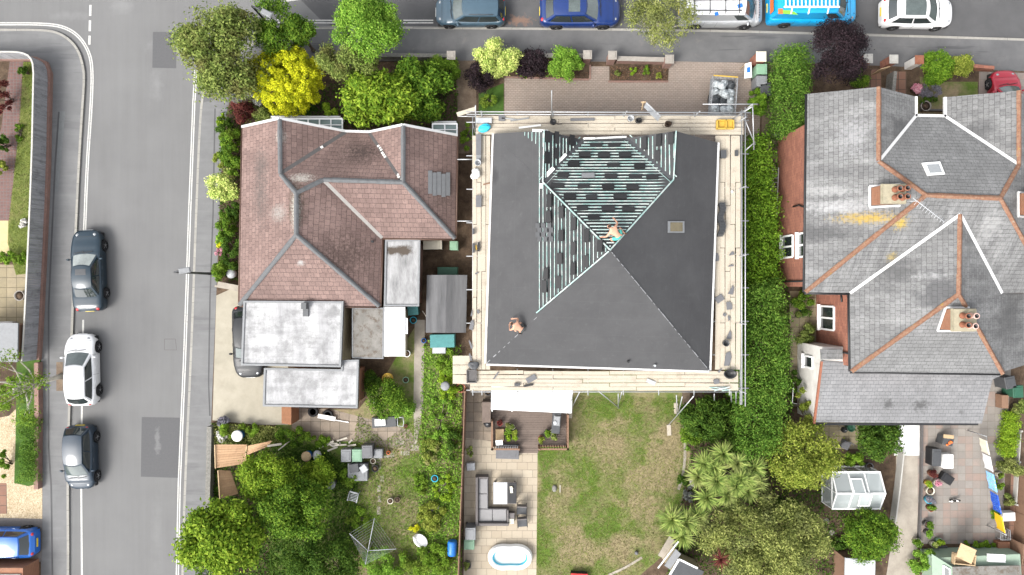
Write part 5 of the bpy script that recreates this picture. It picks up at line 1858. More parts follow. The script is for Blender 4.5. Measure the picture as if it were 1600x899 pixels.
HX0, HX1 = W(740, 300, HP).x - .05, W(1153, 300, HP).x + .06
HY0, HY1 = W(0, 617, HP).y - .06, W(0, 183, HP).y + .03
def pole(pts, name='ledger', r=.03):
    mb = MB()
    mb.tube(pts, r, 8)
    mb.build(name, MAT['steel'], sca)
for z in (HP + .45, HP + 1.0):
    pole([(HX0 - .3, HY1, z), (HX1 + .3, HY1 - .05, z)], 'guard_rail')
    pole([(HX1, HY0 - .4, z), (HX1, HY1 + .25, z)], 'guard_rail')
pole([(HX0 - .2, HY1 + .02, HP - .1), (HX1 + .5, HY1 - .02, HP - .1)])
pole([(HX1 + .1, HY0 - .5, HP - .1), (HX1 + .1, HY1 + .3, HP - .1)])
pole([(HX0, HY0, HP - .1), (HX0, HY1, HP - .1)])
pole([(HX0 - .1, HY0 + .2, HP - .1), (HX1, HY0 + .2, HP - .1)])
for i in range(9):
    y = HY0 + .3 + (HY1 - HY0 - .6) * i / 8
    pole([(HX0 - .35, y, HP - .07), (-.9, y, HP - .07)], 'transom')
    pole([(10.8, y + .1, HP - .07), (HX1 + .55, y + .1, HP - .07)], 'transom')
    if i % 2 == 0:
        pole([(HX1, y, .1), (HX1, y, HP + 1.1)], 'standard')
        pole([(HX0, y, .1), (HX0, y, HP + .05)], 'standard')
for i in range(8):
    x = HX0 + .5 + (HX1 - HX0 - 1) * i / 7
    pole([(x, HY0 + .02, HP - .07), (x, -4.4, HP - .07)], 'transom')
    pole([(x, HY1 + .25, HP - .07), (x, 8.2, HP - .07)], 'transom')
    if i % 2 == 0:
        pole([(x, HY1, .1), (x, HY1, HP + 1.1)], 'standard')
for y in (248, 345):
    p = W(740, y, HP)
    pole([(p.x + .2, p.y, HP - .25), (p.x - .9, p.y, HP - .25)], 'tie_tube')
for a, b in (((890, 642, .3), (895, 612, HP)), ((893, 638, .8), (906, 612, HP)), ((966, 638, .3), (966, 616, HP)), ((968, 638, .3), (936, 612, HP)), ((966, 632, 1), (972, 612, HP)), ((1045, 664, .3), (1084, 619, HP)), ((1058, 650, .3), (1057, 618, HP)), ((1059, 648, .3), (1066, 620, HP)), ((1150, 630, 3.0), (1150, 612, HP)), ((1143, 628, 3.0), (1142, 612, HP)), ((1116, 626, 3.2), (1116, 616, HP))):
    pole([W(*a), W(*b)], 'brace')
for x, y in ((1045, 672), (1056, 638), (891, 645)):
    mb = MB()
    c = W(x, y, .1)
    mb.box((c.x, c.y, .1), (.24, .65, .07), rnd.uniform(-.1, .1))
    mb.build('sole_board', MAT['board'], sca)
# corner tower and long poles
pole([W(862, 186, HP), W(862, 142, 9.0)], 'standard')
pole([W(716, 182, HP - .1), W(745, 182, HP - .1)], 'ledger')
a, b = W(1098, 163, 6.2), W(1184, 163, 6.2)
pole([a, b], 'ledger')
pole([W(1176, 163, 6.1), W(1178, 234, 5.0)], 'ledger')
pole([W(1175, 167, 6.1), W(1142, 188, HP)], 'brace')
pole([W(1165, 190, HP + 1.0), W(1180, 226, 4.8)], 'brace')
pole([W(1164, 236, HP), W(1180, 222, 4.8)], 'brace')
pole([W(1176, 163, 6.4), (W(1176, 163, 6.4).x, W(1176, 163, 6.4).y, .1)], 'standard')
pole([W(743, 165, 6.5), W(743, 200, HP)], 'standard')
mb = MB()
mb.slab([W(713, 176, 4.9), W(742, 167, 4.95), W(744, 173, 4.95), W(715, 182, 4.9)], .06)
mb.build('scaffold_board', MAT['board'], sca, label='loose board end sticking out past the corner')

# ------------------------------------------------------------------ slates stacked on the battens, materials on the boards
SG = 0
mb0 = MB()
for i in range(4):
    mb0.box((rnd.gauss(0, .012), rnd.gauss(0, .012), .012 * i), (.50, .26, .010), rnd.gauss(0, .04))
def stack(px, py, pl, lab, grp, rz=0.0, mat='new_slate', k=1.0):
    p = Pf(px, py, pl)
    e = .05
    nx = -(pl(p.x + e, p.y) - p.z) / e
    ny = -(pl(p.x, p.y + e) - p.z) / e
    n = Vector((nx, ny, 1)).normalized()
    u = Vector((1, 0, 0)) if rz == 0 else Vector((0, 1, 0))
    u = (u - n * u.dot(n)).normalized()
    v = n.cross(u)
    Mx = Matrix((u, v, n)).transposed().to_4x4()
    mb = MB()
    sx = k * rnd.uniform(.92, 1.12)
    for i in range(rnd.choice((3, 4, 5, 6))):
        Ml = Matrix.Translation(p + n * (.07 + .02 * i)) @ Mx @ Matrix.Rotation(rnd.gauss(0, .035), 4, 'Z')
        mb.box((0, 0, 0), (.58 * sx, .27, .013), M=Ml @ Matrix.Translation((rnd.gauss(0, .012), rnd.gauss(0, .012), 0)))
    solo(mb, 'slate_stack', MAT[mat], lab, 'slate stack', p, grp)
for (x, y) in ((931, 228.6), (960, 228.6), (913, 244), (943.6, 244.4), (976, 245), (896, 259), (958, 260), (999, 262), (879.5, 275.5), (954, 276.5), (992, 278), (1019, 279), (871, 291.7), (912, 293), (949.5, 293.6), (988, 294.6), (890, 309), (923.6, 310), (968, 310), (909.7, 327), (950, 328), (981, 329), (927, 342)):
    stack(x, y, PL['front'], 'small stack of new dark slates lying across the battens of the front slope', 'slate stacks on the front slope')
stack(918.6, 276, PL['front'], 'paler grey slate stack alone among the dark ones of the front slope', None, mat='mid_grey')
for (x, y) in ((860, 314), (859, 339), (879, 332), (878, 369), (898, 350), (897, 389), (918, 368), (939, 385), (876, 404), (896.6, 420), (917, 409), (855, 428), (852, 448), (874, 441)):
    stack(x, y, PL['left'], 'small stack of new dark slates lying upright along the battens of the left slope', 'slate stacks on the left slope', 1)
for (x, y) in ((868, 216), (867.5, 240), (892, 220), (853, 214), (853, 247)):
    stack(x, y, PL['gl'], 'small stack of dark slates on the narrow battened slope beside the left front valley', 'slate stacks beside the left front valley', 1)
for (x, y) in ((1009, 225), (1030.6, 220), (1029, 244), (1050, 217)):
    stack(x, y, PL['gr'], 'small stack of dark slates on the narrow battened slope beside the right front valley', 'slate stacks beside the right front valley', 1)
# a patch of laid dark slates on the left slope
mb = MB()
for r_ in range(4):
    for c_ in range(3):
        p = Pf(840 + c_ * 9 + (r_ % 2) * 3, 353 + r_ * 7, PL['left'])
        mb.box(p + Vector((0, 0, .075)), (.24, .26, .012), M=Matrix.Translation(p + Vector((0, 0, .075))) @ Matrix.Rotation(-.53, 4, 'Y'))
solo(mb, 'laid_slates', MAT['dark_grey'], 'square of newly laid grey slates on the left slope battens', 'slates', Pf(850, 362, PL['left']))

ZB = HP + .052
def flat_bit(px, py, lx, ly, rz, mat, name, label, cat, grp=None, th=.03, z=ZB):
    mb = MB()
    p = W(px, py, z)
    if name.startswith('slate_scrap'):
        n = rnd.choice((4, 5, 5))
        base = [(-.5, -.5), (.5, -.5), (.55, .1), (.2, .5), (-.5, .4)][:n]
        pts = []
        for (a, b) in base:
            a, b = a * lx * rnd.uniform(.8, 1.1), b * ly * rnd.uniform(.8, 1.1)
            pts.append((p.x + a * cos(rz) - b * sin(rz), p.y + a * sin(rz) + b * cos(rz)))
        mb.prism(pts, z, z + th)
    else:
        mb.box(p, (lx, ly, th), rz)
    return solo(mb, name, MAT[mat], label, cat, p, grp)
for (x, y, lx, ly, rz, m) in ((1142, 396, .3, .2, .2, 'slate_scrap'), (1141, 415, .35, .12, 0, 'slate_scrap'), (1142, 452, .3, .55, -.2, 'slate_scrap'), (1139, 478, .3, .5, .1, 'slate_scrap'), (1138, 497, .18, .3, .5, 'slate_scrap'), (1139, 523, .28, .5, 0, 'slate_scrap'), (1137, 560, .32, .8, -.15, 'slate_scrap'), (1125, 578, .12, .35, -.6, 'slate_scrap'), (1120, 402, .2, .5, 0, 'slate_scrap'), (1132, 492, .15, .2, 1, 'slate_scrap'), (1119, 596, .3, .3, .3, 'slate_scrap')):
    flat_bit(x, y, lx, ly, rz, m, 'slate_scrap', 'broken grey slate lying on the hedge side boards of the scaffold', 'slate scrap', 'broken slates on the hedge side boards')
flat_bit(1124, 467, .45, .35, .6, 'slate_scrap', 'slate_sheet', 'grey slate slanted across the hedge side boards beside the black felt', 'slate')
flat_bit(830, 592, .55, .3, .5, 'slate_scrap', 'slate_sheet', 'single grey slate lying slanted on the rear boards above the white lean-to', 'slate')
flat_bit(1017, 597, .5, .2, -.4, 'pale_grey', 'slate_sheet', 'pale grey slate on the rear boards above the lawn', 'slate')
flat_bit(775, 587, .08, .45, -.6, 'slate_scrap', 'slate_strip', 'thin grey strip lying on the rear boards near the corner tray', 'strip')
flat_bit(808, 601, .3, .15, 0, 'dark_grey', 'slate_pile', 'small dark pile on the rear boards edge above the white lean-to', 'pile', th=.1)
flat_bit(826, 602, .5, .1, .15, 'black_plastic', 'tool', 'thin black tool lying beside the small dark pile on the rear boards', 'tool', th=.06)
for (x, y, lx, ly, rz) in ((737, 508, .2, .55, -.2), (747, 487, .12, .25, .3), (737, 488, .08, .45, -.1), (745, 427, .2, .08, .4), (735, 538, .1, .5, .3), (735, 558, .1, .5, .2)):
    flat_bit(x, y, lx, ly, rz, 'slate_scrap', 'slate_scrap', 'grey slate offcut lying on the bungalow side boards of the scaffold', 'slate scrap', 'slate offcuts on the bungalow side boards')
flat_bit(748, 315, .3, .62, 0, 'slate_scrap', 'slate_stack', 'pale grey slate stack on the bungalow side boards', 'slate stack', th=.12)
flat_bit(740, 362, .1, .3, 0, 'dark_grey', 'slate_stack', 'very narrow dark slate pile on the bungalow side boards', 'slate stack', th=.15)
flat_bit(740, 388, .1, .5, 0, 'dark_grey', 'slate_stack', 'long narrow dark slate pile beside the yellow tool', 'slate stack', th=.15)
flat_bit(748, 386, .1, .5, 0, 'black_plastic', 'slate_stack', 'black slate pile next to the roof edge beside the yellow tool', 'slate stack', th=.1)
flat_bit(744, 387, .07, .25, .1, 'yellow_plastic', 'spirit_level', 'small yellow tool between two narrow dark slate piles', 'tool')
flat_bit(748, 227, .28, 1.1, .0, 'slate_scrap', 'slate_row', 'long row of grey slates leaning behind the turquoise tool case', 'slate row', th=.16)
flat_bit(748, 246, .26, .45, .0, 'mid_grey', 'slate_stack', 'mid grey slates below the long leaning row', 'slate stack', th=.12)
flat_bit(762, 287, .5, .07, .25, 'fence_brown', 'crowbar', 'dark brown bar lying across the boards and felt edge', 'bar')
flat_bit(766, 514, .3, .25, 0, 'black_plastic', 'bucket_tray', 'dark square tray at the felt edge near the crouching roofer', 'tray', th=.18)
flat_bit(756, 189, .85, .28, 0, 'pale_grey', 'sheet_stack', 'pale sheet stack at the front corner behind the turquoise case', 'sheet', th=.1)
flat_bit(784, 185, .35, .3, 0, 'slate_scrap', 'slate_sheet', 'grey square slate on the front boards', 'slate')
flat_bit(795, 186, .75, .06, -.1, 'steel', 'bar', 'thin bar lying beside the grey square slate on the front boards', 'bar')
flat_bit(812, 187, 1.0, .07, .15, 'mid_grey', 'bar', 'longer slanted bar on the front boards', 'bar')
flat_bit(910, 187, 1.3, .14, .02, 'slate_scrap', 'lead_strip', 'grey strip lying flat along the middle of the front boards', 'strip')
flat_bit(828, 198, 1.2, .1, .12, 'cloth_white', 'white_sheet', 'white strip lying along the roof edge of the front boards', 'sheet', z=ZB)
# longer bits with form
mb = MB()
p = W(757, 201, ZB)
mb.lathe(p, [(.33, 0), (.36, .06), (.33, .22), (.28, .25), (.001, .25)], 14, sx=1, sy=.62, rz=.35)
mb.tube([p + Vector((-.25, -.05, .27)), p + Vector((-.1, .02, .36)), p + Vector((.1, .06, .36)), p + Vector((.25, .08, .27))], .025, 6)
solo(mb, 'tool_case', MAT['cyan_plastic'], 'turquoise tool case on the front corner boards', 'tool case', p)
for (x, y, lab, m) in ((747, 256, 'pale round bucket on the bungalow side boards', 'pale_grey'), (984, 187, 'pale round bucket beside the black bag on the front boards', 'pale_grey'), (1132, 536, 'dark round bucket on the hedge side boards', 'dark_grey')):
    mb = MB()
    p = W(x, y, ZB)
    mb.lathe(p, [(.13, 0), (.16, .3), (.175, .3), (.175, .33), (.15, .33), (.13, .06), (.001, .06)], 16)
    solo(mb, 'bucket', MAT[m], lab, 'bucket', p)
for (x, y, lab, m, rr) in ((997, 190, 'black tool bag beside the pale bucket on the front boards', 'black_plastic', .17), (1043, 195, 'dark brown open bag on the front boards by the grey chute', 'hair', .17), (738, 591, 'dark tray frame', 'dark_grey', .1)):
    if x < 800:
        continue
    mb = MB()
    p = W(x, y, ZB)
    mb.lathe(p, [(rr * .9, 0), (rr * 1.1, .1), (rr, .26), (rr * .85, .28), (rr * .8, .12), (.001, .1)], 12, sx=1, sy=.8)
    mb.v = [(a + rnd.gauss(0, .014), b + rnd.gauss(0, .014), c + rnd.gauss(0, .01)) for a, b, c in mb.v]
    mb.tube([p + Vector((-rr, 0, .27)), p + Vector((-rr * .5, .05, .42)), p + Vector((rr * .5, .05, .42)), p + Vector((rr, 0, .27))], .015, 5)
    solo(mb, 'tool_bag', MAT[m], lab, 'tool bag', p)
mb = MB()
p = W(864, 191, ZB)
mb.lathe(p, [(.16, 0), (.17, .03), (.12, .05), (.1, .02), (.001, .02)], 14)
mb.tube([p + Vector((.1, -.05, .03)), p + Vector((.25, -.12, .02)), p + Vector((.5, -.1, .02))], .02, 6)
mb.tube([p + Vector((-.1, .1, .03)), p + Vector((-.15, .3, .04)), p + Vector((0, .4, .04))], .02, 6)
solo(mb, 'hose_coil', MAT['black_plastic'], 'black coiled cable at the foot of the tall scaffold pole', 'cable', p)
mb = MB()
p = W(1132, 196, ZB)
mb.box(p + Vector((-.22, 0, 0)), (.5, .48, .04))
for (dx, w) in ((-.46, .05), (.02, .05), (.42, .05)):
    mb.box(p + Vector((dx, 0, .04)), (w, .48, .22))
for dy in (-.22, .22):
    mb.box(p + Vector((-.02, dy, .04)), (.9, .05, .22))
mb.box(p + Vector((.22, 0, .04)), (.34, .4, .05))
solo(mb, 'crate', MAT['yellow_plastic'], 'yellow two compartment crate on the front corner boards', 'crate', p)
mb = MB()
a, b = W(1008, 164, HP + 1.25), W(1030, 186, HP + .3)
d = (b - a).normalized()
s_ = d.cross(Vector((0, 0, 1))).normalized()
mb.slab([a - s_ * .13, a + s_ * .13, b + s_ * .15, b - s_ * .15], .04)
mb.slab([a - s_ * .13 + Vector((0, 0, .1)), a - s_ * .09, b - s_ * .11, b - s_ * .15 + Vector((0, 0, .1))], .03)
solo(mb, 'chute', MAT['pale_grey'], 'grey metal sheet leaning over the front guard rail', 'sheet', b)
mb = MB()
a, b = W(1003, 172, HP + .5), W(1005, 160, HP + 1.6)
mb.beam(a, b, .05, .05)
mb.beam(b - Vector((.12, 0, 0)), b + Vector((.12, 0, .02)), .06, .04)
solo(mb, 'broom', MAT['wood'], 'wooden broom leaning at the front guard rail', 'broom', a)
mb = MB()
p = W(744, 272, ZB)
mb.ell(p + Vector((0, 0, .12)), (.24, .3, .16), 12, 6)
mb.ell(p + Vector((-.15, -.15, .1)), (.15, .18, .12), 10, 5)
mb.v = [(x + rnd.gauss(0, .02), y + rnd.gauss(0, .02), z) for x, y, z in mb.v]
solo(mb, 'dust_sheet', MAT['cloth_white'], 'crumpled white bag on the bungalow side boards', 'bag', p)
mb = MB()
p = W(737, 588, ZB)
for (c, s__) in (((0, -.33), (.5, .05)), ((0, .33), (.5, .05)), ((-.25, 0), (.05, .7)), ((.25, 0), (.05, .7))):
    mb.box(p + Vector((c[0], c[1], 0)), (s__[0], s__[1], .13))
mb.box(p + Vector((0, 0, 0)), (.46, .62, .02))
solo(mb, 'mortar_tray', MAT['lead'], 'dark framed tray at the rear corner of the scaffold boards', 'tray', p)
mb = MB()
p = W(740, 571, ZB)
mb.lathe(p, [(.22, 0), (.3, .12), (.26, .14), (.001, .1)], 10, sx=1, sy=.8)
mb.v = [(x + rnd.gauss(0, .03), y + rnd.gauss(0, .03), z) for x, y, z in mb.v]
solo(mb, 'rubble_sack', MAT['dark_grey'], 'crumpled dark grey sack above the corner tray', 'sack', p)
mb = MB()
p = W(1139, 584, ZB)
mb.lathe(p, [(.22, 0), (.3, .2), (.32, .2), (.32, .23), (.26, .23), (.2, .05), (.001, .05)], 14, sx=1.1, sy=.8)
solo(mb, 'mixing_tub', MAT['black_plastic'], 'black rubber tub at the hedge side rear corner', 'tub', p)
for i in range(6):
    mb = MB()
    a, b = W(1108 + i * 4, 606 + (i % 3) * 2.5, ZB + .02 * i), W(1134 + i * 1.5, 605 + ((i * 2) % 4) * 2, ZB + .02 * i + .01)
    mb.beam(a, b, .05, .03)
    solo(mb, 'loose_batten', MAT['batten'], 'offcut of blue green batten in the heap at the rear corner of the boards', 'batten', a, 'batten offcuts at the rear corner')
for (x, y, lx, ly, th, lab) in ((1129, 242, .3, .42, .2, 'grey slate stack at the front end of the hedge side boards'), (1150, 240, .15, .3, .14, 'small dark slate stack by the guard rail of the hedge side'),):
    flat_bit(x, y, lx, ly, .05, 'dark_grey', 'slate_stack', lab, 'slate stack', th=th)
mb = MB()
for i in range(22):
    p = W(1126 + 2.0 * sin(i * .5), 321 + i * 2.3, ZB)
    Mx = Matrix.Translation(p + Vector((0, 0, 0))) @ Matrix.Rotation(-.35, 4, 'X')
    mb.box((0, 0, 0), (.3, .05, .28), M=Mx)
solo(mb, 'slate_row', MAT['dark_grey'], 'long leaning row of dark slates on the hedge side boards', 'slate row', W(1127, 345, ZB))
mb = MB()
p = W(1143, 300, ZB)
mb.lathe(p, [(.05, 0), (.06, .12), (.03, .14), (.001, .14)], 10)
solo(mb, 'tin', MAT['white'], 'small white tin on the hedge side boards', 'tin', p)

# ------------------------------------------------------------------ people
def skin_mesh(name, V, E, Rd, mat, parent, M, sub=1, root=0):
    me = bpy.data.meshes.new(name)
    off = parent.location if parent else Vector()
    me.from_pydata([tuple((M @ Vector(v)) - off) for v in V], E, [])
    o = bpy.data.objects.new(name, me)
    COL.objects.link(o)
    if parent:
        o.parent = parent
    m = o.modifiers.new('skin', 'SKIN')
    m.use_smooth_shade = True
    if not me.skin_vertices:
        me.skin_vertices.new()
    for i, sv in enumerate(me.skin_vertices[0].data):
        r_ = Rd[i]
        sv.radius = (r_, r_) if not isinstance(r_, tuple) else r_
        sv.use_root = (i == root)
    s_ = o.modifiers.new('sub', 'SUBSURF')
    s_.levels = s_.render_levels = sub
    me.materials.append(mat)
    return o

def person(label, M, J, shorts, hairm):
    """J: joints in a local frame, +x the way the person faces"""
    p0 = M @ Vector((0, 0, 0))
    t = thing('person', label, 'person', p0)
    V, E, Rd = [], [], []
    def add(p, r_, par=None):
        V.append(Vector(p))
        Rd.append(r_)
        if par is not None:
            E.append((par, len(V) - 1))
        return len(V) - 1
    pel = add(J['pelvis'], .145)
    wst = add(Vector(J['pelvis']).lerp(Vector(J['chest']), .45), .135, pel)
    ch = add(J['chest'], .165, wst)
    nk = add(J['neck'], .062, ch)
    h0 = add(Vector(J['neck']).lerp(Vector(J['head']), .55), .085, nk)
    h1 = add(J['head'], .1, h0)
    fd = (Vector(J['face']) - Vector(J['head'])).normalized()
    add(Vector(J['head']) + fd * .115, .022, h1)                       # nose
    for s in (-1, 1):
        sd_ = fd.cross(Vector((0, 0, 1))).normalized() * s
        add(Vector(J['head']) + sd_ * .105, .022, h1)                  # ears
    for s, k in ((1, 'l'), (-1, 'r')):
        sh = add(J['sh' + k], .075, ch)
        el = add(J['el' + k], .046, sh)
        wr_ = add(J['wr' + k], .03, el)
        dirh = (Vector(J['wr' + k]) - Vector(J['el' + k])).normalized()
        pm = add(Vector(J['wr' + k]) + dirh * .07, .036, wr_)
        side = dirh.cross(Vector((0, 0, 1)))
        side = side.normalized() if side.length > .05 else Vector((0, 1, 0))
        for f in range(4):
            b = add(V[pm] + dirh * .035 + side * (.033 - .022 * f), .0095, pm)
            m_ = add(V[b] + dirh * (.034 + .004 * (f in (1, 2))) - Vector((0, 0, .008)), .009, b)
            add(V[m_] + dirh * .026 - Vector((0, 0, .02)), .0075, m_)
        tb = add(V[wr_] + dirh * .035 + side * .042, .011, wr_)
        add(V[tb] + dirh * .03 + side * .022, .009, tb)
        hp = add(J['hip' + k], .105, pel)
        kn = add(J['kn' + k], .06, hp)
        an = add(J['an' + k], .04, kn)
        add(J['to' + k], .036, an)
    body = skin_mesh('body', V, E, Rd, MAT['skin'], t, M)
    V2 = [Vector(J['pelvis']).lerp(Vector(J['chest']), .2), Vector(J['pelvis']), Vector(J['hipl']), Vector(J['hipl']).lerp(Vector(J['knl']), .8), Vector(J['hipr']), Vector(J['hipr']).lerp(Vector(J['knr']), .8)]
    skin_mesh('shorts', V2, [(0, 1), (1, 2), (2, 3), (1, 4), (4, 5)], [.155, .165, .125, .098, .125, .098], shorts, t, M, root=1)
    hd = Vector(J['head'])
    V3 = [hd - fd * .03 + Vector((0, 0, .05)), hd - fd * .055 + Vector((0, 0, .01))]
    skin_mesh('hair', V3, [(0, 1)], [.112, .106], hairm, t, M)
    for k in 'lr':
        an, to = Vector(J['an' + k]), Vector(J['to' + k])
        skin_mesh('boot', [an + Vector((0, 0, .03)), an.lerp(to, .25), to.lerp(an, -.25)], [(0, 1), (1, 2)], [.052, .052, .045], MAT['boot'], t, M)
    return t
# crouching roofer, back towards the sky
p = Pf(810, 511, lambda x, y: max(PL['left'](x, y), 0) if PL['left'](x, y) < PL['back'](x, y) else PL['back'](x, y))
M1 = Matrix.Translation(p + Vector((0, 0, .03))) @ Matrix.Rotation(R(148), 4, 'Z')
J = dict(pelvis=(-.22, 0, .34), chest=(.14, 0, .62), neck=(.3, 0, .68), head=(.44, .02, .7), face=(.56, .03, .6),
         shl=(.2, .2, .62), shr=(.2, -.2, .62), ell=(.3, .36, .36), elr=(.26, -.38, .38), wrl=(.42, .2, .12), wrr=(.46, -.22, .12),
         hipl=(-.24, .11, .3), hipr=(-.24, -.11, .3), knl=(.1, .24, .3), knr=(.08, -.25, .28), anl=(-.2, .2, .06), anr=(-.22, -.2, .06), tol=(.0, .23, .02), tor=(-.02, -.23, .02))
person('shirtless roofer crouching on the rear corner hip of the black felt', M1, J, MAT['shorts_khaki'], MAT['hair'])
p = Pf(958, 364, PL['front'])
M2 = Matrix.Translation(p + Vector((0, 0, .08))) @ Matrix.Rotation(R(136), 4, 'Z')
J = dict(pelvis=(-.3, 0, .3), chest=(.08, 0, .46), neck=(.25, 0, .48), head=(.4, .0, .48), face=(.5, 0, .38),
         shl=(.14, .2, .45), shr=(.14, -.2, .45), ell=(.12, .42, .26), elr=(.2, -.44, .26), wrl=(.26, .56, .08), wrr=(.42, -.5, .06),
         hipl=(-.32, .12, .27), hipr=(-.32, -.12, .27), knl=(-.08, .36, .2), knr=(-.04, -.36, .18), anl=(-.42, .34, .08), anr=(-.4, -.34, .08), tol=(-.5, .4, .04), tor=(-.48, -.4, .04))
person('shirtless roofer in turquoise shorts kneeling on the battens near the apex', M2, J, MAT['shorts_teal'], MAT['hair'])
# ------------------------------------------------------------------ fences and walls
def wallrun(name, px, zb, zt, th, mat, label, cat, hpx=None, cap=None, parent=None, posts=0, postmat=None, closed=False):
    """a wall or fence whose foot (hpx = height at which the pixels were read) follows a path"""
    hh = zb if hpx is None else hpx
    P = [W(x, y, hh).to_2d() for x, y in px]
    mid = sum(P, Vector((0, 0))) / len(P)
    t = thing(name, label, cat, (mid.x, mid.y, zb))
    mb = MB()
    strip(mb, P, th, zt, zt - zb)
    mb.build('panel' if posts else 'body', MAT[mat], t)
    if cap:
        mb = MB()
        strip(mb, P, th + .07, zt + .06, .06)
        mb.build('coping', MAT[cap], t)
    if posts:
        L = 0
        for a, b in zip(P[:-1], P[1:]):
            n = max(1, int((b - a).length / posts))
            for k in range(n + (1 if b is P[-1] else 0)):
                p = a.lerp(b, k / n)
                mb = MB()
                mb.box((p.x, p.y, zb), (.1, .1, zt - zb + .08), math.atan2((b - a).y, (b - a).x))
                mb.build('post', MAT[postmat or mat], t)
    return t
# street fence of the corner garden: dwarf brick wall, weathered boards, white capping
foot = [(-200, 93), (40, 93), (60, 94), (74, 100), (80, 116), (79, 160), (77, 260), (71, 400), (65, 520), (62, 562)]
t = wallrun('board_fence', foot, .1, .36, .24, 'brick_brown', 'weathered grey board fence with white capping on a dwarf brick wall', 'fence', hpx=.1)
P = smooth_line([W(x, y, .1).to_2d() for x, y in foot], 1)
P = offset_line(P, -.04)
mb = MB()
k = 0
for a, b in zip(P[:-1], P[1:]):
    L = (b - a).length
    n = max(1, int(L / .14))
    for i in range(n):
        p, q = a.lerp(b, i / n), a.lerp(b, (i + .96) / n)
        mid = (p + q) / 2
        mb.box((mid.x, mid.y, .362), ((q - p).length, .025 + .012 * (k % 2), 1.18 + rnd.uniform(-.015, .015)), math.atan2((q - p).y, (q - p).x))
        k += 1
mb.build('boards', MAT['fence_grey'], t)
mb = MB()
strip(mb, P, .09, 1.60, .05)
mb.build('capping', MAT['cap_white'], t)
wallrun('brick_wall', [(63.5, 566), (64, 640), (63, 762)], .1, .5, .25, 'brick_brown', 'low red brick wall along the pavement beside the gravel garden', 'wall')
wallrun('stone_wall', [(334, 664), (333, 720), (331, 792)], .1, .75, .28, 'flint', 'low grey stone wall beside the tan fence panels on the pavement', 'wall')
wallrun('garden_fence', [(729, 606), (726, 700), (722, 800), (716, 960)], .1, 1.75, .05, 'fence_brown', 'long thin brown garden fence between the two back gardens', 'fence', posts=1.9)
wallrun('brick_wall', [(498, 92), (600, 92), (700, 93)], .1, .8, .22, 'flint', 'low stone front wall behind the trees of the bungalow', 'wall')
wallrun('brick_wall', [(742, 92), (800, 92), (912, 93)], .1, .7, .2, 'brick_brown', 'low front wall behind the variegated and purple shrubs', 'wall', cap='capstone')
wallrun('brick_wall', [(962, 97), (1040, 99)], .1, .7, .2, 'brick_brown', 'low front wall with pale coping behind the small planted bed', 'wall', cap='capstone')
def pillar(px, py, w, h, mat, capm, label, capw=.1, name='gate_pillar', d=None):
    c = W(px, py, h)
    c.z = .1
    t = thing(name, label, 'pillar', c)
    mb = MB()
    mb.box(c, (w, d or w, h - .1))
    mb.build('shaft', MAT[mat], t)
    mb = MB()
    cz = Vector((c.x, c.y, h))
    mb.box(cz, (w + capw, (d or w) + capw, .08), bev=.02)
    mb.box(cz + Vector((0, 0, .08)), (w * .8, (d or w) * .8, .04), bev=.015)
    mb.build('cap', MAT[capm], t)
pillar(705, 87, .42, 1.25, 'brick_brown', 'capstone', 'stone capped pillar at the end of the bungalow front wall')
pillar(918, 86, .42, 1.2, 'brick_brown', 'capstone', 'stone capped pillar on the shrub side of the narrow drive gap')
pillar(957, 87, .42, 1.2, 'brick_brown', 'capstone', 'stone capped pillar left of the small planted bed')
pillar(1046, 93, .42, 1.2, 'brick_brown', 'capstone', 'stone capped pillar right of the small planted bed')
pillar(1189, 89, .5, 1.3, 'brick', 'cream', 'square cream topped pillar above the wheelie bins')
pillar(1356, 92, .45, 1.2, 'brick', 'cap_white', 'white capped gate pillar behind the purple leaved tree')
pillar(1396, 93, .42, 1.2, 'brick', 'cap_white', 'white gate pillar with a red tile edge, between the two red paths')
pillar(1436, 94, .42, 1.25, 'render', 'terracotta', 'white gate pillar with a terracotta cap beside the round shrub')
wallrun('brick_wall', [(1443, 104), (1500, 106), (1545, 110)], .1, .6, .2, 'brick', 'low red front wall behind the round shrub of the slate house', 'wall')
mb = MB()
for a, b in (((922, 102), (922, 124)), ((950, 128), (1044, 128)), ((790, 121), (920, 125))):
    strip(mb, [W(a[0], a[1], .1).to_2d(), W(b[0], b[1], .1).to_2d()], .1, .16, .1)
struct(mb, 'bed_edging', MAT['brick_brown'])
area([(953, 104), (1043, 104), (1043, 126), (953, 125)], .125, 'flower_bed', MAT['soil'], .05)
# white wall and trellis between the slate house's gardens
wallrun('garden_wall', [(1404, 704), (1398, 760), (1391, 812)], .1, .7, .08, 'cap_white', 'thin white garden wall beside the concrete path and greenhouse', 'wall')
wallrun('garden_fence', [(1308, 862), (1345, 866)], .1, 1.0, .05, 'brick_orange', 'short rusty orange fence panel behind the grey shed roof', 'fence')
wallrun('patio_edging', [(1438, 662), (1437, 760), (1433, 850)], .1, .35, .09, 'lead', 'thin dark edging wall between the concrete path and the mixed slab patio', 'wall')
wallrun('garden_fence', [(1582, 870), (1586, 800), (1588, 740)], .1, 1.3, .06, 'fence_brown', 'brown fence beside the orange brick path at the picture edge', 'fence', posts=1.8)
wallrun('garden_fence', [(1236, 216), (1200, 215)], .1, 1.1, .06, 'grey_metal', 'grey fence panel closing the side passage below the tall front hedge', 'fence')
wallrun('front_gate_fence', [(1375, 113), (1361, 117)], .1, 1.2, .05, 'wood', 'short wooden gate standing open across the first red path', 'gate')
wallrun('front_boundary_wall', [(1388, 118), (1384, 160)], .1, .9, .2, 'flint', 'low flint wall between the two red front paths', 'wall')
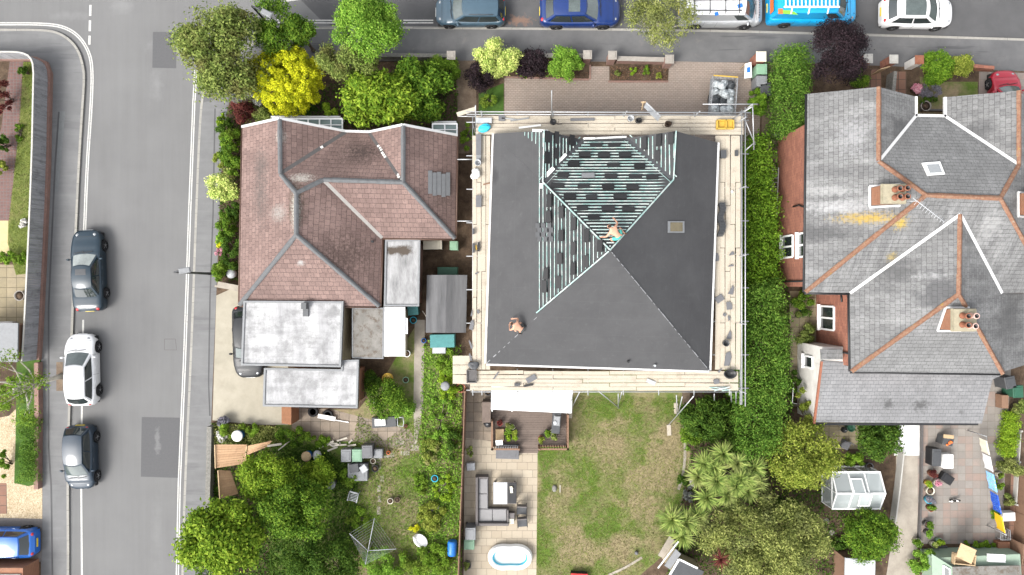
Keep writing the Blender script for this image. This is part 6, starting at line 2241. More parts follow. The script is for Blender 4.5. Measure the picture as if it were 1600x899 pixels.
# leaning tan fence panels beside the pavement
def leaning(label, pts, th=.05, mat='panel'):
    V3 = [W(*p) for p in pts]
    mb = MB()
    n = max(2, int((V3[1] - V3[0]).length / .15))
    for i in range(n):
        f0, f1 = i / n, (i + .93) / n
        a, b = V3[0].lerp(V3[1], f0), V3[0].lerp(V3[1], f1)
        d, c = V3[3].lerp(V3[2], f0), V3[3].lerp(V3[2], f1)
        mb.slab([a, b, c, d], th)
    c0 = sum(V3, Vector()) / 4
    t = thing('leaning_fence', label, 'fence panel', (c0.x, c0.y, .1))
    mb.build('boards', MAT[mat], t)
    mb = MB()
    for f in (.15, .85):
        mb.beam(V3[0].lerp(V3[3], f) - Vector((0, 0, th + .03)), V3[1].lerp(V3[2], f) - Vector((0, 0, th + .03)), .06, .05)
    mb.beam(V3[0] + Vector((0, 0, .03)), V3[1] + Vector((0, 0, .03)), .06, .06)
    mb.build('rails', MAT['wood'], t)
leaning('broad tan fence panel sloping inward from the stone wall', [(336, 695, 1.5), (337, 732, 1.5), (384, 725, .7), (386, 695, .7)])
leaning('narrow tan fence panel running up towards the orange pier', [(384, 712, 1.0), (386, 697, 1.5), (425, 689, 1.5), (418, 698, 1.0)])
leaning('tan fence panel turned askew below the broad sloping one', [(341, 735, 1.4), (344, 780, 1.4), (372, 772, .6), (360, 736, .8)])
mb = MB()
mb.beam(W(418, 697, 1.3), W(440, 694, 1.3), .12, .1)
mb.beam(W(440, 700, .9), W(452, 690, .9), .05, 1.2)
solo(mb, 'fence_rail', MAT['bark_pale'], 'grey rail joining the tan panel to the orange pier', 'rail', W(428, 695, .1))

# ------------------------------------------------------------------ street lamps
def lamp(px, py, hx, hy, h, label):
    b = W(px, py, .1)
    t = thing('street_lamp', label, 'street lamp', b, 'street lamps')
    top = W(hx, hy, h)
    mb = MB()
    st = Vector((b.x, b.y, h - .5))
    mb.tube([b, Vector((b.x, b.y, 1.2)), st, Vector((b.x, b.y, h - .15)), b.lerp(Vector((top.x, top.y, 0)), .5) + Vector((0, 0, h - .05)), top], [.09, .075, .055, .05, .045, .04], 10)
    mb.build('pole', MAT['dark_grey'], t)
    d = (top.to_2d() - b.to_2d())
    az = math.atan2(d.y, d.x)
    mb = MB()
    mb.box(top + Vector((cos(az) * .3, sin(az) * .3, -.05)), (.62, .3, .13), az, bev=.04)
    mb.build('lamp_head', MAT['mid_grey'], t)
    mb = MB()
    mb.box(top + Vector((cos(az) * .3, sin(az) * .3, -.09)), (.42, .22, .035), az)
    mb.build('lens', MAT['pale_grey'], t)
lamp(330, 428, 280, 424, 4.8, 'slim grey street lamp leaning into view over the main road')
lamp(440, 60, 409, 17, 5.0, 'dark street lamp head among the trees at the road corner')

# ------------------------------------------------------------------ plants
GT = 'trees and large shrubs of the bungalow garden'
tree('broadleaf_tree', 'large grey green tree overhanging the road corner', 345, 82, 66, 1.6, 6.6, 52, 12000, .17, MAT['l_olive'], GT, ry=78, cr=(.2, .34), base=W(370, 110, .1), tr=.16)
tree('broadleaf_tree', 'mid green upright tree beside the street lamp at the corner', 424, 36, 32, 1.5, 5.4, 22, 5000, .12, MAT['l_green'], GT, ry=44, cr=(.28, .42))
tree('broadleaf_tree', 'small green tree between the yellow dome and the side road', 467, 52, 26, 1.0, 4.2, 18, 4200, .12, MAT['l_green'], GT, ry=34)
shrub('silver_bush', 'blue green bush hanging below the large grey green tree', 382, 138, 26, 3.6, 16, 3800, .1, MAT['l_grey'], GT, ry=26)
tree('golden_conifer', 'bright yellow dome shaped shrub', 443, 122, 55, .25, 4.2, 480, 36000, .085, MAT['l_yellow'], GT, ry=51, cr=(.07, .12), shape=.9, jitter=.45, fill=.2, trunk=False, limbs=10, tr=.06, aspect=.7)
tree('broadleaf_tree', 'bright green rounded tree touching the side road', 573, 40, 56, 1.6, 6.0, 40, 13000, .12, MAT['l_bright'], GT, ry=46, cr=(.24, .36), tr=.14)
tree('broadleaf_tree', 'dull green tree with bare grey twigs, below the bright rounded tree', 545, 92, 52, 1.0, 4.8, 30, 7500, .11, MAT['l_olive'], GT, ry=34, cr=(.22, .34), tr=.12, bark=MAT['bark_pale'], limbs=14)
tree('laurel_tree', 'broad glossy green laurel in front of the bungalow bay roof', 588, 152, 64, .5, 4.6, 56, 8500, .24, MAT['l_tree'], GT, ry=46, cr=(.2, .32), aspect=.45)
tree('laurel_tree', 'glossy green laurel next to the brown path at the plot edge', 655, 138, 58, .4, 3.6, 44, 8000, .2, MAT['l_green'], GT, ry=46, cr=(.2, .32), aspect=.45)
shrub('bush', 'loose green bush with reddish sprigs behind the bungalow wall', 690, 110, 30, 1.8, 18, 3600, .11, MAT['l_weed'], GT, ry=22)
shrub('bush', 'dark red bush below the large grey green tree', 376, 172, 20, 1.6, 14, 2200, .1, MAT['l_red'], GT)
shrub('bush', 'greyish green bush left of the bungalow front corner', 412, 182, 20, 1.3, 12, 2200, .09, MAT['l_olive'], GT, ry=14)
shrub('bush', 'small yellow green bush before the long bay roof', 514, 172, 12, 1.5, 9, 1200, .12, MAT['l_lime'], GT, ry=14)
shrub('bush', 'dark low bush under the yellow dome', 480, 176, 22, 1.0, 12, 1800, .1, MAT['l_dark'], GT, ry=12)
BB = 'shrubs along the bungalow side wall'
for (x, y, r, ry, h, m, lab) in ((350, 205, 12, 28, 1.6, 'l_dark', 'dark shrub at the top of the bungalow side border'), (360, 240, 17, 24, 1.8, 'l_green', 'green shrub in the bungalow side border above the variegated one'), (343, 250, 9, 13, 1.2, 'l_olivey', 'brownish shrub in the bungalow side border at the pavement'), (366, 330, 12, 20, 1.5, 'l_dark', 'dark shrub just below the variegated one'),
                             (352, 352, 15, 22, 1.7, 'l_green', 'bright green shrub in the middle of the bungalow side border'), (362, 392, 16, 30, 1.7, 'l_dark', 'deep green shrub close to the bungalow wall'), (366, 265, 10, 22, 1.6, 'l_weed', 'leafy green shrub squeezed between the variegated one and the bungalow'), (347, 375, 9, 18, 1.2, 'l_bright', 'light green shrub at the pavement edge of the side border'), (358, 218, 16, 20, 1.5, 'l_weed', 'mid green shrub at the top of the side border'), (344, 425, 14, 17, 1.3, 'l_weed', 'fresh green shrub at the foot of the street lamp'), (346, 190, 7, 14, 1.2, 'l_lime', 'lime sprig at the top of the side border')):
    shrub('border_shrub', lab, x, y, r, h, 14, 2200, .1, MAT[m], BB, ry=ry)
shrub('variegated_shrub', 'pale yellow variegated shrub beside the bungalow eaves', 350, 289, 26, 2.0, 22, 3600, .1, MAT['l_varieg'], BB, ry=25)
shrub('flowering_shrub', 'small yellow flowering plant by the pavement', 343, 381, 7, 1.0, 6, 500, .09, MAT['l_yellow'], BB)
shrub('flowering_shrub', 'small pink flowering plant by the pavement', 343, 394, 7, .9, 6, 500, .08, MAT['l_pink'], BB)
mb = MB()
p = W(366, 428, .1)
mb.lathe(p, [(.2, 0), (.3, .45), (.22, .6), (.001, .64)], 16)
solo(mb, 'garden_ball', MAT['pale_grey'], 'pale grey dome in the border at the end of the drive', 'dome', p)
mb = MB()
mb.beam(W(340, 447, .5), W(377, 454, .5), .12, .8)
mb.beam(W(340, 444, .92), W(377, 451, .92), .3, .06)
solo(mb, 'garden_wall', MAT['path'], 'short pale wall between the side border and the concrete drive', 'wall', W(358, 450, .1))
# front of the reroofed house
GF = 'front shrubs of the reroofed house'
shrub('variegated_shrub', 'large cream variegated shrub at the front wall', 776, 86, 38, 2.6, 34, 7000, .1, MAT['l_varieg'], GF, ry=31, cr=(.2, .3))
shrub('purple_shrub', 'dark purple straggly shrub left of the large cream variegated one', 750, 118, 24, 2.0, 16, 2400, .1, MAT['l_purple'], GF, ry=22)
shrub('purple_shrub', 'dark purple shrub between the cream variegated and the green shrubs', 833, 99, 26, 1.9, 20, 3600, .1, MAT['l_purple'], GF, ry=24)
shrub('bush', 'two tone green shrub beside the left drive pillar', 883, 98, 29, 2.0, 24, 4600, .1, MAT['l_bright'], GF, ry=26)
shrub('bush', 'low lime plant in front of the purple shrub', 822, 118, 10, .5, 8, 500, .09, MAT['l_lime'], GF, ry=4)
for (x, y, r, m, lab) in ((990, 111, 6, 'l_lime', 'lime green plant in the small front bed, left of centre'), (1012, 110, 8, 'l_weed', 'green plant in the small front bed, right of centre'), (965, 115, 5, 'l_olive', 'olive tuft at the left end of the small front bed'), (1030, 118, 5, 'l_olivey', 'yellowish tuft at the right end of the small front bed')):
    shrub('bed_plant', lab, x, y, r, .55, 6, 380, .09, MAT[m], 'plants in the small front bed')
ground_leaves('leaf_litter', [(953, 104), (1043, 104), (1043, 126), (953, 125)], .13, 500, .09, .06, plain('dead_leaves', (.12, .07, .04), .9, var=.5), .6, .03, 'brown dead leaves scattered over the small front bed', 'leaves')
ground_leaves('leaf_litter', [(770, 118), (920, 126), (920, 112), (770, 108)], .11, 500, .08, .05, plain('dead_leaves_dark', (.09, .05, .03), .9, var=.5), .6, .03, 'brown leaves under the front shrubs', 'leaves')
shrub('bush', 'green bush between the scaffold corner and the brown path', 763, 158, 15, 1.0, 10, 1200, .1, MAT['l_weed'], GF, ry=10)
shrub('bush', 'green bush hugging the scaffold beside the bungalow', 730, 212, 11, 1.8, 12, 2000, .1, MAT['l_weed'], GF, ry=34)
# wispy street tree
tree('street_tree', 'wispy olive green street tree with pale bare limbs by the side road', 1034, 28, 62, 2.2, 5.6, 36, 5200, .14, MAT['l_olive2'], 'street trees', ry=46, cr=(.2, .34), base=W(1020, 66, .1), tr=.12, bark=MAT['bark_pale'], limbs=20, aspect=.3, fill=.5)
t = plant('street_tree', 'sparse street tree with bare pale branches on the left pavement', 'tree', W(22, 608, 4.0), 1.9, 2.5, 2.6, 5.2, 20, 1800, .13, MAT['l_weed'], 'street trees', bark=MAT['bark_pale'], base=W(96, 588, .1), limbs=20, tr=.13, aspect=.5, cr=(.2, .35), fill=.5)
# hedges and shrubs between the houses
hedge('hedge', 'tall bright green clipped hedge at the front of the slate house', [(1245, 72), (1246, 130), (1243, 205)], [.95, 1.15, 1.05], 2.9, 15000, .11, MAT['l_hedge'], 'hedges between the houses', wob=.1)
hedge('hedge', 'long deep green hedge beside the rear half of the scaffold', [(1190, 446), (1198, 520), (1197, 620), (1186, 712)], [1.4, 1.6, 1.65, 1.3], 3.4, 36000, .12, MAT['l_hedge'], 'hedges between the houses', wob=.16)
hedge('hedge', 'loose lighter laurel hedge beside the front half of the scaffold', [(1184, 218), (1190, 290), (1193, 360), (1192, 440)], [.65, .95, 1.1, 1.25], 2.4, 20000, .13, MAT['l_hedge2'], 'hedges between the houses', wob=.22)
shrub('bush', 'green bush below the wheelie bins at the drive edge', 1186, 158, 16, 1.8, 16, 2800, .12, MAT['l_hedge2'], 'hedges between the houses', ry=24)
tree('purple_tree', 'dark purple leaved tree overhanging the blue van', 1316, 82, 48, 1.2, 5.4, 46, 14000, .1, MAT['l_purple'], 'front trees of the slate house', ry=54, cr=(.18, .32), fill=.4, tr=.12, base=W(1318, 108, .1))
shrub('bush', 'low green bush below the purple leaved tree', 1338, 122, 22, 1.3, 14, 2600, .1, MAT['l_green'], 'front shrubs of the slate house', ry=16)
shrub('round_shrub', 'round glossy green shrub beside the terracotta capped pillar', 1464, 106, 24, 2.0, 26, 4600, .11, MAT['l_hedge2'], 'front shrubs of the slate house', ry=24)
shrub('bush', 'yellow green bush right of the round glossy shrub', 1500, 104, 25, 1.5, 20, 3600, .1, MAT['l_olivey'], 'front shrubs of the slate house', ry=18)
shrub('lavender', 'grey lavender clump below the round glossy shrub', 1456, 140, 19, .9, 14, 2600, .1, MAT['l_lav'], 'front shrubs of the slate house', ry=11, aspect=.25)
shrub('flowering_shrub', 'small pink flowered plant left of the lavender', 1431, 139, 9, .8, 8, 900, .08, MAT['l_pink'], 'front shrubs of the slate house')
shrub('bush', 'dark green low plant below the lavender', 1452, 156, 14, .6, 8, 900, .1, MAT['l_dark'], 'front shrubs of the slate house', ry=8)
# corner garden on the left
GL = 'plants of the corner garden'
for (x, y, r, ry, h, m, lab) in ((2, 150, 14, 40, 1.6, 'l_red', 'reddish brown shrub beside the pink path'), (2, 225, 10, 20, 1.2, 'l_dark', 'dark green shrub beside the pink path'), (0, 260, 9, 12, 1.0, 'l_olivey', 'yellow green tuft beside the pink path'), (34, 405, 14, 10, .8, 'l_weed', 'green plant at the yellow path end'), (10, 402, 14, 10, .8, 'l_weed', 'weedy plant above the yellow slab patio'), (35, 110, 8, 7, .9, 'l_dark', 'dark small shrub in the lawn corner'),
                                 (4, 728, 10, 26, 1.3, 'l_green', 'green shrub on the gravel edge'), (14, 615, 16, 30, 1.4, 'l_weed', 'green undergrowth shrub below the sparse street tree'), (36, 350, 5, 8, .4, 'l_flower_w', 'white flowers at the fence'), (30, 205, 6, 22, .4, 'l_green', 'low green tuft between the pink path and the lawn')):
    shrub('border_plant', lab, x, y, r, h, 12, 1600, .1, MAT[m], GL, ry=ry)
hedge('hedge', 'low dense green hedge along the low brick wall', [(44, 655), (43, 700), (42, 752)], .62, .8, 9000, .07, MAT['l_hedge'], None, wob=.06, cr=.3)
# bungalow back garden
GB = 'trees and bushes of the bungalow back garden'
tree('broadleaf_tree', 'large yellow green tree covering the bottom corner by the road', 345, 846, 70, 1.0, 5.2, 60, 13000, .2, MAT['l_tree'], GB, ry=60, cr=(.2, .3), tr=.16)
tree('broadleaf_tree', 'lighter green tree beside the tan fence panels', 416, 742, 46, .6, 3.4, 36, 7500, .13, MAT['l_tree'], GB, ry=42, cr=(.22, .32))
tree('broadleaf_tree', 'dense green tree in the middle of the back garden thicket', 458, 798, 58, .6, 4.0, 46, 10000, .14, MAT['l_green'], GB, ry=48, cr=(.2, .32))
tree('broadleaf_tree', 'deep green tree at the bottom edge beside the clothes airer', 500, 880, 62, .5, 3.4, 36, 8500, .13, MAT['l_dark'], GB, ry=40, cr=(.2, .32))
shrub('bush', 'tall bush above the grey storage boxes', 500, 738, 32, 1.8, 24, 4200, .11, MAT['l_tree'], GB, ry=24)
for (x, y, r, ry, h, m, lab) in ((375, 672, 38, 14, 1.0, 'l_weed', 'flower filled border along the drive edge'), (458, 684, 32, 15, 1.2, 'l_green', 'leafy green bush below the orange pier'), (349, 660, 10, 9, .8, 'l_lav', 'pale lilac plant on the corner of the stone wall'), (346, 682, 8, 9, .7, 'l_flower_w', 'white flowers on the stone wall'), (597, 618, 34, 34, 1.6, 'l_green', 'big leafy green bush below the yellow tub'), (630, 640, 20, 18, 1.1, 'l_bright', 'bright leafy plant beside the covered mower'), (580, 598, 18, 18, 1.2, 'l_dark', 'dark bush at the corner of the lower flat roof'),
                                 (690, 660, 28, 55, .5, 'l_bright', 'rampant light green growth beside the brown fence'), (700, 600, 18, 30, .6, 'l_lime', 'green growth by the outrigger boards'), (694, 760, 18, 30, .4, 'l_lime', 'weedy green clump halfway down the brown fence'), (672, 705, 16, 22, .6, 'l_grass_', 'grassy tuft on the worn lawn'), (600, 880, 40, 26, 1.2, 'l_bright', 'bright green bush below the clothes airer'), (662, 875, 44, 26, .9, 'l_weed', 'green bush at the bottom below the white statue'), (672, 808, 26, 22, .7, 'l_olivey', 'yellowish strappy clump beside the white statue'), (500, 690, 20, 10, .5, 'l_weed', 'low weeds along the slab path'), (545, 745, 18, 14, .8, 'l_weed', 'weeds below the grey storage boxes'), (560, 812, 20, 20, .5, 'l_weed', 'weeds beside the old garden chair'), (700, 565, 20, 20, 1.0, 'l_weed', 'green plants beside the teal covered trolley'), (655, 760, 12, 20, .5, 'l_weed', 'green tuft in the middle of the worn lawn'), (710, 700, 12, 34, .7, 'l_dark', 'dark creeping growth at the brown fence')):
    m = 'l_grass' if m == 'l_grass_' else m
    shrub('bush', lab, x, y, r, h, 16, int(900 + r * ry * 3.2), .1, MAT[m], GB, ry=ry)
# trees behind the reroofed house
GR = 'trees at the rear right boundary'
shrub('broad_bush', 'dark green bush with long leaves under the scaffold corner', 1106, 656, 42, 2.6, 34, 6000, .24, MAT['l_dark'], GR, ry=36, cr=(.2, .32), aspect=.3)
shrub('bush', 'low bush with orange sprigs beside the lawn edge', 1078, 686, 18, .8, 12, 1600, .1, MAT['l_weed'], GR, ry=18)
tree('loose_tree', 'loose yellow green tree below the pale rear roof', 1258, 712, 56, .8, 4.2, 56, 10500, .13, MAT['l_olivey'], GR, ry=62, cr=(.16, .3), fill=.4, tr=.1)
tree('loose_tree', 'yellow green branches climbing beside the white rear wall', 1258, 640, 14, .6, 2.6, 12, 1900, .1, MAT['l_olivey'], GR, ry=38)
tree('olive_tree', 'large olive coloured tree at the bottom, right of the spiky palms', 1200, 850, 106, 1.0, 5.2, 105, 26000, .15, MAT['l_olive2'], GR, ry=76, cr=(.13, .22), fill=.4, tr=.16, aspect=.4)
shrub('bush', 'dark green bush between the palms and the yellow green tree', 1228, 795, 24, 1.4, 14, 2600, .1, MAT['l_dark'], GR, ry=18)
shrub('silver_bush', 'blue grey bush beside the spiky palms', 1077, 772, 10, .9, 9, 1200, .09, MAT['l_grey'], GR, ry=14)
shrub('bush', 'small dark bush beside the stone bird bath', 1066, 752, 10, .8, 8, 900, .1, MAT['l_dark'], GR)
tree('round_tree', 'round glossy green tree below the greenhouse', 1361, 838, 40, .5, 3.2, 44, 9000, .12, MAT['l_green'], GR, ry=41, cr=(.22, .32), shape=.78)
tree('broadleaf_tree', 'glossy dark green tree above the greenhouse', 1374, 688, 34, .3, 2.8, 26, 5600, .14, MAT['l_dark'], GR, ry=34)
shrub('bush', 'bright bush between the dark tree and the greenhouse', 1335, 718, 20, 1.2, 14, 2400, .11, MAT['l_weed'], GR, ry=13)
shrub('bush', 'low bush at the corner of the red fence panel', 1312, 846, 16, .7, 10, 1300, .1, MAT['l_dark'], GR, ry=14)
shrub('bush', 'green plant on the side passage beside the long hedge', 1254, 468, 18, 1.2, 12, 2200, .11, MAT['l_green'], GR, ry=14)
shrub('bush', 'olive bush on the side passage near the patio window', 1260, 522, 18, 1.2, 14, 2200, .1, MAT['l_olive'], GR, ry=16)
shrub('bush', 'dark bush beside the white rear wall', 1241, 606, 11, 1.0, 12, 2200, .1, MAT['l_dark'], GR, ry=28)
hedge('hedge', 'low yellow green hedge at the right edge of the mixed patio', [(1584, 645), (1582, 680), (1578, 714)], .55, .9, 8000, .08, MAT['l_lime'], None, wob=.06, cr=.28)
for (x, y, r, ry, h, m, lab) in ((1577, 735, 18, 20, 1.2, 'l_olive2', 'olive bush beside the hanging towels'), (1558, 758, 10, 9, .7, 'l_weed', 'green pot plant below the patterned towel'), (1592, 635, 12, 14, 1.0, 'l_olive', 'dull bush by the dark bins'), (1577, 780, 9, 12, .8, 'l_olive', 'grey green clump on the trellis'), (1440, 870, 20, 30, 1.2, 'l_bright', 'bright green leafy bush at the bottom of the concrete path'), (1530, 850, 30, 8, .5, 'l_weed', 'low row of mixed plants above the green shed'), (1568, 858, 9, 8, .4, 'l_grass', 'grass tuft by the brick plinth'), (1557, 805, 8, 10, .6, 'l_weed', 'weedy plant behind the yellow towel')):
    shrub('bush', lab, x, y, r, h, 12, int(700 + r * ry * 4), .1, MAT[m], 'plants around the mixed slab patio', ry=ry)
# strap-leaved palms
def cordyline(px, py, r, hs, heads, label, mat='l_spiky', Lf=.95, nl=70, w=.06):
    c = W(px, py, hs * .8)
    t = thing('cordyline', label, 'palm', (c.x, c.y, .1), 'strap leaved palms')
    mb = MB()
    tk = MB()
    for i, (dx, dy, dz) in enumerate(heads):
        p = W(px + dx, py + dy, hs + dz)
        vs, fs = rosette_points(p, nl, Lf * rnd.uniform(.85, 1.1), w)
        mb.add(vs, fs, 0, True)
        b = Vector((c.x + rnd.uniform(-.15, .15), c.y + rnd.uniform(-.15, .15), .1))
        tk.tube([b, b.lerp(p, .5) + Vector((0, 0, .1)), p], [.09, .075, .06], 7)
    mb.build('crown', MAT[mat], t, uv=False)
    tk.build('trunk', MAT['bark'], t, uv=False)
cordyline(1140, 745, 50, 2.6, [(-24, -14, .2), (-4, 28, .3), (26, 4, .3), (-40, -22, 0), (-10, -36, .2), (12, -22, .3), (38, -14, .1), (-20, 6, .4), (10, 14, .5), (-36, 32, 0), (28, 22, .1), (4, 44, -.3), (40, 8, -.2), (-50, 0, -.2), (16, 2, .5)], 'many headed spiky palm below the long leaved bush', Lf=.95, nl=170, w=.1)
cordyline(1056, 815, 30, 2.0, [(-6, -4, .3), (36, -6, 0), (10, 22, -.3), (16, 0, .1)], 'spiky palm beside the grey garden shed at the lawn edge', Lf=1.15, nl=160, w=.08)
cordyline(1126, 874, 20, 3.2, [(0, 0, 1.0)], 'dark red spiky palm head poking out of the olive tree', 'l_red', Lf=.75, nl=70, w=.06)
cordyline(1246, 470, 12, .5, [(-8, 2, 0)], 'small dark spiky palm in the side passage', 'l_dark', Lf=.4, nl=40, w=.05)
# uncountable low growth
lawn_px = [(842, 695), (870, 690), (870, 618), (1062, 622), (1068, 660), (1076, 720), (1058, 800), (1044, 860), (1000, 897), (985, 930), (838, 930)]
ground_leaves('lawn_grass', lawn_px, .11, 26000, .09, .018, MAT['l_grass'], .8, .03, 'short patchy grass of the rear lawn with dry straw coloured areas')
ground_leaves('lawn_grass', lawn_px, .11, 7000, .1, .018, MAT['l_straw'], .8, .03, 'dry straw coloured blades scattered in the rear lawn')
ground_leaves('rough_grass', [(560, 645), (600, 690), (722, 600), (722, 930), (520, 930), (540, 760)], .11, 16000, .12, .03, MAT['l_weed'], .7, .08, 'rough weedy grass of the bungalow back garden')
ground_leaves('rough_grass', [(560, 645), (600, 690), (722, 600), (722, 930), (520, 930), (540, 760)], .11, 9000, .12, .02, MAT['l_straw'], .7, .05, 'dry blades in the bungalow back garden')
ground_leaves('ground_cover', [(330, 660), (470, 690), (560, 720), (560, 930), (300, 930), (330, 800)], .11, 16000, .16, .08, MAT['l_dark'], .6, .25, 'dark leafy undergrowth below the bungalow garden trees', 'undergrowth')
ground_leaves('ground_cover', [(660, 530), (722, 540), (722, 930), (650, 930), (656, 700)], .11, 5500, .14, .07, MAT['l_bright'], .6, .16, 'weeds and ground cover along the brown fence', 'undergrowth')
ground_leaves('ground_cover', [(345, 170), (530, 130), (716, 96), (716, 200), (380, 200), (378, 440), (341, 440)], .11, 9000, .14, .07, MAT['l_dark'], .6, .2, 'dark undergrowth in the bungalow front and side borders', 'undergrowth')
ground_leaves('ground_cover', [(1160, 210), (1225, 210), (1240, 720), (1340, 800), (1300, 900), (1040, 900), (1080, 700), (1155, 640)], .11, 16000, .15, .07, MAT['l_dark'], .6, .2, 'dark undergrowth below the boundary hedge and trees', 'undergrowth')
ground_leaves('border_flowers', [(338, 660), (440, 666), (440, 694), (338, 692)], .11, 3200, .11, .06, MAT['l_olive2'], .7, .45, 'mixed low plants of the flower border along the drive', 'plants')
ground_leaves('strip_grass', [(36, 97), (60, 97), (64, 425), (25, 430), (14, 380), (14, 345), (28, 200)], .11, 7000, .08, .018, MAT['l_grass'], .8, .03, 'short grass of the narrow corner garden lawn')
# ------------------------------------------------------------------ garden objects
def vessel(px, py, r, h, mat, name, label, cat, grp=None, open_=True, lid=None, z=.115, plantm=None, plr=1.3, plh=.35, soil=True):
    c = W(px, py, z)
    t = thing(name, label, cat, c, grp)
    mb = MB()
    mb.lathe(c, [(r * .8, 0), (r * .95, h * .6), (r, h * .9), (r * 1.06, h * .92), (r * 1.06, h), (r * .9, h), (r * .86, h * .8)] + ([(.001, h * .8)] if open_ else [(.001, h + r * .12)]), 18)
    mb.build('pot' if plantm else 'body', MAT[mat], t)
    if soil and open_:
        mb = MB()
        mb.lathe(c, [(r * .87, h * .82), (.001, h * .85)], 14)
        mb.build('soil', MAT['soil'], t)
    if lid:
        mb = MB()
        mb.lathe(c, [(r * 1.1, h), (r * 1.12, h + .03), (r * .7, h + r * .25), (.001, h + r * .32)], 18)
        mb.build('lid', MAT[lid], t)
    if plantm:
        cl = [(c.x + rnd.gauss(0, r * .4), c.y + rnd.gauss(0, r * .4), c.z + h + plh * .4 + rnd.gauss(0, .03), r * plr * .6) for _ in range(6)]
        P, N, D_ = clump_leaves(cl, 420, .5, .5)
        leaf_object('foliage', P, N, D_, .09, .05, MAT[plantm], t)
    return t
def boxy(px, py, size, rz, mat, name, label, cat, grp=None, lid=None, lidlip=.03, z=.115, hpx=None):
    """a lidded box: pixel read at its top"""
    h = z + size[2]
    c = W(px, py, h if hpx is None else hpx)
    c.z = z
    t = thing(name, label, cat, c, grp)
    mb = MB()
    mb.box(c, size, rz, bev=.02)
    mb.build('body', MAT[mat], t)
    if lid:
        mb = MB()
        mb.box(c + Vector((0, 0, size[2])), (size[0] + lidlip, size[1] + lidlip, .06), rz, bev=.02)
        mb.box(c + Vector((0, 0, size[2] + .06)), (size[0] * .75, size[1] * .75, .02), rz, bev=.008)
        mb.build('lid', MAT[lid], t)
    return t
def wheelie(px, py, rz, mat, label, lidm=None):
    t = boxy(px, py, (.56, .66, .98), rz, mat, 'wheelie_bin', label, 'bin', 'wheelie bins', lid=lidm or mat, lidlip=.06)
    c = t.location
    mb = MB()
    d = Vector((sin(-rz) * -1, cos(rz), 0))
    d = Vector((-sin(rz), cos(rz), 0))
    s = Vector((cos(rz), sin(rz), 0))
    mb.tube([c + d * .36 + s * .22 + Vector((0, 0, .95)), c + d * .36 - s * .22 + Vector((0, 0, .95))], .025, 6)
    mb.build('handle', MAT['black_plastic'], t)
    for k in (-1, 1):
        mb = MB()
        q_ = c + d * .3 + s * (.26 * k) + Vector((0, 0, .1))
        mb.tube([q_ - s * .04, q_ + s * .04], .1, 10)
        mb.build('wheel', MAT['black_plastic'], t)
    return t
# bungalow side passage
def shed_gable(px_pts, he, hr, mat, wmat, name, label, ridge='y'):
    P = [W(x, y, he) for x, y in px_pts]
    c = sum(P, Vector()) / 4
    t = thing(name, label, 'shed', (c.x, c.y, .1))
    a, b, c_, d = P
    m1, m2 = (a + b) / 2, (c_ + d) / 2
    m1.z = m2.z = hr
    mb = MB()
    mb.slab([a, m1, m2, d], .05)
    mb.slab([m1, b, c_, m2], .05)
    mb.build('roof', MAT[mat], t)
    mb = MB()
    q_ = inset(ccw([p.to_2d() for p in P]), .12)
    mb.prism(q_, .05, he - .08)
    mb.build('wall', MAT[wmat], t)
    return t
shed_gable([(667, 430), (730, 430), (728, 520), (665, 520)], 1.95, 2.25, 'grey_felt', 'fence_brown', 'garden_shed', 'grey felt roofed shed between the bungalow and the scaffold')
boxy(691, 533, (1.45, .78, .9), 0.02, 'teal', 'covered_trolley', 'teal covered box beside the grey felt shed', 'cover')
boxy(686, 546, (.8, .5, .5), 0, 'pale_grey', 'plastic_crate', 'pale grey crate of odds and ends below the teal cover', 'crate')
vessel(663, 532, .14, .3, 'blue_plastic', 'bucket', 'small blue bucket beside the teal cover', 'bucket')
boxy(699, 424, (1.2, .5, .6), 0, 'dark_green', 'garden_box', 'dark green box above the grey felt shed', 'box')
boxy(676, 383, (1.1, .5, .7), .02, 'lead', 'storage_chest', 'dark chest with a pale sheet on top below the bungalow eaves', 'chest', lid='cream')
boxy(709, 384, (.45, .5, .95), 0, 'green_plastic', 'water_butt', 'dull green water butt at the bungalow rear corner', 'water butt', lid='green_plastic')
wheelie(645, 483, .1, 'teal', 'teal bin beside the white lean-to roof')
vessel(647, 500, .2, .35, 'cyan_plastic', 'tub', 'pale turquoise tub below the teal bin', 'tub')
vessel(637, 552, .2, .35, 'white', 'plant_pot', 'white round pot at the corner of the lean-to', 'pot')
mb = MB()
mb.tube([W(660, 486, .6), W(670, 500, .5), W(690, 519, .4)], .03, 6)
solo(mb, 'pole', MAT['bark_pale'], 'pale pole lying slanted beside the grey felt shed', 'pole', W(675, 503, .1))
vessel(608, 590, .32, .55, 'yellow_plastic', 'tub', 'large yellow round tub in the bungalow garden', 'tub', open_=False)
vessel(635, 593, .18, .3, 'green_plastic', 'plant_pot', 'light green rimmed pot right of the yellow tub', 'pot')
vessel(698, 600, .24, .95, 'mid_grey', 'compost_bin', 'tall grey lidded bin beside the outrigger boards', 'bin', open_=False, lid='mid_grey')
mb = MB()
p = W(720, 606, .2)
for a in range(8):
    t0, t1 = 2 * pi * a / 8, 2 * pi * (a + 1) / 8
    mb.tube([p + Vector((.28 * cos(t0), .28 * sin(t0), .05)), p + Vector((.28 * cos(t1), .28 * sin(t1), .05))], .05, 6)
solo(mb, 'hose_coil', MAT['terracotta'], 'coiled terracotta coloured hose at the fence top', 'hose', p)
vessel(592, 622, .2, .45, 'black_plastic', 'bucket', 'black bucket in the leafy bush', 'bucket')
vessel(585, 625, .13, .5, 'cream', 'bucket', 'cream pot next to the black bucket in the bush', 'pot')
t = boxy(600, 660, (1.45, .62, .45), .06, 'dark_grey', 'garden_mower', 'dark covered mower lying beside the slab path', 'mower')
mb = MB()
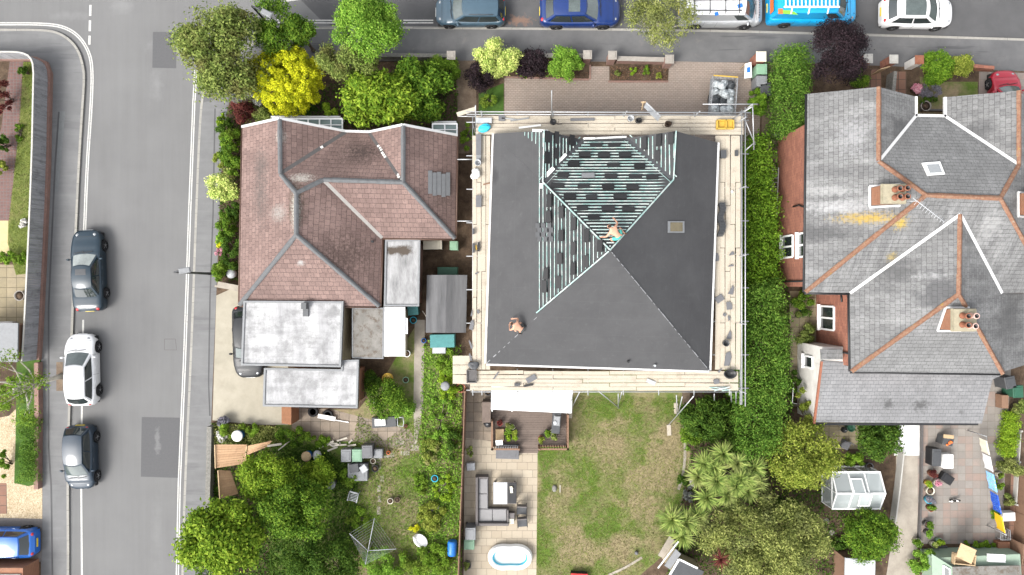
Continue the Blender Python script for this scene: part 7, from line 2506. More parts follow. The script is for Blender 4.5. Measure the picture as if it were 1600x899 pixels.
c = W(594, 660, .62)
mb.box(c, (.62, .4, .05), .05)
mb.build('white_panel', MAT['white'], t)
mb = MB()
c = W(625, 659, .5)
pts = [c + Vector((-.15, .25, 0)), c + Vector((.2, .27, .1)), c + Vector((.25, 0, .15)), c + Vector((.2, -.27, .1)), c + Vector((-.15, -.25, 0)), c + Vector((-.15, .25, 0))]
mb.tube(pts, .03, 6)
mb.build('handle', MAT['pale_grey'], t)
vessel(634, 665, .11, .2, 'terracotta', 'plant_pot', 'small terracotta pot at the mower handle', 'pot')
mb = MB()
mb.beam(W(497, 650, .35), W(524, 655, .3), .25, .06)
mb.beam(W(520, 656, .2), W(545, 660, .15), .05, .05)
solo(mb, 'plank', MAT['white'], 'pale plank below the lower flat white roof', 'plank', W(510, 653, .1))
for (x, y, lab) in ((490, 643, 'dark tyre lying under the lower flat roof edge, left one'), (513, 648, 'dark tyre lying under the lower flat roof edge, right one')):
    mb = MB()
    p = W(x, y, .12)
    mb.lathe(p, [(.2, .0), (.31, .02), (.33, .1), (.31, .18), (.2, .2), (.19, .1), (.2, 0)], 18)
    solo(mb, 'tyre', M_TYRE, lab, 'tyre', p)
# barrels
for (x, y, lab) in ((379, 677, 'blue barrel with a white lid in the flower border'),):
    vessel(x, y, .3, .8, 'blue_plastic', 'barrel', lab, 'barrel', open_=False, lid='white')
vessel(484, 709, .27, .7, 'blue_plastic', 'barrel', 'blue barrel with a tan lid among bushes', 'barrel', open_=False, lid='wood')
mb = MB()
p = W(497, 711, .3)
mb.ell(p + Vector((0, 0, .2)), (.26, .34, .24), 14, 8)
solo(mb, 'gas_bottle', MAT['pale_grey'], 'pale egg shaped drum beside the tan lidded barrel', 'drum', p)
t = thing('barrel', 'blue barrel lying on its side at the foot of the brown fence', 'barrel', W(707, 857, .12))
mb = MB()
mb.tube([W(706, 868, .4), W(706, 864, .4), W(707, 848, .4), W(707, 845, .4)], [.25, .29, .29, .25], 16)
mb.build('body', MAT['blue_plastic'], t)
vessel(700, 870, .16, .2, 'orange_plastic', 'tub', 'orange tub below the lying blue barrel', 'tub')
vessel(522, 752, .25, .75, 'dark_grey', 'compost_bin', 'round dark grey bin at the edge of the thicket', 'bin', open_=False, lid='mid_grey')
mb = MB()
for i in range(16):
    a = W(515 + rnd.uniform(-4, 30), 691 + rnd.uniform(-6, 12), .2)
    b = a + Vector((rnd.uniform(-.7, .7), rnd.uniform(-.25, .25), rnd.uniform(-.05, .25)))
    mb.beam(a, b, .1, .03)
solo(mb, 'timber_heap', MAT['bark_pale'], 'heap of pale broken timber above the storage boxes', 'timber heap', W(525, 695, .1))
for (x, y, sz, rz, m, lab) in ((541, 712, (.58, .72, .55), 0, 'mid_grey', 'grey lidded storage box, leftmost of the row'), (558, 712, (.56, .72, .55), 0, 'green_plastic', 'pale green lidded storage box'), (574, 706, (.6, .74, .75), .03, 'slate_scrap', 'dark grey lidded storage box, tallest of the row'), (591, 709, (.5, .5, .5), 0, 'mid_grey', 'small grey lidded storage box at the right end of the row')):
    boxy(x, y, sz, rz, m, 'storage_box', lab, 'storage box', 'storage boxes', lid=m)
boxy(559, 738, (1.15, 1.0, .5), 0, 'slate_scrap', 'storage_bench', 'wide grey storage bench below the row of boxes', 'storage box', lid='mid_grey')
boxy(553, 732, (.55, .5, .22), .15, 'dark_grey', 'tray', 'dark tray lying on the wide storage bench', 'tray', z=.7)
boxy(568, 733, (.4, .42, .2), .6, 'pale_grey', 'plastic_bag', 'pale bag with blue print on the storage bench', 'bag', z=.7)
for (x, y, r, m, lab) in ((584, 719, .16, 'cream', 'cream pot below the row of boxes'), (608, 706, .11, 'orange_plastic', 'small orange pot right of the boxes'), (611, 781, .17, 'cream', 'pale ring shaped pot on the worn lawn'), (622, 779, .16, 'dry_soil', 'brown pot beside the pale ring on the worn lawn'), (680, 746, .2, 'cyan_plastic', 'turquoise rimmed pot in the weeds')):
    vessel(x, y, r, .3, m, 'plant_pot', lab, 'pot')
vessel(588, 730, .2, .4, 'black_plastic', 'plant_pot', 'black pot beside the storage bench', 'pot')
# garden chair
t = thing('garden_chair', 'old pale grey garden chair on the worn lawn', 'chair', W(555, 773, .12))
c = W(555, 773, .12)
Mx = Matrix.Translation(c) @ Matrix.Rotation(-.25, 4, 'Z')
def tb(mb, pts, r=.02):
    mb.tube([Mx @ Vector(p) for p in pts], r, 6)
mb = MB()
for i in range(6):
    tb(mb, [(-.24, -.25 + i * .09, .42), (.24, -.25 + i * .09, .42)], .028)
mb.build('seat', MAT['pale_grey'], t)
mb = MB()
for i in range(5):
    tb(mb, [(-.24, .27 + i * .035, .5 + i * .09), (.24, .27 + i * .035, .5 + i * .09)], .028)
mb.build('backrest', MAT['pale_grey'], t)
for s in (-1, 1):
    mb = MB()
    tb(mb, [(s * .27, .3, .62), (s * .28, -.25, .62)], .03)
    mb.build('armrest', MAT['pale_grey'], t)
    for y, y2 in ((-.25, -.3), (.25, .32)):
        mb = MB()
        tb(mb, [(s * .26, y, .62), (s * .27, y2, 0)])
        mb.build('leg', MAT['pale_grey'], t)
# rotary clothes airer
base = W(583, 846, .12)
t = thing('clothes_airer', 'grey rotary clothes airer with four arms and thin lines', 'clothes airer', base)
hub = base + Vector((.0, 0, 1.5))
tips = [W(546, 834, 2.0), W(585, 810, 2.0), W(619, 858, 2.0), W(571, 882, 2.0)]
mb = MB()
mb.tube([base, hub + Vector((0, 0, .1))], .028, 8)
mb.build('pole', MAT['steel'], t)
for p in tips:
    mb = MB()
    mb.tube([hub, p], .02, 6)
    mb.build('arm', MAT['pale_grey'], t)
mb = MB()
for k in range(1, 9):
    f = .22 + .097 * k
    R4 = [hub.lerp(p, f) for p in tips]
    for a, b in zip(R4, R4[1:] + R4[:1]):
        mb.tube([a, (a + b) / 2 - Vector((0, 0, .03)), b], .004, 4)
mb.build('lines', MAT['pale_grey'], t)
# white swan planter
p = W(658, 842, .12)
t = thing('swan_planter', 'white swan shaped planter in the weeds', 'planter', p)
mb = MB()
mb.lathe(p, [(.2, 0), (.38, .18), (.42, .35), (.36, .36), (.3, .2), (.001, .18)], 16, sx=1.15, sy=.85, rz=-.7)
mb.build('body', MAT['white'], t)
mb = MB()
mb.tube([p + Vector((-.3, .2, .3)), p + Vector((-.36, .3, .6)), p + Vector((-.28, .3, .8)), p + Vector((-.2, .24, .72))], [.1, .07, .06, .04], 8)
mb.build('neck', MAT['white'], t)
shrub('flowering_shrub', 'small lime yellow plant above the white planter', 647, 827, 8, .5, 6, 500, .09, MAT['l_yellow'], None)
# stepping debris
for (x, y, lab) in ((683, 792, 'grey stone near the brown fence, larger one'), (676, 795, 'grey stone near the brown fence, smaller one')):
    mb = MB()
    p = W(x, y, .1)
    mb.ell(p + Vector((0, 0, .05)), (.2 if x > 680 else .14, .15, .1), 10, 6)
    solo(mb, 'stone', MAT['flint'], lab, 'stone', p)
# ------------------------------------------------------------------ deck and patio of the reroofed house
dk = thing('decking', 'raised brown timber deck behind the white lean-to', 'deck', W(826, 670, .1))
x0, x1, y0, y1 = W(768, 0, .5).x, W(887, 0, .5).x, W(0, 698, .5).y, W(0, 600, .5).y
mb = MB()
n = int((y1 - y0) / .14)
for i in range(n):
    ya, yb = y0 + (y1 - y0) * i / n, y0 + (y1 - y0) * (i + .94) / n
    mb.box(((x0 + x1) / 2, (ya + yb) / 2, .46), (x1 - x0, yb - ya, .03))
xs0, xs1 = W(811, 0, .3).x, W(841, 0, .3).x
for i in range(3):
    mb.box(((xs0 + xs1) / 2, y0 - .1 - i * .14, .25), (xs1 - xs0, .13, .03))
mb.build('boards', MAT['deck'], dk)
mb = MB()
mb.prism([(x0 + .05, y0 + .05), (x1 - .05, y0 + .05), (x1 - .05, y1), (x0 + .05, y1)], .1, .455)
mb.prism([(xs0 + .03, y0 - .42), (xs1 - .03, y0 - .42), (xs1 - .03, y0), (xs0 + .03, y0)], .1, .245)
mb.build('base', MAT['deck'], dk)
def balustrade(a, b):
    a, b = Vector(a), Vector(b)
    mb = MB()
    mb.beam(a + Vector((0, 0, .95)), b + Vector((0, 0, .95)), .1, .05)
    mb.beam(a + Vector((0, 0, .15)), b + Vector((0, 0, .15)), .06, .05)
    n = max(2, int((b - a).length / .14))
    for i in range(n + 1):
        q_ = a.lerp(b, i / n)
        mb.beam(q_, q_ + Vector((0, 0, .95)), .045, .045)
    mb.build('railing', MAT['fence_brown'], dk)
    for q_ in (a, b):
        mb = MB()
        mb.box(q_, (.1, .1, 1.05))
        mb.build('post', MAT['fence_brown'], dk)
Z5 = .49
balustrade((x0 + .06, W(0, 655, .5).y, Z5), (x0 + .06, y0 + .06, Z5))
balustrade((x0 + .06, y0 + .06, Z5), (xs0 - .02, y0 + .06, Z5))
balustrade((xs1 + .02, y0 + .06, Z5), (x1 - .06, y0 + .06, Z5))
balustrade((x1 - .06, y0 + .06, Z5), (x1 - .06, W(0, 645, .5).y, Z5))
mb = MB()
c = W(761, 640, .12)
mb.box(c, (.5, 1.2, 1.0))
solo(mb, 'tall_box', MAT['deck'], 'dark timber box between the old slabs and the deck', 'box', c)
# barbecues
c = W(868, 657, .49)
t = thing('gas_barbecue', 'black and steel gas barbecue on the deck below the lean-to', 'barbecue', c)
mb = MB()
mb.box(c + Vector((0, 0, .55)), (.5, 1.25, .3), -.08, bev=.03)
mb.build('body', MAT['dark_grey'], t)
mb = MB()
mb.box(c + Vector((.03, .15, .85)), (.4, .6, .12), -.08, bev=.05)
mb.build('hood', MAT['grey_metal'], t)
mb = MB()
mb.lathe(c + Vector((-.08, .05, .97)), [(.1, 0), (.12, .03), (.08, .05), (.001, .04)], 12)
mb.build('hob', MAT['pale_grey'], t)
for dx in (-.2, .2):
    for dy in (-.5, .5):
        mb = MB()
        mb.beam(c + Vector((dx, dy, 0)), c + Vector((dx, dy, .55)), .05, .05)
        mb.build('leg', MAT['dark_grey'], t)
def kettle(px, py, label, r=.26):
    c = W(px, py, .12)
    t = thing('kettle_barbecue', label, 'barbecue', c)
    mb = MB()
    mb.ell(c + Vector((0, 0, .72)), (r, r, .26), 16, 8)
    mb.build('bowl', MAT['black_plastic'], t)
    mb = MB()
    mb.tube([c + Vector((-.05, 0, .98)), c + Vector((0, 0, 1.03)), c + Vector((.05, 0, .98))], .015, 6)
    mb.build('handle', MAT['pale_grey'], t)
    for k in range(3):
        mb = MB()
        a = 2 * pi * k / 3
        mb.tube([c + Vector((.1 * cos(a), .1 * sin(a), .5)), c + Vector((.26 * cos(a), .26 * sin(a), 0))], .015, 6)
        mb.build('leg', MAT['steel'], t)
kettle(763, 658, 'black kettle barbecue beside the deck rail')
vessel(763, 611, .2, .5, 'dark_grey', 'planter', 'dark round planter in the corner of the lean-to', 'pot')
for i, (x, y, r, m, pm, lab) in enumerate(((781, 660, .15, 'red_plastic', 'l_red', 'red pot plant on the deck'), (795, 664, .16, 'cream', 'l_olive', 'cream rimmed pot plant at the top of the deck cluster'), (801, 666, .14, 'cream', 'l_olive', 'second cream rimmed pot plant of the deck cluster'), (795, 673, .18, 'lead', 'l_weed', 'green pot plant in the middle of the deck cluster'), (805, 674, .17, 'lead', 'l_olivey', 'yellow green pot plant of the deck cluster'), (794, 682, .18, 'lead', 'l_lime', 'lime pot plant at the lower left of the deck cluster'), (805, 682, .16, 'green_plastic', 'l_lime', 'bright lime pot plant at the lower right of the deck cluster'),
                                             (845, 684, .18, 'terracotta', 'l_olivey', 'brownish pot plant right of the deck steps'), (863, 673, .14, 'cream', 'l_olive', 'cream pot below the gas barbecue, upper one'), (865, 681, .17, 'cream', 'l_olive', 'cream pot below the gas barbecue, lower one'), (855, 675, .2, 'lead', 'l_weed', 'weedy pot plant beside the cream pots'))):
    vessel(x, y, r, .32, m, 'pot_plant', lab, 'pot plant', 'pot plants on the deck', z=Z5, plantm=pm, plr=1.0, plh=.2)
boxy(781, 680, (.5, .7, .6), 0, 'wood', 'cabinet', 'small timber cabinet with a white corner at the deck rail', 'cabinet', z=.12)
boxy(780, 692, (.42, .3, .06), .1, 'white', 'white_board', 'white board lying at the deck rail corner', 'board', z=1.2)
t = boxy(793, 706, (1.35, .82, .6), -.03, 'dark_grey', 'cushion_box', 'dark grey rattan cushion box below the deck steps', 'storage box', lid='slate_scrap')
mb = MB()
c = W(736, 727, .12)
mb.box(c, (.5, .45, .4), .05, bev=.03)
solo(mb, 'galvanised_tub', MAT['pale_grey'], 'pale galvanised planter tub against the brown fence', 'tub', c)
shrub('climber', 'sparse brownish climber at the fence above the galvanised tub', 735, 704, 6, 1.2, 8, 500, .09, MAT['l_olive'], None, ry=12)
# corner sofa
def soft(mb, c, size, rz=0):
    mb.box(c, size, rz, bev=.035)
sf = thing('corner_sofa', 'grey L shaped rattan corner sofa on the pale patio', 'sofa', W(760, 790, .115))
Zp = .115
ax0, ax1 = W(743, 0, .5).x, W(763, 0, .5).x
ay0, ay1 = W(0, 820, .5).y, W(0, 744, .5).y
bx1 = W(795, 0, .5).x
by1 = W(0, 795, .5).y
mb = MB()
mb.box(((ax0 + ax1) / 2, (ay0 + ay1) / 2, Zp), (ax1 - ax0, ay1 - ay0, .3))
mb.box(((ax1 + bx1) / 2 + .001, (ay0 + by1) / 2, Zp), (bx1 - ax1 - .004, by1 - ay0, .3))
mb.build('base', MAT['rattan'], sf)
for (c, s) in ((((ax0 + .09), (ay0 + ay1) / 2), (.16, ay1 - ay0)), (((ax0 + .18 + bx1) / 2, ay0 + .09), (bx1 - ax0 - .19, .16))):
    mb = MB()
    mb.box((c[0], c[1], Zp + .302), (s[0], s[1], .36), bev=.03)
    mb.build('backrest', MAT['rattan'], sf)
for (c, s) in (((ax0 + .48, ay1 - .06), (.6, .1)), ((bx1 - .06, ay0 + .56), (.1, .74))):
    mb = MB()
    mb.box((c[0], c[1], Zp + .302), (s[0], s[1], .26), bev=.02)
    mb.build('armrest', MAT['rattan'], sf)
L_ = ay1 - .13 - by1
for i in range(2):
    mb = MB()
    mb.box((ax0 + .18 + (ax1 - ax0 - .2) / 2, by1 + L_ * (i + .5) / 2, Zp + .302), (ax1 - ax0 - .2, L_ / 2 - .015, .13), bev=.04)
    mb.build('seat_cushion', MAT['grey_cushion'], sf)
L_ = bx1 - .12 - (ax0 + .18)
for i in range(2):
    mb = MB()
    mb.box((ax0 + .18 + L_ * (i + .5) / 2, (ay0 + .18 + by1) / 2, Zp + .302), (L_ / 2 - .015, by1 - ay0 - .2, .13), bev=.04)
    mb.build('seat_cushion', MAT['grey_cushion'], sf)
mb = MB()
c = W(799, 803, .115)
mb.box(c, (.4, .36, .42), bev=.02)
mb.build('x', MAT['rattan']).name = 'side_stool'
o = bpy.data.objects['side_stool']
tag(o, 'small square rattan stool at the end of the corner sofa', 'stool')
mb = MB()
c = W(799, 811, .115)
mb.box(c, (.32, .3, .45), bev=.02)
solo(mb, 'lantern_box', MAT['cream'], 'cream square lantern next to the small rattan stool', 'lantern', c)
# table with glass and dark sunken end
c = W(789, 766, .115)
t = thing('garden_table', 'rattan table with a pale top and a dark end beside the sofa', 'table', c)
mb = MB()
mb.box(c + Vector((0, 0, .58)), (1.4, 1.28, .05), bev=.01)
mb.build('frame', MAT['rattan'], t)
mb = MB()
mb.box(c + Vector((-.27, 0, .632)), (.82, 1.3, .02))
mb.build('tabletop', MAT['pale_grey'], t)
mb = MB()
mb.box(c + Vector((.43, 0, .632)), (.5, 1.2, .03))
mb.build('dark_top', MAT['black_plastic'], t)
for dx in (-.6, .6):
    for dy in (-.52, .52):
        mb = MB()
        mb.beam(c + Vector((dx, dy, 0)), c + Vector((dx, dy, .58)), .08, .08)
        mb.build('leg', MAT['rattan'], t)
mb = MB()
p = W(799, 765, .8)
mb.box(p, (.16, .4, .05), .1)
mb.box(p + Vector((.02, .1, .05)), (.12, .16, .04), .5)
solo(mb, 'magazines', MAT['cream'], 'small pile of papers on the dark table end', 'papers', p)
def dining_chair(px, py, rz, label):
    c = W(px, py, .115)
    t = thing('garden_chair', label, 'chair', c, 'dark garden chairs')
    Mx = Matrix.Translation(c) @ Matrix.Rotation(rz, 4, 'Z')
    def b_(nm, ctr, size, mat):
        mb = MB()
        mb.box(None, size, M=Mx @ Matrix.Translation(ctr), bev=.015)
        mb.build(nm, MAT[mat], t)
    b_('seat', (0, 0, .4), (.56, .56, .06), 'dark_grey')
    b_('backrest', (.0, .3, .46), (.56, .07, .45), 'rattan')
    for s in (-1, 1):
        b_('armrest', (s * .28, 0, .62), (.05, .56, .04), 'black_plastic')
        for y in (-.25, .25):
            b_('leg', (s * .27, y, 0), (.045, .045, .4), 'black_plastic')
    return t
dining_chair(815, 793, -.05, 'dark garden chair, upper of the pair beside the sofa')
dining_chair(816, 812, .08, 'dark garden chair, lower of the pair beside the sofa')
# paddling pool
c = W(797, 868, .118)
t = thing('paddling_pool', 'white oval paddling pool with turquoise rim on the patio', 'paddling pool', c)
def wob(a, k=0):
    r_ = 1 - .24 * abs(sin(a)) ** 6
    return 1.33 * cos(a) * r_, .86 * sin(a) * r_
def ringtube(rad, z, sc_, mat, nm, par, sq=1):
    mb = MB()
    n = 48
    pts = [c + Vector((wob(2 * pi * k / n)[0] * sc_, wob(2 * pi * k / n)[1] * sc_, z)) for k in range(n)]
    vs, fs = [], []
    m = 10
    for k in range(n):
        d = (pts[(k + 1) % n] - pts[k - 1]).normalized()
        s = Vector((-d.y, d.x, 0))
        for j in range(m):
            a = 2 * pi * j / m
            vs.append(pts[k] + s * (rad * cos(a)) + Vector((0, 0, rad * sq * sin(a))))
    for k in range(n):
        for j in range(m):
            j2, k2 = (j + 1) % m, (k + 1) % n
            fs.append((k * m + j, k * m + j2, k2 * m + j2, k2 * m + j))
    mb.add(vs, fs, 0, True)
    mb.build(nm, mat, par)
ringtube(.15, .14, .9, MAT['white'], 'ring', t)
ringtube(.14, .36, .89, MAT['white'], 'ring', t)
ringtube(.1, .27, .8, MAT['cyan_plastic'], 'turquoise_band', t)
mb = MB()
n = 40
mb.add([c + Vector((0, 0, .2))] + [c + Vector((wob(2 * pi * k / n)[0] * .84, wob(2 * pi * k / n)[1] * .84, .2)) for k in range(n)], [(0, k + 1, (k + 1) % n + 1) for k in range(n)])
mb.build('pool_floor', MAT['water'], t)
wheelie(735, 834, .0, 'mid_grey', 'grey bin against the brown fence, beside the light green box')
boxy(733, 851, (.6, .55, .5), 0, 'green_plastic', 'crate', 'light green box below the grey bin at the fence', 'box', lid='green_plastic')
vessel(731, 880, .22, .4, 'lead', 'planter', 'dark planter at the fence near the paddling pool', 'pot', plantm='l_olive', plr=.8)
mb = MB()
p = W(866, 763, .115)
mb.lathe(p, [(.16, 0), (.17, .1), (.1, .13), (.001, .13)], 14, sx=.8, sy=1.25)
solo(mb, 'stone', MAT['flint'], 'grey flat stone in the middle of the lawn', 'stone', p)
mb = MB()
p = W(875, 763, .115)
mb.beam(p + Vector((0, -.25, .03)), p + Vector((0, .2, .03)), .05, .05)
solo(mb, 'stick', MAT['bark_pale'], 'short pale stick beside the flat stone', 'stick', p)
mb = MB()
p = W(994, 863, .115)
mb.ell(p + Vector((0, 0, .12)), (.12, .12, .12), 12, 8)
solo(mb, 'ball', MAT['slate_scrap'], 'small blue grey ball near the lawn corner', 'ball', p)
mb = MB()
p = W(1080, 749, .1)
mb.lathe(p, [(.18, 0), (.2, .05), (.1, .1), (.09, .5), (.26, .62), (.27, .68), (.18, .66), (.001, .62)], 16)
solo(mb, 'bird_bath', MAT['capstone'], 'round stone bird bath beside the spiky palms', 'bird bath', p)
# grey garden cabin at the lawn corner
t = thing('garden_cabin', 'pale and grey roofed cabin half under the spiky palm', 'shed', W(1052, 868, .1))
mb = MB()
mb.slab([W(1028, 868, 1.0), W(1040, 875, 1.0), W(1058, 848, 1.0), W(1046, 838, 1.0)], .05)
mb.build('step', MAT['path'], t)
mb = MB()
mb.slab([W(1038, 884, 2.0), W(1047, 890, 2.05), W(1064, 866, 2.05), W(1056, 858, 2.0)], .05)
mb.build('ramp_panel', MAT['mid_grey'], t)
mb = MB()
mb.slab([W(1048, 897, 2.1), W(1060, 876, 2.1), W(1100, 893, 2.1), W(1084, 925, 2.1)], .1)
mb.build('roof', MAT['dark_grey'], t)
mb = MB()
mb.beam(W(1028, 888, 2.05), W(1060, 846, 2.05), .06, .06)
mb.beam(W(1046, 899, 2.14), W(1061, 874, 2.14), .1, .08)
mb.beam(W(1061, 874, 2.14), W(1090, 888, 2.14), .1, .08)
mb.build('trim', MAT['white'], t)
mb = MB()
mb.prism(ccw([W(x, y, 2.0).to_2d() for x, y in ((1050, 895), (1062, 878), (1098, 894), (1084, 922))]), .1, 1.98)
mb.prism(ccw([W(x, y, 1.9).to_2d() for x, y in ((1041, 884), (1047, 888), (1062, 867), (1056, 861))]), .1, 1.9)
mb.build('wall', MAT['render_cream'], t)
t = boxy(905, 903, (1.0, .5, .4), -.05, 'black_plastic', 'sledge', 'dark red rimmed box at the bottom edge of the lawn', 'box', lid='red_plastic')
# front: bins, sign
wheelie(1190, 110, 0, 'green_plastic', 'green lidded bin below the cream topped pillar')
wheelie(1190, 126, 0, 'mid_grey', 'grey lidded bin, middle of the drive side bins')
wheelie(1196, 140, .05, 'dark_grey', 'dark bin lowest of the drive side bins')
t = thing('sign_board', 'white site sign board with a blue mark at the drive entrance', 'sign', W(1169, 108, .1))
mb = MB()
mb.slab([W(1164, 100, 1.1), W(1174, 97, 1.1), W(1175, 121, .6), W(1163, 123, .6)], .03)
mb.build('board', MAT['white'], t)
mb = MB()
up_ = Vector((0, 0, .02))
mb.slab([W(1167, 106, 1.0) + up_, W(1172, 105, 1.0) + up_, W(1172, 113, .85) + up_, W(1167, 114, .85) + up_], .008)
mb.build('blue_mark', MAT['blue_plastic'], t)
mb = MB()
for x in (1165, 1173):
    mb.beam(W(x, 100, 1.05), (W(x, 100, 1.05).x, W(x, 100, 1.05).y, .1), .04, .04)
mb.build('leg', MAT['wood'], t)
vessel(1442, 168, .3, .35, 'capstone', 'stone_urn', 'round stone planter on the front lawn of the slate house', 'planter', z=.12)
t = wallrun('low_kerb', [(1436, 173), (1480, 174)], .1, .35, .1, 'lead', 'dark low kerb below the front gable recess', 'kerb')
# side passage, ladder
t = thing('ladder', 'aluminium ladder lying along the brick side wall', 'ladder', W(1212, 300, .1))
for dx in (-.17, .17):
    mb = MB()
    a, b = W(1212, 262, .8), W(1209, 335, .8)
    mb.beam(a + Vector((dx, 0, 0)), b + Vector((dx, 0, 0)), .05, .07)
    mb.build('stile', MAT['steel'], t)
for i in range(11):
    q_ = a.lerp(b, (i + .5) / 11)
    MB().beam(q_ - Vector((.17, 0, 0)), q_ + Vector((.17, 0, 0)), .03, .03).build('rung', MAT['steel'], t)
mb = MB()
c = W(1222, 428, .1)
mb.box(c, (.5, .6, .9), bev=.02)
solo(mb, 'meter_box', MAT['render'], 'white box at the rear corner of the brick side wall', 'box', c)
vessel(1245, 492, .2, .3, 'lead', 'plant_pot', 'dark pot on the side passage, upper one', 'pot', plantm='l_olive')
vessel(1253, 488, .24, .3, 'dark_green', 'plant_pot', 'dark green pot beside the upper pot on the passage', 'pot', plantm='l_dark')
mb = MB()
a = [W(1240, 598, .8), W(1238, 630, .8), W(1252, 632, .8)]
mb.tube(a, .03, 6)
solo(mb, 'hand_rail', MAT['white'], 'thin white rail beside the white rear wall', 'rail', W(1240, 615, .1))
# rear of the slate house
c = W(1307, 667, .115)
kettle(1310, 668, 'black round barbecue below the pale rear roof', .18)
vessel(1324, 666, .24, .5, 'dark_green', 'tub', 'dark green round tub below the pale rear roof', 'tub', open_=False)
mb = MB()
c = W(1318, 694, .12)
mb.box(c, (.5, .5, .35), -.5, bev=.05)
mb.tube([c + Vector((-.2, .2, .35)), c + Vector((.1, .25, .7)), c + Vector((.3, .1, .7))], .03, 6)
solo(mb, 'folded_chair', MAT['slate_scrap'], 'blue grey folded chair on the yellow slabs', 'chair', c)
vessel(1354, 727, .22, .4, 'slate_scrap', 'bucket', 'dark blue bucket at the corner of the greenhouse', 'bucket')
# greenhouse
g = thing('greenhouse', 'white framed greenhouse with open roof lights', 'greenhouse', W(1340, 766, .1))
E0, E1 = 1.5, 2.1
A = [W(1304, 748, E0), W(1370, 738, E0), W(1376, 797, E0), W(1299, 793, E0)]
gx0, gx1 = W(1300, 0, E0).x, W(1375, 0, E0).x
gy0, gy1 = W(0, 795, E0).y, W(0, 738, E0).y
gm = (gy0 + gy1) / 2
mb = MB()
for i in range(4):
    x = gx0 + (gx1 - gx0) * i / 3
    mb.beam((x, gy0, E0), (x, gm, E1), .06, .05)
    mb.beam((x, gm, E1), (x, gy1, E0), .06, .05)
    mb.beam((x, gy0, .1), (x, gy0, E0), .05, .05)
    mb.beam((x, gy1, .1), (x, gy1, E0), .05, .05)
for (y, z) in ((gy0, E0), (gm, E1), (gy1, E0), (gy0, .2), (gy1, .2)):
    mb.beam((gx0 - .02, y, z), (gx1 + .02, y, z), .09, .08)
for x in (gx0, gx1):
    for z in (.2, E0):
        mb.beam((x, gy0, z), (x, gy1, z), .06, .07)
    mb.beam((x, gm, .1), (x, gm, E1), .05, .05)
mb.build('frame', MAT['upvc'], g)
mb = MB()
sl_ = lambda y: E0 + (E1 - E0) * (1 - abs(y - gm) / (gm - gy0)) - .02
for (ya, yb) in ((gy0, gm), (gm, gy1)):
    mb.add([(gx0, ya, sl_(ya)), (gx1, ya, sl_(ya)), (gx1, yb, sl_(yb)), (gx0, yb, sl_(yb))], [(0, 1, 2, 3)])
for y in (gy0, gy1):
    mb.add([(gx0, y, .2), (gx1, y, .2), (gx1, y, E0), (gx0, y, E0)], [(0, 1, 2, 3)])
for x in (gx0, gx1):
    mb.add([(x, gy0, .2), (x, gy1, .2), (x, gy1, E0), (x, gm, E1), (x, gy0, E0)], [(0, 1, 2, 3, 4)])
mb.build('glazing', MAT['glass_clear'], g)
for (xa, xb, ya, yb) in ((gx0 + .95, gx0 + 1.6, gm + .02, gm + .75), (gx0 + 1.35, gx0 + 2.0, gm - .8, gm - .02)):
    mb = MB()
    z0_, z1_ = sl_(ya) + .2, sl_(yb) + .12
    for (a, b) in (((xa, ya, z0_), (xb, ya, z0_)), ((xb, ya, z0_), (xb, yb, z1_)), ((xb, yb, z1_), (xa, yb, z1_)), ((xa, yb, z1_), (xa, ya, z0_))):
        mb.beam(a, b, .05, .04)
    w_ = mb.build('roof_light', MAT['upvc'], g)
    mb = MB()
    mb.add([(xa, ya, z0_), (xb, ya, z0_), (xb, yb, z1_), (xa, yb, z1_)], [(0, 1, 2, 3)])
    mb.build('pane', MAT['glass_clear'], w_)
mb = MB()
c = W(1346, 776, .3)
cl = [(c.x + rnd.gauss(0, .3), c.y + rnd.gauss(0, .25), .7, .25) for _ in range(7)]
P_, N_, D_ = clump_leaves(cl, 900)
o = leaf_object('tomato_plants', P_, N_, D_, .11, .07, MAT['l_green'])
tag(o, 'green plants growing inside the greenhouse', 'plants')
for (x, y, lab) in ((1291, 814, 'round pale stepping stone, upper one'), (1300, 832, 'round pale stepping stone, lower one')):
    mb = MB()
    p = W(x, y, .11)
    mb.lathe(p, [(.17, 0), (.17, .04), (.001, .045)], 16)
    solo(mb, 'stepping_stone', MAT['capstone'], lab, 'stepping stone', p)
# small grey shed at the bottom
t = thing('garden_shed', 'flat grey roofed shed at the bottom between the trees', 'shed', W(1345, 890, .1))
mb = MB()
mb.prism(ccw([W(x, y, 1.8).to_2d() for x, y in ((1321, 872), (1368, 876), (1366, 940), (1319, 940))]), 1.7, 1.8)
mb.build('roof', MAT['pale_grey'], t)
mb = MB()
mb.prism(ccw([W(x, y, 1.7).to_2d() for x, y in ((1323, 875), (1366, 879), (1364, 936), (1322, 936))]), .05, 1.69)
mb.build('wall', MAT['fence_brown'], t)
# patio things
def sunbed(px, py, sz, rz, mat, name, label, cat, h=.1):
    return boxy(px, py, sz, rz, mat, name, label, cat)
boxy(1463, 715, (.5, 1.0, .7), -.03, 'black_plastic', 'storage_cupboard', 'tall dark grey storage cupboard on the mixed patio', 'cupboard', lid='dark_grey')
boxy(1481, 721, (.58, .8, .55), 0, 'white', 'patio_table', 'white topped low box beside the dark grey cupboard', 'box', lid='white')
boxy(1480, 748, (.7, .5, .35), -.6, 'black_plastic', 'footstool', 'black slanted low stool on the mixed patio', 'stool', lid='black_plastic')
t = boxy(1482, 690, (.62, .5, .7), -.25, 'dark_grey', 'fire_bowl', 'dark fire basket with orange contents and a tan lid at the top of the patio', 'fire basket')
mb = MB()
c = W(1483, 686, 1.0)
mb.box(c + Vector((-.05, .14, 0)), (.6, .22, .05), -.1)
mb.build('lid', MAT['wood'], t)
mb = MB()
c = W(1484, 693, .83)
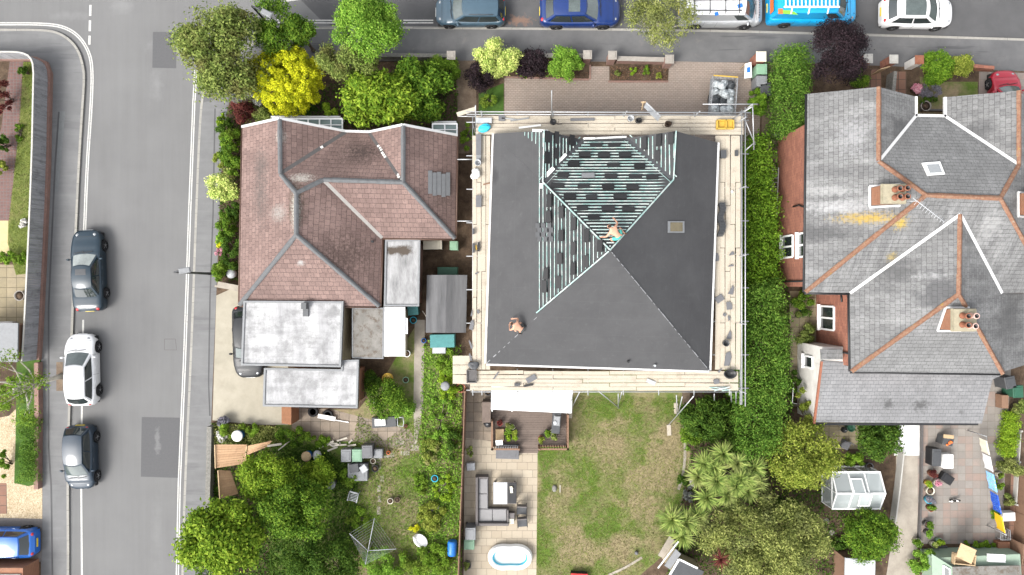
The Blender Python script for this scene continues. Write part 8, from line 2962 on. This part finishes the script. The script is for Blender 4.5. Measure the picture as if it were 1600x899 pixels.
for i in range(7):
    mb.ell(c + Vector((rnd.uniform(-.18, .18), rnd.uniform(-.12, .12), .02)), (.08, .07, .05), 8, 5)
mb.build('contents', MAT['orange_plastic'], t)
for i, (x, y, r, m, pm, lab) in enumerate(((1452, 738, .2, 'terracotta', 'l_red', 'reddish flowering pot plant at the top of the patio edge row'), (1446, 753, .18, 'yellow_plastic', 'l_lime', 'yellow rimmed pot plant in the patio edge row'), (1459, 752, .17, 'cream', 'l_pink', 'pink flowering pot plant in the patio edge row'), (1449, 765, .24, 'cream', None, 'large pale pot of bare soil in the patio edge row'), (1447, 779, .22, 'cyan_plastic', 'l_lav', 'turquoise pot plant in the patio edge row'), (1450, 792, .2, 'terracotta', 'l_green', 'terracotta pot plant at the end of the patio edge row'), (1445, 817, .22, 'lead', 'l_green', 'dark pot plant by itself lower on the patio edge'), (1446, 830, .2, 'lead', 'l_bright', 'bright bushy pot plant below the lone dark one'), (1429, 845, .24, 'cream', 'l_green', 'cream pot plant at the end of the concrete path'), (1463, 843, .18, 'green_plastic', 'l_lime', 'lime pot plant beside the grey drain cover'), (1454, 848, .16, 'cream', 'l_varieg', 'variegated pot plant beside the bright leafy bush'), (1556, 740, .15, 'cream', 'l_weed', 'small cream pot under the olive bush'))):
    vessel(x, y, r, .34, m, 'pot_plant', lab, 'pot plant', 'pot plants on the mixed patio', plantm=pm, plr=1.1, plh=.22)
boxy(1473, 859, (.6, .42, .06), 0, 'dark_grey', 'drain_cover', 'dark square grid cover on the lower patio', 'cover')
# cat
c = W(1488, 781, .116)
t = thing('cat', 'black and white cat walking on the mixed patio', 'cat', c)
Mx = Matrix.Translation(c) @ Matrix.Rotation(.15, 4, 'Z')
V = [(-.18, 0, .2), (-.05, 0, .22), (.12, 0, .21), (.2, 0, .25), (.27, 0, .29), (.32, 0, .27), (.27, .03, .345), (.27, -.03, .345),
     (-.18, .055, .12), (-.21, .055, .07), (-.17, .055, .01), (-.18, -.055, .12), (-.15, -.055, .07), (-.11, -.055, .01),
     (.13, .05, .1), (.15, .05, .01), (.13, -.05, .1), (.1, -.05, .01), (-.26, 0, .23), (-.36, .03, .26), (-.45, .08, .3)]
E = [(0, 1), (1, 2), (2, 3), (3, 4), (4, 5), (4, 6), (4, 7), (0, 8), (8, 9), (9, 10), (0, 11), (11, 12), (12, 13), (2, 14), (14, 15), (2, 16), (16, 17), (0, 18), (18, 19), (19, 20)]
Rd = [.08, .085, .078, .055, .055, .03, .016, .016, .045, .025, .02, .045, .025, .02, .03, .02, .03, .02, .025, .02, .016]
catm = NT('cat_fur')
geo = catm.n("ShaderNodeTexCoord").outputs['Object']
fur = catm.ramp(catm.noise(4.5, 2, .5, vec=geo), [(.48, (.012, .012, .012)), (.52, (.6, .58, .55))])
skin_mesh('body', V, E, Rd, catm.out(fur, .9), t, Mx, root=1)
# washing line with towels
P0, P1 = W(1541, 682, 1.75), W(1572, 836, 1.75)
t = thing('washing_line', 'thin washing line strung across the right of the mixed patio', 'washing line', (P0.x, P0.y, .1))
mb = MB()
mb.tube([P0, P0.lerp(P1, .5) - Vector((0, 0, .08)), P1], .008, 4)
mb.build('line', MAT['pale_grey'], t)
for p in (P0, P1):
    mb = MB()
    mb.tube([(p.x, p.y, .1), p + Vector((0, 0, .03))], .03, 8)
    mb.build('post', MAT['steel'], t)
def towelmat(name, stops, scale, rough=.95):
    tt = NT(name)
    w_ = tt.n("ShaderNodeTexVoronoi")
    tt.l(tt.pos(), w_.inputs['Vector'])
    w_.inputs['Scale'].default_value = scale
    return tt.out(tt.ramp(w_.outputs['Distance'], stops, 'CONSTANT'), rough)
tw = [(.05, .19, MAT['cream'], 'cream towel at the top of the washing line', .42), (.21, .36, plain('white_towel', (.5, .5, .5), .95, var=.3, scale=8), 'white and grey cloth second on the washing line', .42), (.39, .57, towelmat('pale_blue_towel', [(0, (.5, .4, .5)), (.25, (.12, .3, .55)), (.5, (.2, .42, .62))], 7), 'pale blue and lilac patterned towel on the washing line', .46), (.60, .79, towelmat('deep_blue_towel', [(0, (.5, .55, .6)), (.16, (.01, .05, .3)), (.6, (.02, .09, .4))], 9), 'deep blue towel with pale spots on the washing line', .46), (.82, .985, MAT['yellow_cloth'], 'bright yellow cloth at the end of the washing line', .46)]
ld = (P1 - P0).normalized()
sd_ = Vector((ld.y, -ld.x, 0)).normalized()
if sd_.x < 0:
    sd_ = -sd_
for f0, f1, m, lab, drop in tw:
    a, b = P0.lerp(P1, f0), P0.lerp(P1, f1)
    mb = MB()
    rows = []
    for j in range(9):
        row = []
        for i in range(9):
            q_ = a.lerp(b, i / 8)
            g_ = j / 8
            sag = .025 * sin(i * 1.3) * g_ + .01 * sin(i * 2.9 + 1)
            out_ = (g_ - .12) * .12
            z = -abs(g_ - .12) * 1.0
            row.append(q_ + sd_ * (out_ + sag) + Vector((0, 0, z + .012)))
        rows.append(row)
    mb.grid(rows)
    rows2 = [[q_ - Vector((0, 0, .012)) for q_ in r_] for r_ in rows]
    mb.grid([r_[::-1] for r_ in rows2])
    solo(mb, 'towel', m, lab, 'towel', (a + b) / 2 - Vector((0, 0, .6)), 'washing on the line')
# trellis, white rack, plinth at the right edge
wallrun('trellis', [(1589, 672), (1586, 720), (1582, 786)], .1, .45, .05, 'cap_white', 'white slatted trellis at the right edge of the patio', 'trellis', posts=1.6)
c = W(1578, 812, .115)
boxy(1577, 808, (.75, .5, .5), .05, 'cloth_white', 'white_bag', 'crumpled white sack near the yellow cloth', 'sack')
t = thing('wire_stool', 'pale wire chair beside the brick plinth', 'chair', W(1563, 832, .115))
c = W(1563, 832, .115)
mb = MB()
for i in range(7):
    mb.tube([c + Vector((-.28 + i * .09, -.3, .45)), c + Vector((-.28 + i * .09, .3, .45))], .01, 4)
mb.tube([c + Vector((-.3, -.3, .45)), c + Vector((.3, -.3, .45)), c + Vector((.28, .3, .45)), c + Vector((-.28, .3, .45)), c + Vector((-.3, -.3, .45))], .02, 6)
mb.build('seat', MAT['pale_grey'], t)
for dx in (-.26, .26):
    for dy in (-.26, .26):
        mb = MB()
        mb.tube([c + Vector((dx, dy, .45)), c + Vector((dx * 1.1, dy * 1.1, 0))], .015, 6)
        mb.build('leg', MAT['pale_grey'], t)
mb = MB()
c = W(1561, 849, .1)
mb.box(c, (.7, .45, .45))
solo(mb, 'brick_plinth', MAT['brick_orange'], 'small orange brick plinth below the pale wire chair', 'plinth', c)
wallrun('garden_fence', [(1574, 838), (1571, 868)], .1, 1.5, .06, 'fence_brown', 'short dark brown fence panel beside the brick plinth', 'fence')
wheelie(1590, 612, .05, 'dark_green', 'dark green lidded bin at the edge of the rear roof')
wheelie(1578, 598, .2, 'dark_grey', 'dark grey bin beside the dark green lidded one')
boxy(1571, 628, (.4, .8, .6), 0, 'fence_brown', 'log_box', 'brown timber box below the dark bins', 'box')
# green shed at the bottom right
t = thing('garden_shed', 'pale green shed with an open roof box at the bottom of the patio', 'shed', W(1520, 890, .1))
gsh = plain('sage_green', (.2, .26, .2), .7, var=.15)
mb = MB()
mb.prism(ccw([W(x, y, 1.5).to_2d() for x, y in ((1460, 872), (1594, 866), (1600, 960), (1466, 960))]), .05, 1.5)
mb.build('wall', gsh, t)
mb = MB()
mb.slab([W(1488, 886, 1.85), W(1594, 884, 1.85), W(1600, 960, 2.0), W(1492, 960, 2.0)], .06)
mb.build('roof', MAT['flat_old'], t)
mb = MB()
mb.slab([W(1456, 866, 1.53), W(1488, 886, 1.84), W(1492, 960, 1.97), W(1458, 960, 1.6)], .05)
mb.build('roof_slope', gsh, t)
mf, mg = MB(), MB()
mf.beam(W(1474, 884, 1.75), W(1475, 925, 1.8), .07, .06)
mf.beam(W(1484, 890, 1.87), W(1485, 925, 1.9), .07, .06)
mf.beam(W(1474, 884, 1.75), W(1484, 890, 1.87), .07, .06)
w_ = mf.build('window', MAT['upvc'], t)
mg.slab([W(1475, 886, 1.75), W(1483, 891, 1.86), W(1484, 920, 1.88), W(1476, 918, 1.77)], .02)
mg.build('pane', MAT['glass'], w_)
mb = MB()
c = W(1503, 872, 1.55)
for (dx, dy, sx, sy) in ((-.6, 0, .05, .55), (.6, 0, .05, .55), (0, -.28, 1.2, .05), (0, .28, 1.2, .05)):
    mb.box(c + Vector((dx, dy, 0)), (sx, sy, .3), -.1)
mb.box(c, (1.15, .5, .03), -.1)
solo(mb, 'open_hatch_box', MAT['wood'], 'open brown box standing on the green shed', 'box', c)
mb = MB()
mb.slab([W(1494, 870, 1.9), W(1502, 849, 2.3), W(1526, 860, 2.3), W(1518, 882, 1.9)], .05)
solo(mb, 'box_lid', MAT['wood'], 'tan timber lid propped open above the brown box', 'lid', W(1510, 865, 1.56))
mb = MB()
c = W(1556, 872, 1.53)
for (dx, dy, sx, sy) in ((-.5, 0, .06, .4), (.5, 0, .06, .4), (0, -.2, 1.06, .06), (0, .2, 1.06, .06)):
    mb.box(c + Vector((dx, dy, 0)), (sx, sy, .06), -.05)
mb.box(c, (1.0, .34, .02), -.05)
solo(mb, 'roof_light', MAT['upvc'], 'white framed window lying on the green shed', 'window', c)
# shed in the corner garden
t = thing('garden_shed', 'flat grey roofed shed on the yellow slabs beside the board fence', 'shed', W(8, 536, .1))
mb = MB()
mb.prism(ccw([W(x, y, 1.9).to_2d() for x, y in ((-60, 504), (28, 505), (27, 566), (-60, 566))]), 1.8, 1.9)
mb.build('roof', MAT['mid_grey'], t)
mb = MB()
mb.prism(ccw([W(x, y, 1.9).to_2d() for x, y in ((-58, 507), (25, 508), (24, 563), (-58, 563))]), .05, 1.79)
mb.build('wall', MAT['fence_brown'], t)
boxy(34, 524, (.35, 1.2, 1.0), 0, 'teal', 'water_tank', 'teal tank between the grey shed and the board fence', 'tank')
c = W(36, 462, .12)
vessel(37, 462, .3, .4, 'capstone', 'stone_urn', 'stone planter on the yellow slab patio', 'planter')
wallrun('garden_wall', [(-60, 504), (26, 504)], .1, .5, .12, 'render', 'low white wall behind the grey roofed shed', 'wall')
